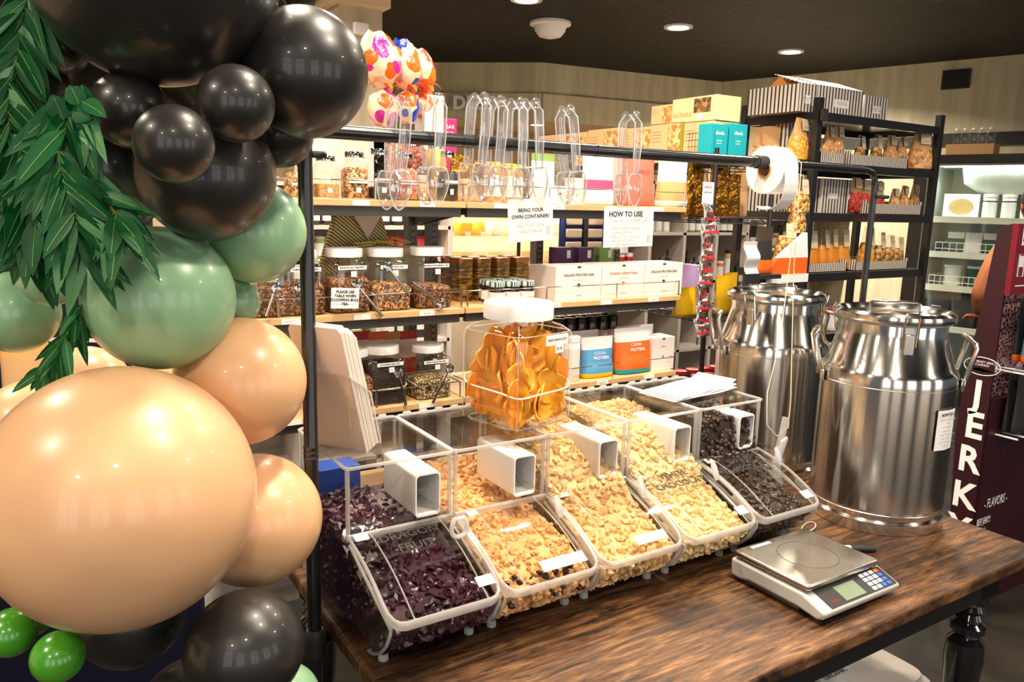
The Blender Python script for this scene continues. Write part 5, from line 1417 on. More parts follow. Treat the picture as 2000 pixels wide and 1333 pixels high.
# ---------------------------------------------------------------- lower shelf
for k, (px, top, fm, ff, lab, txt) in enumerate(((700, 678, TEA, .6, 'lower shelf tea canister hidden behind the paper bags', None), (761, 672, TEA3, .8, 'lower shelf canister of black loose tea', 'SOUTHERN BAR TEA'), (850, 670, TEA4, .42, 'lower shelf canister of pale mixed tea next to the mango jar', 'LEMON BALM TEA 4332'))):
    yc = GY + .1; x = X_(px, 790, GY + .03); h_ = at(px, top, y=yc).z - S3
    canister('tea_canister', lab, 'canister', .145, h_, (x, yc, S3), 0, band=(k > 0), fillm=fm, fill=ff, label=txt, group='tea canisters on the lower shelf', num='43%02d' % (k + 20), seed=k + 9)
spoon('tea scoop hooked on the black tea canister', 778, 729, 793, 792, ys)
spoon('tea scoop hooked on the pale mixed tea canister', 878, 720, 845, 788, ys)
y = GY + .06
p = X_(1112, 745, y); bottle('supplement_tub', 'white supplement tub right of the mango jar', 'tub', p, y, S3, .04, .19, PAPER, WHITE, WBOX, shoulder=.85, neck=.9)
for px, dy, w, top, cols, lab, mk in ((1136, .18, 62, 646, [(0, ORANGE), (.6, PAPER)], 'orange and white pouch behind the blue one', []), (1235, .25, 80, 636, [(0, PAPER), (.3, ORANGE), (.6, PAPER)], 'rear white pouch with an orange window', []),
    (1163, .07, 66, 658, [(0, YELLOW), (.14, BLUEP), (.72, PAPER)], 'light blue collagen pouch with yellow foot on the lower shelf', [('CLEAN', .6, .02, PAPER), ('PROTEIN', .5, .02, PAPER)]),
    (1231, .07, 78, 640, [(0, TEAL), (.12, ORANGE), (.76, PAPER)], 'orange protein pouch with teal foot on the lower shelf', [('CLEAN', .64, .02, PAPER), ('PROTEIN', .54, .02, PAPER)])):
    yy = GY + dy; x = X_(px, 735, yy); pouch('protein_pouch', lab, 'pouch', x, yy, S3, W_px(w, x, yy) * 1.08, at(px, top, y=yy).z - S3, cols, marks=mk)
x = X_(1287, 725, y); carton('shake_box', 'white box with a blue dot at the right end of the lower shelf', 'box', x, y + .03, S3, W_px(52, x, y), .1, at(1287, 658, y=y).z - S3, WBOX, marks=[('r', 0, .72, .03, .004, GREYINK), ('c', 0, .4, .007, BLUEP), ('r', 0, .95, .014, .008, DGREEN)])
# dark lidded jars, back row of the lower shelf
DJ = mat('dark_jar_lid', srgb(60, 55, 50), .3, metal=.8)
j0 = None
for r_ in range(2):
    for c_ in range(6):
        x = X_(1085, 650, GY + .3) + c_ * .062; yy = GY + .28 + r_ * .07
        if j0 is None:
            j0 = bottle('preserve_jar', 'dark lidded preserve jar in the back row of the lower shelf', 'jar', x, yy, S3, .028, .225, mat('brown_preserve', srgb(60, 30, 20), .2, coat=.4), DJ, PAPER, 'dark preserve jars on the lower shelf', .84, .85, 18)
        else: dup(j0, (x, yy, S3))
# snack bags behind the lower canisters
for k, (px, c_) in enumerate(((735, ORANGE), (765, KRAFT), (790, RED), (700, RED))):
    yy = GY + .33; x = X_(px, 790, yy)
    pouch('snack_bag', ['orange snack bag behind the black tea canister', 'brown snack bag behind the black tea canister', 'red snack bag behind the lower canisters', 'red snack bag behind the paper bag stack'][k], 'bag', x, yy, S3, .11, at(px, 648, y=yy).z - S3, [(0, c_), (.5, PAPER), (.8, c_)])

# ================================================================ WIRE RACK running away behind the gondola
WXa, WXb, WYa, WYb = 2.75, 3.15, 2.60, 4.25
WT, WM, WL = 1.755, 1.50, 1.03
t = thing('wire_rack', 'black wire shelving rack running away behind the pale wood shelves', 'shelving', (WXa, WYa, 0))
for x in (0, WXb - WXa):
    for y in (0, WYb - WYa):
        m = MB(); m.tube([(x, y, 0), (x, y, 2.0 if False else WT + .06)], .0125, 10)
        m.build('post', BLACKM, t)
def truss(m, a, b, h=.028, n=14):
    a, b = Vector(a), Vector(b); up = Vector((0, 0, h))
    m.tube([a, b], .003, 6); m.tube([a - up, b - up], .003, 6)
    pts = [a.lerp(b, k / n) - (up if k % 2 else Vector((0, 0, 0))) for k in range(n + 1)]
    m.tube(pts, .0022, 5)
for z in (WT, WM, WL, .45):
    m = MB(); X1_, Y1_ = WXb - WXa, WYb - WYa
    truss(m, (0, 0, z), (0, Y1_, z), n=56); truss(m, (X1_, 0, z), (X1_, Y1_, z), n=56); truss(m, (0, 0, z), (X1_, 0, z), n=14); truss(m, (0, Y1_, z), (X1_, Y1_, z), n=14)
    for k in range(22): x = X1_ * k / 21; m.tube([(x, 0, z), (x, Y1_, z)], .0016, 4)
    m.build('wire_shelf', BLACKM, t, 60)
m = MB()
for k in range(9): m.tube([(-.02, .0 + k * .02, WT + .0), (-.02, k * .02, WT + .14)], .0014, 4)
for k in range(5): m.tube([(-.02, 0, WT + .03 * k + .01), (-.02, .17, WT + .03 * k + .01)], .0014, 4)
m.build('side_grid', BLACKM, t)
def on_x(px, py): return at(px, py, x=WXa)
def crackerbox(name, lab, px0, px1, py_top, z, m_, grp, rot=-90, depth=.16, marks=(), base=None, xo=.02):
    """box with its face towards -X spanning the given pixel columns on the rack side"""
    a, b = on_x(px0, 330), on_x(px1, 330)
    w_ = abs(a.y - b.y); h_ = at((px0 + px1) / 2, py_top, x=WXa).z - z
    return carton(name, lab, 'box', WXa + xo + depth / 2, (a.y + b.y) / 2, z, w_ - .004, depth, h_, m_, R(rot), grp, marks)
CRK = granule('cracker_photo_print', (srgb(225, 170, 100), srgb(190, 120, 60), srgb(235, 195, 140)), 60, .6, .0)
CRK2 = granule('dark_biscuit_print', (srgb(120, 85, 40), srgb(80, 55, 25), srgb(165, 125, 70)), 50, .6, .0)
for px0, px1, top, lab in ((1045, 1140, 262, 'tan biscuit carton furthest along the wire rack'), (1140, 1200, 252, 'tan cracker carton second along the wire rack'), (1200, 1262, 250, 'tan cracker carton left of the stacked ones')):
    o = crackerbox('cracker_carton', lab, px0, px1, top, WT, TANBOX, 'tan cracker cartons on the wire rack')
    w_ = o.children[0].dimensions.x if False else 0
for px0, px1, top, z0, lab in ((1260, 1325, 240, WT, 'tan cracker carton with olive spine at the bottom of the stack'), (1325, 1384, 238, WT, 'tan cracker carton at the bottom right of the stack beside the teal boxes')):
    crackerbox('cracker_carton', lab, px0, px1, top, WT, TANBOX, 'bottom cartons of the cracker stack')
z2 = at(1322, 240, x=WXa).z
crackerbox('cracker_carton', 'tan carton on top of the stack, the smaller left one', 1260, 1300, 206, z2, TANBOX, 'top cartons of the cracker stack')
crackerbox('cracker_carton', 'large cream carton with a biscuit picture on top of the stack', 1300, 1386, 190, z2, mat('cream_card', srgb(240, 200, 150), .5), 'top cartons of the cracker stack')
# printed panels on the cartons facing the aisle
for o in [o for o in COL.objects if o.name.startswith('cracker_carton') and o.type == 'EMPTY']:
    bx = [c for c in o.children if c.name.startswith('box')][0]
    xs = [v.co.x for v in bx.data.vertices]; zs = [v.co.z for v in bx.data.vertices]; ys = [v.co.y for v in bx.data.vertices]
    W_, H_, D_ = max(xs), max(zs), -min(ys)
    big = 'large cream' in o['label']
    q = MB(); q.bb((.0 if big else .1) * W_, W_ * (.98 if not big else .75), -D_ - .0008, -D_, H_ * .04 if not big else H_ * .35, H_ * .93); q.build('picture', CRK2 if big else CRK, o, 0)
    if big:
        lettering('NUTHINS', .03, mat('gold_ink', srgb(190, 140, 50), .5), o, TM((-W_ * .5, -D_ - .001, H_ * .3), UP))
        q = MB(TM((W_ * .3, -D_ - .001, H_ * .2), UP)); q.lathe([(H_ * .14, 0), (H_ * .14, .001)], n=20); q.build('seal', PAPER, o)
    else:
        q = MB()
        for k in range(4): q.bb(-W_ * .9, -W_ * .3, -D_ - .0008, -D_, H_ * (.55 + .08 * k), H_ * (.565 + .08 * k))
        q.build('print_lines', mat('tan_ink', srgb(190, 130, 85), .6) if 'tan_ink' not in bpy.data.materials else bpy.data.materials['tan_ink'], o, 0)
    if 'olive' in o['label']:
        q = MB(); q.bb(W_ - .02, W_ + .001, -D_ - .001, -D_ + .002, 0, H_); q.build('spine', mat('olive_ink', srgb(150, 140, 30), .5), o, 0)
for k, (px0, px1, lab) in enumerate(((1386, 1420, 'teal box with white print on the wire rack, left one'), (1422, 1457, 'teal box with white print on the wire rack, right one'))):
    a, b = at(px0, 300, y=WYa), at(px1, 300, y=WYa); h_ = at(px0, 240, y=WYa).z - WT
    carton('teal_box', lab, 'box', (a.x + b.x) / 2, WYa + .04, WT, (b.x - a.x) - .003, .08, h_, TEAL, 0, 'teal boxes on the wire rack', marks=[('t', 0, .76, 'abads', .026, WHITE), ('t', 0, .55, 'ORIGINAL', .008, WHITE), ('t', 0, .48, 'SEA SALT', .008, WHITE), ('r', 0, .1, (b.x - a.x) * .85, .01, WHITE)])
# gold foil bags on the rack's middle shelf
for px, w_, top, lab in ((1352, 42, 312, 'crumpled gold foil bag beside the wire rack post, left one'), (1402, 44, 314, 'crumpled gold foil bag right of the clip strip, middle one'), (1428, 34, 340, 'crumpled gold foil bag nearest the white label roll')):
    yy = WYa + .08; p = at(px, 410, y=yy); 
    pouch('gold_foil_bag', lab, 'bag', p.x, yy, WM, W_px(w_, p.x, yy) * 1.1, at(px, top, y=yy).z - WM, [(0, GOLD)], group='gold foil bags on the wire rack')
yy = WYa + .25; p = at(1442, 400, y=yy); pouch('kraft_pouch', 'kraft topped crispbread bag behind the label roll', 'bag', p.x, yy, WM, .12, at(1442, 325, y=yy).z - WM, [(0, CLEARJ), (.0, TANBOX), (.5, KRAFT)], marks=[('FINGERS', .62, .02, GREYINK)])
yy = WYa + .2
for k, (y0, c_) in enumerate(((2.85, LILAC), (3.05, LILAC), (3.3, LILAC), (3.5, PURPLE))):
    carton('lilac_box', ['lilac box on the low wire shelf nearest the clip strip', 'lilac box second along the low wire shelf', 'lilac box third along the low wire shelf', 'purple box far along the low wire shelf'][k], 'box', WXa + .12, y0, WL, .17, .16, .13, c_, R(-90), 'lilac boxes on the low wire shelf', marks=[('r', .5, .35, .05, .05, PAPER)])
for k, (px, ty) in enumerate(((1338, 523), (1352, 527))):
    p = at(px, 560, y=WYa + .02 + .0); carton('lilac_pack', ['tall lilac pack at the front of the wire rack, left', 'tall lilac pack at the front of the wire rack, right'][k], 'box', WXa + .03 + k * .045 - .0, WYa + .14, WL, .04, .1, at(px, ty, y=WYa).z - WL, LILAC, 0, None, marks=[('r', 0, .4, .03, .02, PINK)])
for k, (px, w_, dy) in enumerate(((1345, 54, .0), (1418, 40, .0), (1432, 30, .1))):
    p = at(px, 625, y=WYa + .03 + dy); pouch('yellow_snack_bag', ['yellow snack bag under the lilac packs', 'yellow spotted snack bag left of the rear steel can', 'yellow snack bag behind the spotted one'][k], 'bag', p.x, WYa + .06 + dy, WL, W_px(w_, p.x, WYa), .14 if k == 0 else .19, [(0, mat('mustard_bag_%d' % k, srgb(215, 170, 20), .35, var=.3))])
# dark jars on the bottom shelf
j1 = None
for r_ in range(2):
    for k in range(4):
        x = WXa + .04 + k * .085; y = WYa + .06 + r_ * .12
        for lv in (0, 1):
            if j1 is None: j1 = bottle('red_label_jar', 'dark jar with a red label stacked on the bottom of the wire rack', 'jar', x, y, .45, .038, .14, BLACKMAT, RED, RED, 'dark jars with red labels on the wire rack', .82, .8, 18)
            else: dup(j1, (x, y, .45 + lv * .142))
# clip strip of silver snack packets
q = at(1384, 356, y=WYa - .04)
t = thing('clip_strip', 'hanging strip holding a column of silver packets with red bands', 'clip strip', q)
one(lambda m: m.tube([(0, .045, .06), (0, .02, .05), (0, .004, 0), (0, .004, -.75)], .003, 6)).build('strip', BLACKMAT, t)
one(lambda m: m.bb(-.035, .035, -.002, 0, -.10, -.0)).build('header_card', PAPER, t, 0)
lettering('SNACK', .016, RED, t, TM((0, -.003, -.022), UP)); lettering('BEEF BITES', .010, INK, t, TM((0, -.003, -.045), UP))
SILV = mat('silver_foil', (.7, .7, .68), .2, metal=1, bump=(40, 1, .01))
pk0 = None
for k in range(10):
    dy_ = [0, .004, -.003, .006][k % 4]
    loc = Vector((q.x + [.0, .006, -.006, .004][k % 4] - k * .0005 + .002, q.y - .012 - dy_, q.z - .14 - k * .058))
    if pk0 is None:
        pk0 = thing('silver_packet', '', 'snack packet', loc, group='silver packets on the hanging strip')
        m = MB(); m.loft([(-.045, .04, .002, 2), (-.035, .04, .004, 2.5), (0, .038, .012, 2.5), (.035, .04, .004, 2.5), (.045, .04, .002, 2)], 20); m.build('foil', SILV, pk0, 60)
        one(lambda m: m.bb(-.038, .038, -.0125, -.009, -.034, -.024)).build('red_band', RED, pk0, 0)
        one(lambda m: m.bb(-.025, .022, -.014, -.0105, -.012, .004)).build('label', mat('brown_red', srgb(110, 40, 35), .5), pk0, 0); o = pk0
    else: o = dup(pk0, loc)
    o.rotation_euler = (R(-12), R([4, -7, 3, 9, -5][k % 5]), R([10, -12, 20, -5][k % 4]))
    o['label'] = 'silver snack packet with a red band in the hanging column'

# ================================================================ BLACK STEEL RACK OF PASTA
RX0, RX1, RYa, RYb = 3.58, 4.72, 2.70, 3.18
RZs = [2.05, 1.795, 1.53, 1.205, .86, .45]
t = thing('steel_rack', 'black steel shelving rack of pasta bags with striped cartons on top', 'shelving', (RX0, RYa, 0))
for x in (0, RX1 - RX0):
    for y in (0, RYb - RYa):
        m = MB(); m.bb(x - .022, x + .022, y - .018, y + .018, 0, 2.12); m.build('post', BLACKM, t, 0, bevel=.002)
for z in RZs:
    X1_, Y1_ = RX1 - RX0, RYb - RYa
    m = MB(); m.bb(.0, X1_, -.012, .012, z - .045, z - .0); m.bb(.0, X1_, Y1_ - .012, Y1_ + .012, z - .045, z); m.bb(-.012, .012, 0, Y1_, z - .045, z); m.bb(X1_ - .012, X1_ + .012, 0, Y1_, z - .045, z)
    m.bb(.0, X1_, 0, Y1_, z - .012, z - .002); m.build('shelf', BLACKM, t, 0)
m = MB(); m.bb(-.02, .02, -.05, -.03, 2.0, 2.06); m.build('foam_clip', BLACKMAT, t)
def rX(px, y=RYa): return at(px, 300, y=y).x
# striped cartons on top
def flapbox(lab, x0, x1, d, h, flap):
    t = thing('striped_carton', lab, 'carton', ((x0 + x1) / 2, RYa + .06 + d / 2, 2.052), group='striped cartons on top of the rack')
    w_ = x1 - x0
    m = MB(); m.bb(-w_ / 2, w_ / 2, -d / 2, d / 2, 0, h); m.build('box', STRIPEBOX, t, 0)
    if flap:
        m = MB(); m.add([(-w_ / 2, -d / 2, h), (w_ / 2, -d / 2, h), (w_ / 2, 0, h + .06), (-w_ / 2, 0, h + .06), (-w_ / 2, -d / 2, h + .004), (w_ / 2, -d / 2, h + .004), (w_ / 2, 0, h + .064), (-w_ / 2, 0, h + .064)], [(0, 3, 2, 1), (4, 5, 6, 7), (0, 1, 5, 4), (1, 2, 6, 5), (2, 3, 7, 6), (3, 0, 4, 7)]); m.build('flap', STRIPEBOX, t, 0)
        m = MB(); m.add([(w_ / 2, -d / 2, h), (w_ / 2, d / 2, h), (w_ / 2 - .08, 0, h + .065)], [(0, 1, 2), (2, 1, 0)]); m.build('end_flap', KRAFT, t, 0)
    one(lambda q: q.bb(-w_ * .12, w_ * .2, -d / 2 - .001, -d / 2, h * .3, h * .6)).build('label', PAPER, t, 0)
    lettering('PASTA', .03, GREYINK, t, TM((w_ * .04, -d / 2 - .002, h * .45), UP))
    return t
hh = at(1600, 162, y=RYa).z - 2.05
flapbox('large striped carton with open flaps on top of the black rack', rX(1605), rX(1693), .34, hh, True)
flapbox('narrower striped carton right of the large one on the black rack', rX(1697), rX(1742), .3, hh * .92, False)
o = flapbox('striped carton behind the rack post, left part of the row on top', rX(1540) + .12, rX(1602), .34, hh * .98, True)
# pasta bags and trays
PAS = {
 'yellow': granule('yellow_pasta', (srgb(240, 170, 60), srgb(225, 145, 40), srgb(250, 190, 90)), 60, .45, .8, .006, coat=.4),
 'penne': granule('pale_penne', (srgb(230, 170, 105), srgb(205, 135, 75), srgb(245, 195, 135)), 45, .45, .9, .008, coat=.4),
 'mixed': granule('mixed_pasta', (srgb(225, 165, 80), srgb(150, 90, 45), srgb(110, 110, 40), srgb(245, 195, 110)), 55, .45, .9, .008, coat=.4),
 'red': granule('red_pasta', (srgb(200, 40, 35), srgb(160, 25, 25), srgb(220, 80, 50)), 60, .45, .8, .006, coat=.4),
 'long': mat('long_yellow_pasta', srgb(235, 150, 45), .35, coat=.4, var=.15)}
PLAB = mat('pale_paper_label', srgb(215, 200, 165), .7)
def pasta(lab, px, z, y, w, h, kind, head='card', grp='pasta bags on the black rack'):
    x = rX(px, y)
    t = thing('pasta_bag', lab, 'bag', (x, y, z), rn.uniform(-.25, .25), grp)
    hf = .62 if head != 'tall' else .7
    one(lambda m: m.loft([(0, w * .42, w * .26, 3), (.03 * h, w * .48, w * .32, 3), (h * .3, w * .5, w * .33, 2.6), (h * (hf - .08), w * .46, w * .26, 2.4), (h * hf, w * .4, w * .2, 2)], 20)).build('pasta', PAS[kind], t, 50)
    one(lambda m: m.loft([(h * (hf - .05), w * .45, w * .23, 2.2), (h * .8, w * .42, w * .12, 2), (h, w * .34, w * .02, 2)], 20)).build('wrapper', KRAFT if head == 'kraft' else CLEARJ if head == 'card' else TANBOX, t, 50)
    M = TM((0, -w * .2, h * .8), (R(-9), 0, 0))
    q = MB(M); q.bb(-w * .24, w * .24, -.002, 0, -h * .26 if head != 'kraft' else -h * .1, h * .17); q.build('label', PLAB, t, 0)
    q = MB(M); q.bb(-w * .16, w * .16, -.003, -.002, -h * .04, h * .0); q.build('print', GREYINK, t, 0)
    return t
def tray(lab, px0, px1, z, y=RYa + .03, h=.06, d=.2):
    x0, x1 = rX(px0, y), rX(px1, y)
    t = thing('striped_tray', lab, 'tray', ((x0 + x1) / 2, y, z), group='striped card trays on the black rack')
    w_ = x1 - x0
    m = MB(); m.bb(-w_ / 2, w_ / 2, 0, .004, 0, h); m.bb(-w_ / 2, -w_ / 2 + .004, 0, d, 0, h * 1.3); m.bb(w_ / 2 - .004, w_ / 2, 0, d, 0, h * 1.3); m.bb(-w_ / 2, w_ / 2, d - .004, d, 0, h * 1.3); m.bb(-w_ / 2, w_ / 2, 0, d, 0, .003)
    m.build('tray', STRIPETRAY, t, 0)
A_, B_, C_ = RZs[1], RZs[2], RZs[3]
tray('striped tray on the upper rack shelf, left', 1602, 1650, A_); tray('long striped tray on the upper rack shelf', 1662, 1775, A_)
tray('striped tray on the middle rack shelf under the small bags', 1704, 1812, B_); tray('striped tray on the lower rack shelf, left', 1588, 1676, C_, h=.05); tray('striped tray on the lower rack shelf, right', 1694, 1797, C_, h=.05)
yb = RYa + .1
rows = [
 (A_, yb, [(1616, .10, .2, 'penne', 'kraft'), (1634, .10, .21, 'penne', 'kraft'), (1679, .085, .17, 'mixed', 'card'), (1711, .09, .185, 'mixed', 'card'), (1738, .10, .19, 'penne', 'kraft'), (1760, .10, .19, 'penne', 'kraft')]),
 (A_, RYa + .05, [(1797, .16, .21, 'penne', 'kraft')]),
 (B_, yb, [(1678, .1, .2, 'red', 'kraft'), (1722, .11, .19, 'red', 'kraft'), (1697, .1, .19, 'red', 'kraft'), (1757, .08, .15, 'penne', 'kraft'), (1775, .085, .17, 'penne', 'kraft'), (1795, .085, .18, 'penne', 'kraft')]),
 (C_, yb, [(1600, .1, .23, 'long', 'card'), (1625, .095, .23, 'long', 'card'), (1642, .09, .24, 'long', 'card'), (1664, .1, .24, 'long', 'card'), (1712, .12, .25, 'yellow', 'card'), (1738, .09, .22, 'mixed', 'card'), (1757, .09, .2, 'mixed', 'card'), (1775, .09, .19, 'mixed', 'card')])]
pos = {A_: 'upper', B_: 'middle', C_: 'lower'}
cnm = {'penne': 'pale penne', 'mixed': 'mixed coloured pasta', 'red': 'red pasta', 'long': 'long yellow pasta', 'yellow': 'yellow pasta ribbons'}
ordw = ['first', 'second', 'third', 'fourth', 'fifth', 'sixth', 'seventh', 'eighth']
for z, y, L in rows:
    for k, (px, w_, h_, kd, hd) in enumerate(L):
        lab = 'bag of %s, %s from the left in the %s rack row' % (cnm[kd], ordw[k], pos[z]) if len(L) > 1 else 'big bag of pale penne at the right end of the upper rack shelf'
        pasta(lab, px, z + .004, y, w_, h_, kd, hd)
# left side of the rack, seen end-on: bags, cartons
def rside(px, y): return at(px, 300, x=RX0)
for k, (px, z, w_, h_, kd, nm) in enumerate(((1558, A_, .15, .22, 'yellow', 'big bag of yellow pasta left of the front rack post'), (1566, B_, .13, .2, 'mixed', 'bag of mixed dried pasta left of the front rack post'), (1548, C_, .14, .2, 'mixed', 'hanging bag of mixed pasta above the rear steel can'))):
    pasta(nm, px, z + .004, RYa + .07, w_, h_, kd, 'kraft', 'bags at the left end of the rack')
for k, px in enumerate((1477, 1495)):
    p = at(px, 260, x=RX0 - .05); t_ = pouch('clear_bag', ['clear bag of pale crackers at the left end of the upper rack shelf', 'second clear bag of pale crackers beside the striped cartons'][k], 'bag', RX0 - .0, p.y, A_, .1, .2, [(0, CLEARJ), (.0, PAS['penne']), (.6, KRAFT)], rz=R(-60))
for k, (y0, z, h_) in enumerate(((RYa + .2, A_, .22), (RYa + .3, A_, .21), (RYa + .22, B_, .2), (RYa + .35, B_, .21))):
    carton('striped_case', ['striped case inside the upper rack shelf', 'rear striped case inside the upper rack shelf', 'striped case inside the middle rack shelf', 'rear striped case inside the middle rack shelf'][k], 'carton', RX0 + .16, y0 + .05, z, .26, .09, h_, STRIPEBOX)
for k, (px0, px1) in enumerate(((1592, 1640), (1642, 1668))):
    x0, x1 = rX(px0, RYa + .15), rX(px1, RYa + .15); carton('striped_case', ['wide striped case behind the middle rack shelf front post', 'striped case left of the red pasta bags'][k], 'carton', (x0 + x1) / 2 + .02, RYa + .2, B_, x1 - x0, .2, .19, STRIPEBOX, marks=[('r', 0, .5, .08, .03, PAPER)])
# hanging chain of mixed pasta bags beside the rack, and orange/white cone card, white paper, dark bag
z0 = at(1580, 360, y=RYa - .1).z
for k in range(4):
    p = at([1570, 1568, 1552, 1555][k], [385, 425, 470, 505][k], y=RYa - .14); 
    pasta(['uppermost small bag of mixed pasta hanging on the rack end', 'second small bag of mixed pasta hanging on the rack end', 'third small bag of mixed pasta hanging on the rack end', 'lowest small bag of mixed pasta behind the rear can'][k], [1570, 1568, 1552, 1555][k], p.z - .08, RYa - .14, .12, .17, 'mixed', 'card', 'small bags hanging on the rack end')
q = at(1566, 345, y=RYa - .11)
t = thing('hanging_strip', 'thin black strip carrying the small mixed pasta bags on the rack end', 'clip strip', q)
one(lambda m: m.tube([(0, .1, .02), (0, 0, 0), (-.01, 0, -.35), (-.04, 0, -.62)], .005, 6)).build('strip', BLACKMAT, t)
p = at(1520, 535, y=RYa - .2)
t = thing('display_cone', 'orange and white wedge of card standing behind the rear steel can', 'display card', (p.x, RYa - .24, p.z))
one(lambda m: m.prism([(-.13, 0), (.16, 0), (.16, .08), (-.06, .08)], 0, .03, 'y')).build('base', ORANGE, t); one(lambda m: m.prism([(-.05, .08), (.16, .08), (.14, .2)], 0, .03, 'y')).build('top', PAPER, t)
one(lambda m: m.bb(-.16, .17, -.005, .035, -.04, 0)).build('foot', PAPER, t); one(lambda m: m.bb(-.1, .1, .0, .03, -p.z, -.04)).build('stand', BLACKMAT, t)
p = at(1490, 500, y=RYa - .25)
pouch('dark_bag', 'black and orange coffee bag beside the orange card', 'bag', p.x, RYa - .25, at(1490, 535, y=RYa - .25).z, .12, .22, [(0, ORANGE), (.3, BLACKMAT), (.65, mat('brown_foil', srgb(90, 80, 65), .3, metal=.5))])
q = at(1490, 535, y=RYa - .25)
o = one(lambda m: (m.bb(-.07, .07, -.05, .05, q.z - .02, q.z), m.bb(-.012, .012, -.012, .012, .01, q.z - .02), m.bb(-.1, .1, -.1, .1, 0, .012))).build('pedestal', BLACKMAT, None, 0, loc=(q.x, RYa - .25, 0)); tag(o, 'thin black pedestal under the black and orange bag behind the cans', 'pedestal')
p = at(1470, 535, y=2.35)
t = thing('paper_sheet', 'creased white paper sheets standing behind the rear steel can', 'paper', (p.x, 2.35, p.z))
m = MB(); m.grid(lambda u, v: ((u - .5) * .085 - .02 * v, .01 * math.sin(v * 9), .14 * v), 3, 12, .002); m.build('sheet', PAPER, t, 60)
one(lambda m: m.bb(-.04, .05, -.0, .02, -p.z, 0)).build('stand', BLACKMAT, t)

# low shelf of colourful jars under the rack front
cols_ = [PINK, RED, PEACHP, YELLOW, PAPER]
for r_, z in enumerate((RZs[4],)):
    for k in range(14):
        x = RX0 + .07 + k * .078
        bottle('spice_jar', '%s spice jar on the low rack shelf, %s' % (['pink', 'red', 'peach', 'yellow', 'white'][k % 5], 'left half' if k < 7 else 'right half'), 'jar', x, RYa + .07, z, .03, .13, cols_[k % 5], BLACKMAT if k % 2 else PINK, PAPER, 'spice jars on the low rack shelf', .82, .8, 14)

# ================================================================ FRIDGE
ang = math.atan2(W3[1] - W2[1], W3[0] - W2[0])      # along the right wall
fa = Vector((6.22, 3.72, 0)); fdir = Vector((math.cos(ang), math.sin(ang), 0)); 
t = thing('display_fridge', 'tall black glass door display fridge lit inside against the right wall', 'fridge', fa, ang)
FW, FH, FD = 1.35, 2.0, .75
INT = mat('fridge_interior', srgb(205, 212, 200), .5)
# local x along front, local y into the wall (+)
m = MB(); m.bb(0, .10, 0, FD, 0, FH); m.bb(FW - .1, FW, 0, FD, 0, FH); m.bb(0, FW, 0, FD, FH - .07, FH); m.bb(0, FW, 0, FD, 0, .25); m.bb(0, FW, FD - .04, FD, 0, FH); m.build('cabinet', BLACKM, t, 0)
m = MB(); m.bb(.10, .115, .02, FD - .05, .25, FH - .07); m.bb(.1, FW - .1, FD - .06, FD - .045, .25, FH - .07); m.bb(FW - .115, FW - .1, .02, FD - .05, .25, FH - .07); m.bb(.1, FW - .1, .02, FD - .05, FH - .085, FH - .07); m.build('lining', INT, t, 0)
LED = mat('cool_led', (.85, 1, .9), emit=9)
one(lambda m: m.bb(.118, .13, .03, .045, .3, FH - .1)).build('light_strip', LED, t, 0)
one(lambda m: m.bb(.2, FW - .2, .05, .07, FH - .095, FH - .086)).build('light_strip', LED, t, 0)
l = area_light('fridge_lamp', (FW / 2, .12, FH - .1), (R(-20), 0, 0), 1.0, .12, 14, (.9, 1, .93), parent=t)
one(lambda m: m.loft([(FH - .3, .3, .2, 3), (FH - .22, .42, .26, 4), (FH - .09, .44, .28, 5)], 30)).build('cooling_unit', mat('fridge_white', srgb(225, 232, 222), .4), t, loc=(FW / 2 + .05, .38, 0))
FZ = [1.5, 1.22, .95, .62]
for z in FZ: one(lambda m: (m.bb(.12, FW - .12, .06, FD - .08, z - .012, z), m.bb(.12, FW - .12, .05, .065, z - .03, z + .02))).build('shelf', mat('fridge_shelf', srgb(215, 220, 205), .5) if 'fridge_shelf' not in bpy.data.materials else bpy.data.materials['fridge_shelf'], t, 0)
one(lambda m: m.bb(.1, FW - .1, .0, .006, .25, FH - .07)).build('glass_door', GLASS, t, 0)
def inF(x, y, z):
    return fa + fdir * x + Vector((-fdir.y, fdir.x, 0)) * y + Vector((0, 0, z))
def frt(o, lx, ly, z): o.location = inF(lx, ly, z); o.rotation_euler = (0, 0, ang)
o = carton('pie_box', 'white pie box with an oval window on the top fridge shelf', 'box', 0, 0, 0, .26, .1, .2, PAPER, marks=[]); frt(o, .32, .25, FZ[0])
one(lambda m: m.lathe([(.09, 0), (.09, .002)], n=24, T=TM((0, -.052, .1), UP) @ Matrix.Diagonal((1, .7, 1, 1)))).build('window', mat('pie_crust', srgb(190, 160, 100), .5, var=.3), o)
for k in range(5):
    o = bottle('cream_carton', ['white tub with a dark band beside the pie box', 'second white tub with a dark band on the top fridge shelf', 'third white tub on the top fridge shelf', 'fourth white tub on the top fridge shelf', 'fifth white tub on the top fridge shelf'][k], 'tub', 0, 0, 0, .05, .2, PAPER, PAPER, mat('tubband%d' % k, srgb(90, 40, 50), .5) if k < 0 else PAPER, 'white tubs in the fridge', .85, .95)
    one(lambda m: m.lathe([(.0515, .14), (.0515, .15)], n=20, cap=False)).build('band', MAROON, o); frt(o, .53 + k * .13, .18, FZ[0])
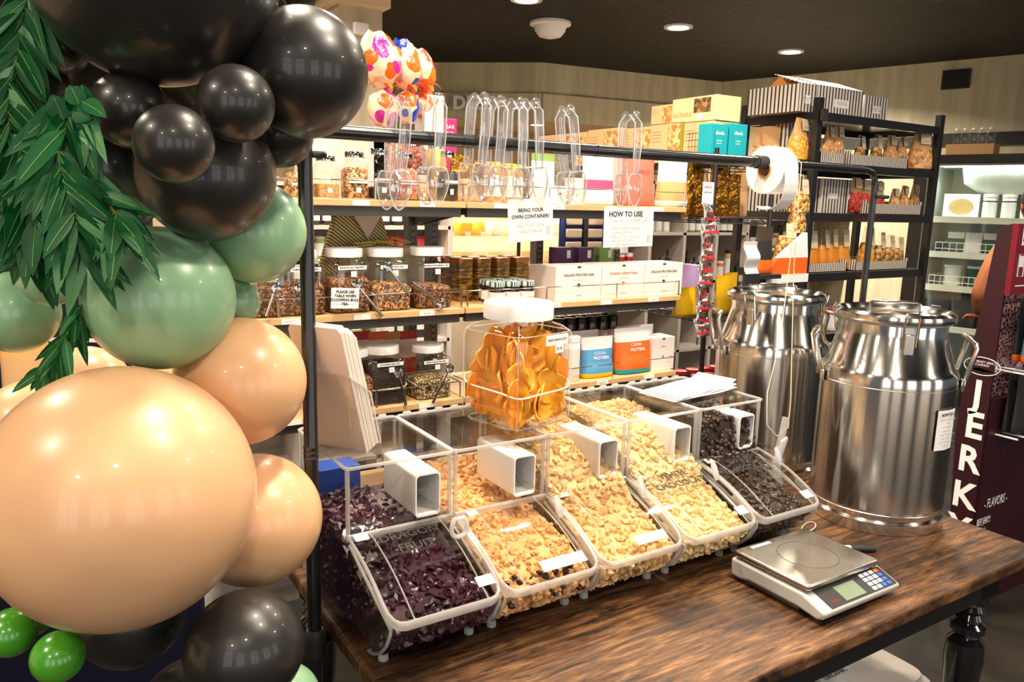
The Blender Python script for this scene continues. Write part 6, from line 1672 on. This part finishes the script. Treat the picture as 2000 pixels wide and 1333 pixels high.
def basket(lab, lx, w_, z):
    t = thing('wire_basket', lab, 'basket', (0, 0, 0), group='white wire baskets in the fridge')
    m = MB()
    for zz in (0, .04, .09): m.tube([(-w_ / 2, 0, zz), (w_ / 2, 0, zz), (w_ / 2, .25, zz), (-w_ / 2, .25, zz)], .003, 5, closed=True)
    for k in range(13): x = -w_ / 2 + w_ * k / 12; m.tube([(x, 0, .09), (x, 0, 0), (x, .25, 0)], .0022, 5)
    m.build('wires', WHITE, t); frt(t, lx, .12, z)
basket('white wire basket on the second fridge shelf', .5, .62, FZ[1]); basket('white wire basket on the third fridge shelf', .42, .5, FZ[2])
for k in range(5):
    o = pouch('chilled_pack', ['dark green pack in the fridge basket, leftmost', 'white and green pack in the fridge basket', 'green pack in the fridge basket', 'white pack in the fridge basket', 'pink flecked pack right of the fridge basket'][k], 'pack', 0, 0, 0, .13, .17, [(0, [DGREEN, PAPER, DGREEN, PAPER, PEACHP][k]), (.6, PAPER)]); frt(o, .3 + k * .13, .26, FZ[1] + .004)
for k in range(4):
    o = bottle('yogurt_tub', ['white yogurt tub with red print on the third fridge shelf', 'green yogurt tub on the third fridge shelf', 'white tub in the lower fridge basket', 'second green tub on the third fridge shelf'][k], 'tub', 0, 0, 0, .065, .17, [PAPER, DGREEN, PAPER, DGREEN][k], PAPER, None, None, .85, .95); frt(o, .3 + .17 * k, .3, FZ[2] + .004)
for k in range(5):
    o = pouch('black_bag', 'black bag hanging in a row at the bottom of the fridge', 'bag', 0, 0, 0, .2, .3, [(0, mat('black_film', (.02, .022, .024), .35) if 'black_film' not in bpy.data.materials else bpy.data.materials['black_film'])], group='black bags at the bottom of the fridge'); frt(o, .25 + .2 * k, .14, FZ[3])
# on top of the fridge
o = carton('bottle_crate', 'kraft open crate of small clear bottles on top of the fridge', 'crate', 0, 0, 0, .34, .2, .09, KRAFT); frt(o, .34, .25, FH)
for k in range(5):
    o = bottle('small_bottle', 'small clear bottle standing in the kraft crate on the fridge', 'bottle', 0, 0, 0, .03, .13, CLEARJ, PAPER, None, 'small bottles on top of the fridge', .7, .6, 14); frt(o, .22 + .06 * k, .25, FH + .091)
o = carton('white_carton', 'white carton at the right edge on top of the fridge', 'carton', 0, 0, 0, .3, .2, .1, PAPER); frt(o, .95, .25, FH)
o = bottle('wooden_pot', 'small tan pot on the white carton above the fridge', 'pot', 0, 0, 0, .04, .1, TANBOX, TANBOX, None, None, .9, .95); frt(o, .88, .25, FH + .101)

# ================================================================ JERKY STAND
jx, jy = 3.05, 1.43
tz = at(1953, 436, x=jx).z
PATM = None
def jerky_pat():
    m, t, b = nt('maroon_scale_pattern')
    tc = N(t, 'ShaderNodeTexCoord'); v = N(t, 'ShaderNodeTexVoronoi'); v.feature = 'DISTANCE_TO_EDGE'; v.inputs['Scale'].default_value = 55
    t.links.new(tc.outputs['Object'], v.inputs['Vector'])
    g = N(t, 'ShaderNodeMath', operation='LESS_THAN'); g.inputs[1].default_value = .12; t.links.new(v.outputs['Distance'], g.inputs[0])
    mx = N(t, 'ShaderNodeMix', data_type='RGBA'); mx.inputs[6].default_value = rgba(srgb(80, 18, 40)); mx.inputs[7].default_value = rgba(srgb(205, 170, 170))
    t.links.new(g.outputs[0], mx.inputs[0]); t.links.new(mx.outputs[2], b.inputs['Base Color']); b.inputs['Roughness'].default_value = .5
    return m
DMAR = mat('dark_maroon_card', srgb(48, 10, 22), .45)
t = thing('snack_stand', 'dark maroon cardboard jerky display stand beside the steel cans', 'display stand', (jx, jy, 0), R(0))
w_ = .62
SP = [(at(a_, b_, x=jx).y - jy, at(a_, b_, x=jx).z) for a_, b_ in ((1856, 1000), (1866, 850), (1884, 740), (1917, 600), (1934, 520), (1950, 445))]
SP = [(0, 0), (SP[0][0] + .03, 0)] + [(max(.004, a_), b_) for a_, b_ in SP] + [(0, tz)]
m = MB(); m.prism(SP, 0, .012)      # side facing the table
m.build('side_panel', DMAR, t, 0)
m = MB(); m.prism(SP, w_ - .012, w_); m.build('side_panel', DMAR, t, 0)
one(lambda m: m.bb(.012, w_ - .012, .03, .04, .84, tz - .26)).build('pattern_back', jerky_pat(), t, 0)
zc0 = at(1955, 575, x=jx, ).z
one(lambda m: m.bb(-.001, w_ + .001, -.02, -.0005, zc0, tz)).build('header', mat('header_maroon', srgb(120, 15, 38), .4), t, 0)
one(lambda m: m.bb(.0125, w_ - .0125, -.01, .02, 0, .86)).build('lower_front', DMAR, t, 0)
for ch, (lx, ly) in zip('JERKY', ((1909, 772), (1902, 834), (1892, 900), (1882, 970), (1872, 1034))):
    q = at(lx, ly, x=jx - .002); lettering(ch, .142, PAPER, t, TM((-.002, q.y - jy, q.z), (R(90), 0, R(-90))), bold=.004, sx=.95)
q = at(1918, 716, x=jx - .002); ey, ez = q.y - jy, q.z
m = MB(); m.tube([(-.002, ey + .066 * math.cos(a), ez + .034 * math.sin(a)) for a in [2 * PI * i / 32 for i in range(32)]], .0015, 5, closed=True); m.build('oval_emblem', PAPER, t)
lettering('GOURMET JERKY', .0125, PAPER, t, TM((-.002, ey, ez + .016), (R(90), 0, R(-90)))); lettering('COMPANY', .011, PAPER, t, TM((-.002, ey, ez + .004), (R(90), 0, R(-90))))
one(lambda m: m.add([(-.002, ey + .045, ez - .014), (-.002, ey + .01, ez - .007), (-.002, ey - .045, ez - .016), (-.002, ey, ez - .02)], [(0, 1, 2, 3), (3, 2, 1, 0)])).build('bull_emblem', PAPER, t, 0)
lettering('BEEF & MORE', .085, PAPER, t, TM((.03, -.0215, at(1980, 458, x=jx + .05).z - .01), UP), align='LEFT', bold=.003, sx=.55)
m = MB(); zc1 = at(1995, 515, y=jy).z; m.tube([(.2 + .09 * math.cos(a), -.022, zc1 + .09 * math.sin(a)) for a in [2 * PI * i / 40 for i in range(40)]], .0025, 5, closed=True); m.build('round_emblem', PAPER, t)
m = MB(); m.sphere((.2, -.021, zc1), .035, 16, 8, sc=(1, .1, .7)); m.build('cow_emblem', YELLOW, t)
m = MB(); m.tube([(.03, -.022, zc1 - .045), (.07, -.022, zc1 - .045), (.07, -.022, zc1 + .035), (.03, -.022, zc1 + .035)], .002, 5, closed=True); m.bb(.034, .066, -.022, -.0212, zc1 - .01, zc1 + .03); m.build('badge', PAPER, t, 0)
one(lambda m: m.bb(.03, .2, -.022, -.02, zc0 + .03, zc0 + .034)).build('small_print', PAPER, t, 0)
lettering('- FLAVORS -', .055, PAPER, t, TM((.05, -.0115, at(1975, 965, y=jy).z), UP), align='LEFT', sx=.6); lettering('BEEF JERKY:', .04, PAPER, t, TM((.01, -.0115, at(1960, 1000, y=jy).z), UP), align='LEFT', sx=.5)
for k in range(6): lettering('- %s' % ['ORIGINAL', 'SPICY', 'PEPPER', 'SMOKED', 'HONEY GARLIC', 'TERIYAKI'][k], .02, GREYINK, t, TM((.015, -.0115, at(1960, 1000, y=jy).z - .035 - .028 * k), UP), align='LEFT', sx=.7)
for k, z in enumerate((at(1965, 722, y=jy).z, at(1960, 842, y=jy).z)):
    for x in (.06, .32):
        m = MB(); m.tube([(x, .035, z), (x, -.09, z)], .004, 6); m.tube([(x + .06, .035, z), (x + .06, -.09, z)], .004, 6); m.bb(x - .012, x + .012, .02, .035, z - .015, z + .015); m.build('peg_hook', WHITE, t, 60)
for k, (z, mm_) in enumerate(((at(1985, 700, y=jy).z, TEAL), (at(1985, 830, y=jy).z, BLACKMAT))):
    for x in (.15, .36):
        for q in range(2):
            o = pouch('jerky_bag', 'blue and black jerky bag hanging on the stand' if k == 0 else 'plain black jerky bag hanging low on the stand', 'bag', jx + x, jy - .03 - .03 * q, z, .17, .23, [(0, ORANGE if k == 0 else BLACKMAT), (.12, mat('blue_photo_print', srgb(90, 140, 165), .4, var=.5) if k == 0 and q == 1 else BLACKMAT), (.7, BLACKMAT)], group='jerky bags on the %s hooks' % ('upper' if k == 0 else 'lower'), d=.03)
            if k == 0 and q == 1: lettering('WEST COAST KILLER', .02, ORANGE, o, TM((0, -.018, .165), UP), sx=.7)
# ================================================================ PERSON behind the stand
SKIN = mat('skin', srgb(196, 122, 80), .5, sss=.1); HAIR = mat('dark_hair', (.012, .008, .006), .5); TOP = mat('dark_top', (.02, .018, .02), .8)
def skinfig(name, pts, edges, radii, m_, parent, sub=2):
    me = bpy.data.meshes.new(name); me.from_pydata([tuple(p) for p in pts], edges, []); me.materials.append(m_)
    o = bpy.data.objects.new(name, me); COL.objects.link(o); o.parent = parent
    o.modifiers.new('skin', 'SKIN')
    for i, r_ in enumerate(radii): me.skin_vertices[0].data[i].radius = (r_, r_ * .92) if not hasattr(r_, '__len__') else r_
    me.skin_vertices[0].data[0].use_root = True
    s_ = o.modifiers.new('sub', 'SUBSURF'); s_.levels = sub; s_.render_levels = sub
    return o
sh = at(1963, 470, d=4.4); el = at(1918, 560, d=4.35)
fx = (RM @ Vector((1, 0, 0))); fx = Vector((fx.x, fx.y, 0)).normalized()
base = Vector((sh.x, sh.y, 0)) + fx * .17
t = thing('person', 'person with bare arm and dark hair standing behind the maroon stand', 'person', base, math.atan2(fx.y, fx.x))
zs = sh.z
P_ = [(0, 0, .92), (0, 0, 1.12), (0, 0, 1.32), (0, 0, zs - .01), (0, 0, zs + .07), (0, -.01, zs + .12),
      (-.16, 0, zs - .01), (-.235, .0, zs - .15), (-.27, .02, zs - .30), (-.2, .12, zs - .40), (-.14, .2, zs - .44),
      (.16, 0, zs - .01), (.22, 0, zs - .15), (.24, .02, zs - .3), (.2, .12, zs - .42), (.16, .2, zs - .46),
      (-.09, 0, .86), (-.1, .01, .48), (-.1, 0, .09), (-.1, .1, .04), (.09, 0, .86), (.1, .01, .48), (.1, 0, .09), (.1, .1, .04)]
E_ = [(0, 1), (1, 2), (2, 3), (3, 4), (4, 5), (3, 6), (6, 7), (7, 8), (8, 9), (9, 10), (3, 11), (11, 12), (12, 13), (13, 14), (14, 15), (0, 16), (16, 17), (17, 18), (18, 19), (0, 20), (20, 21), (21, 22), (22, 23)]
Rr = [(.15, .1), (.13, .09), (.145, .1), (.1, .07), .052, .05, .058, .05, .043, .036, .028, .058, .05, .043, .036, .028, .085, .058, .042, .035, .085, .058, .042, .035]
skinfig('body', P_, E_, Rr, SKIN, t)
one(lambda m: m.loft([(.85, .18, .13, 2.4), (1.1, .155, .115, 2.4), (1.3, .17, .125, 2.4), (zs - .1, .15, .12, 2.4), (zs - .02, .1, .08, 2)], 32)).build('vest_top', TOP, t, 60)
one(lambda m: (m.loft([(.1, .065, .065, 2), (.5, .085, .085, 2), (.88, .11, .12, 2, -.0, 0)], 20, T=TM((-.095, 0, 0))), m.loft([(.1, .065, .065, 2), (.5, .085, .085, 2), (.88, .11, .12, 2)], 20, T=TM((.095, 0, 0))))).build('trousers', NAVY, t, 60)
hz_ = zs + .21
one(lambda m: m.sphere((0, .02, hz_), .1, 24, 16, sc=(.78, .95, 1.15))).build('head', SKIN, t, 180)
one(lambda m: (m.sphere((0, .0, hz_ + .015), .108, 24, 16, sc=(.86, .98, 1.12)), m.sphere((0, -.1, hz_ - .02), .045, 14, 10))).build('hair', HAIR, t, 180)
for s in (-1, 1):
    one(lambda m: m.sphere((s * .08, .02, hz_ - .01), .025, 10, 8, sc=(.4, .7, 1.1))).build('ear', SKIN, t)
    hb = Vector((s * .15, .235, zs - .46))
    for f in range(5):
        dx_ = (f - 2) * .014; Lf = [.05, .065, .07, .062, .045][f] if f != 0 else .045
        one(lambda m: m.tube([hb + Vector((dx_, 0, 0)), hb + Vector((dx_ * 1.2, Lf * .5, -.01)), hb + Vector((dx_ * 1.2, Lf, -.03))], [.009, .0085, .006], 8)).build('finger', SKIN, t)

# ================================================================ DISTANT DELI CASE AND WHITE SHELVING
def px_at(px, y): return at(px, 450, y=y).x
DY = 4.8
x0, x1 = px_at(882, DY), px_at(1032, DY)
t = thing('deli_case', 'glass fronted deli case full of cheeses lit warm in the distance', 'display case', (x0, DY, 0))
dw = x1 - x0 + .5
WARMW = mat('case_white', srgb(230, 210, 180), .5)
m = MB(); m.bb(0, dw, 0, .7, 0, .85); m.bb(0, dw, .66, .7, .85, 1.6); m.bb(-.03, 0, 0, .7, 0, 1.6); m.bb(dw, dw + .03, 0, .7, 0, 1.6); m.build('cabinet', WARMW, t, 0)
m = MB(); m.bb(-.03, dw + .03, 0, .7, 1.52, 1.6); m.build('top', DARKGREY, t, 0)
one(lambda m: m.bb(.05, dw - .05, .06, .1, 1.50, 1.515)).build('case_light', mat('case_lamp', (1, .85, .6), emit=14), t, 0)
area_light('case_lamp', (dw / 2, .25, 1.49), (0, 0, 0), dw * .9, .2, 16, (1, .8, .55), parent=t)
one(lambda m: m.bb(0, dw, .05, .6, 1.285, 1.295)).build('shelf', GLASS, t, 0)
one(lambda m: m.bb(0, dw, .02, .6, 1.07, 1.085)).build('shelf', WARMW, t, 0)
one(lambda m: m.bb(0, dw, 0, .006, .85, 1.52)).build('glass_front', GLASS, t, 0)
CH_ = [mat('cheddar', srgb(240, 175, 50), .5), mat('pale_cheese', srgb(245, 225, 170), .5), mat('white_cheese', srgb(250, 240, 220), .5)]
for r_, z in enumerate((1.297, 1.087)):
    for k in range(8):
        x = x0 + .07 + k * (dw - .1) / 8; c_ = CH_[0] if (r_ == 0 and k < 3) else CH_[1 + (k + r_) % 2]
        t2 = thing('cheese_block' if k % 2 else 'cheese_round', '%s, %s along the %s deli shelf' % (['orange cheddar', 'pale yellow cheese', 'white cheese'][CH_.index(c_)], ordw[k], 'upper' if r_ == 0 else 'lower'), 'cheese', (x, DY + .2, z))
        if k % 2: one(lambda m: m.bb(-.05, .05, -.06, .06, 0, .1)).build('block', c_, t2, bevel=.01)
        else: one(lambda m: m.lathe([(.05, 0), (.052, .01), (.052, .09), (.048, .1), (.001, .1)], n=20)).build('wheel', c_, t2)
        one(lambda m: m.bb(-.02, .02, -.075, -.072, .0, .03)).build('price_card', PAPER, t2, 0)
# white cubby shelving units with bottles and packets
CUB = mat('white_shelving', srgb(215, 205, 195), .55)
def cubby(lab, x0, x1, y, zs_, ncol, seed, dense=.9):
    t = thing('white_shelving_unit', lab, 'shelving', (x0, y, 0), group=None)
    w_ = x1 - x0; rr = random.Random(seed)
    m = MB()
    for k in range(ncol + 1): X = w_ * k / ncol; m.bb(X - .015, X + .015, 0, .35, 0, zs_[-1])
    for z in zs_: m.bb(0, w_, 0, .35, z - .02, z)
    m.bb(0, w_, .34, .36, 0, zs_[-1]); m.build('carcass', CUB, t, 0)
    return t
goods = {}
def stock(unit, x0, x1, y, z, zt, seed, where, kinds='mix'):
    """fill one bay with small countable goods"""
    rr = random.Random(seed); x = x0 + .04
    while x < x1 - .05:
        kd = rr.choice(['bottle', 'box', 'jar', 'packet']) if kinds == 'mix' else rr.choice(kinds)
        h_ = min(zt - z - .05, rr.uniform(.12, .24)); n_ = rr.randint(2, 4); ci = rr.randrange(6)
        colr = [RED, PAPER, ORANGE, BLACKMAT, GREENC, KRAFT][ci]; cn = ['red', 'white', 'orange', 'black', 'green', 'brown'][ci]
        w_ = {'bottle': .055, 'box': .08, 'jar': .07, 'packet': .1}[kd]
        for k in range(n_):
            if x + w_ > x1 - .02: return
            key = (kd, ci)
            lab = '%s %s on the %s' % (cn, kd, where)
            if key not in goods:
                if kd == 'bottle': o = bottle('bottle', lab, 'bottle', 0, 0, 0, .024, .2, mat('dark_bottle_%d' % ci, srgb(50, 25, 15), .2, coat=.4), BLACKMAT, colr, None, .65, .4, 12)
                elif kd == 'jar': o = bottle('jar', lab, 'jar', 0, 0, 0, .03, .2, colr, [PAPER, BLACKMAT][ci % 2], PAPER, None, .82, .85, 12)
                elif kd == 'box': o = carton('packet_box', lab, 'box', 0, 0, 0, .075, .06, .2, colr, marks=[('r', 0, .6, .05, .05, PAPER if ci != 1 else RED)])
                else: o = pouch('packet', lab, 'packet', 0, 0, 0, .095, .2, [(0, colr), (.3, PAPER if ci != 1 else ORANGE), (.6, colr)])
                goods[key] = o
            else: o = dup(goods[key])
            o.location = (x + w_ / 2, y + .09, z); o.scale = (1, 1, h_ / .2); o['label'] = lab; o['group'] = 'stock on the ' + where
            x += w_ + .006
        x += rr.uniform(.0, .02)
ZS = [.1, .45, .8, 1.12, 1.44, 1.6]
y = 4.3
c1, c2 = px_at(1292, y), px_at(1410, y)
u = cubby('white cubby shelving with sauce bottles behind the how to use card', c1 - .45, c2 + .3, y, [.1, .45, .8, .98, 1.35, 1.53, 1.72], 4, 1)
for k in range(4):
    a_ = c1 - .45 + (c2 + .3 - c1 + .45) * k / 4; b_ = c1 - .45 + (c2 + .3 - c1 + .45) * (k + 1) / 4
    stock(u, a_, b_, y, .98, 1.33, 30 + k, 'white cubby shelves, upper level', ['bottle', 'bottle', 'jar'])
    stock(u, a_, b_, y, .8, .96, 40 + k, 'white cubby shelves, lower level', ['jar', 'bottle'])
    stock(u, a_, b_, y, 1.35, 1.5, 50 + k, 'white cubby shelves, top level', ['jar'])
y = 4.0
c1, c2 = px_at(600, y), px_at(880, y)
u = cubby('white wall shelving seen through the gondola at the left', c1 - .5, c2, y, [.1, .42, .75, 1.0, 1.22, 1.4, 1.62], 3, 2)
for k in range(3):
    a_ = c1 - .5 + (c2 - c1 + .5) * k / 3; b_ = c1 - .5 + (c2 - c1 + .5) * (k + 1) / 3
    for j, (z0, z1) in enumerate(((.42, .75), (.75, 1.0), (1.0, 1.2), (1.22, 1.39), (1.4, 1.6))):
        stock(u, a_, b_, y, z0, z1, 60 + 10 * k + j, 'white wall shelving, level %s from the bottom' % ['two', 'three', 'four', 'five', 'six'][j])
y = 5.2
c1, c2 = px_at(1395, y), px_at(1600, y)
u = cubby('far white shelving behind the clip strip', c1, c2 + .6, y, [.1, .5, .85, 1.15, 1.45, 1.7], 3, 3)
for j, (z0, z1) in enumerate(((.85, 1.13), (1.15, 1.43), (1.45, 1.68))):
    stock(u, c1, c2, y, z0, z1, 90 + j, 'far white shelving, %s shelf' % ['lower', 'middle', 'upper'][j])

# ================================================================ BEHIND THE ARCH AT THE LEFT
p = at(-20, 760, y=2.9)
q = at(-60, 720, d=2.2)
t = thing('blue_display_board', 'dark blue display board with a white line behind the arch at the left', 'board', (q.x, q.y, 0), R(-32))
one(lambda m: m.bb(-.6, .62, 0, .03, .0, 1.42)).build('board', mat('deep_blue', srgb(5, 9, 34), .4), t)
one(lambda m: m.bb(-.6, .62, -.004, 0, 1.13, 1.14)).build('white_line', WHITE, t, 0)
p = at(50, 720, d=1.9)
p = at(50, 720, d=2.12)
pouch('orange_bag', 'orange and white gift bag hanging on the blue board at the left edge', 'bag', p.x, p.y, p.z - .08, .12, .17, [(0, KRAFT), (.75, mat('amber_bag', srgb(225, 160, 90), .6)), (.9, PAPER)])
# blue label thing and white bowl low behind the table's left end
p = at(652, 1020, y=1.9)
carton('blue_tub', 'blue box standing on the table behind the first bin', 'box', .60, 1.70, TZ, .10, .07, .17, mat('royal_blue', srgb(20, 70, 170), .4))
t = thing('acrylic_tray', 'clear acrylic tray with papers behind the black post on the table', 'tray', (.50, 1.63, TZ))
one(lambda m: (m.bb(-.035, .05, -.06, .04, 0, .003), m.bb(-.038, -.035, -.06, .04, 0, .08), m.bb(.05, .053, -.06, .04, 0, .08), m.bb(-.038, .053, -.063, -.06, 0, .05))).build('tray', FROST, t, 0)
one(lambda m: m.bb(-.03, .045, -.05, .03, .004, .03)).build('papers', PAPER, t, 0)
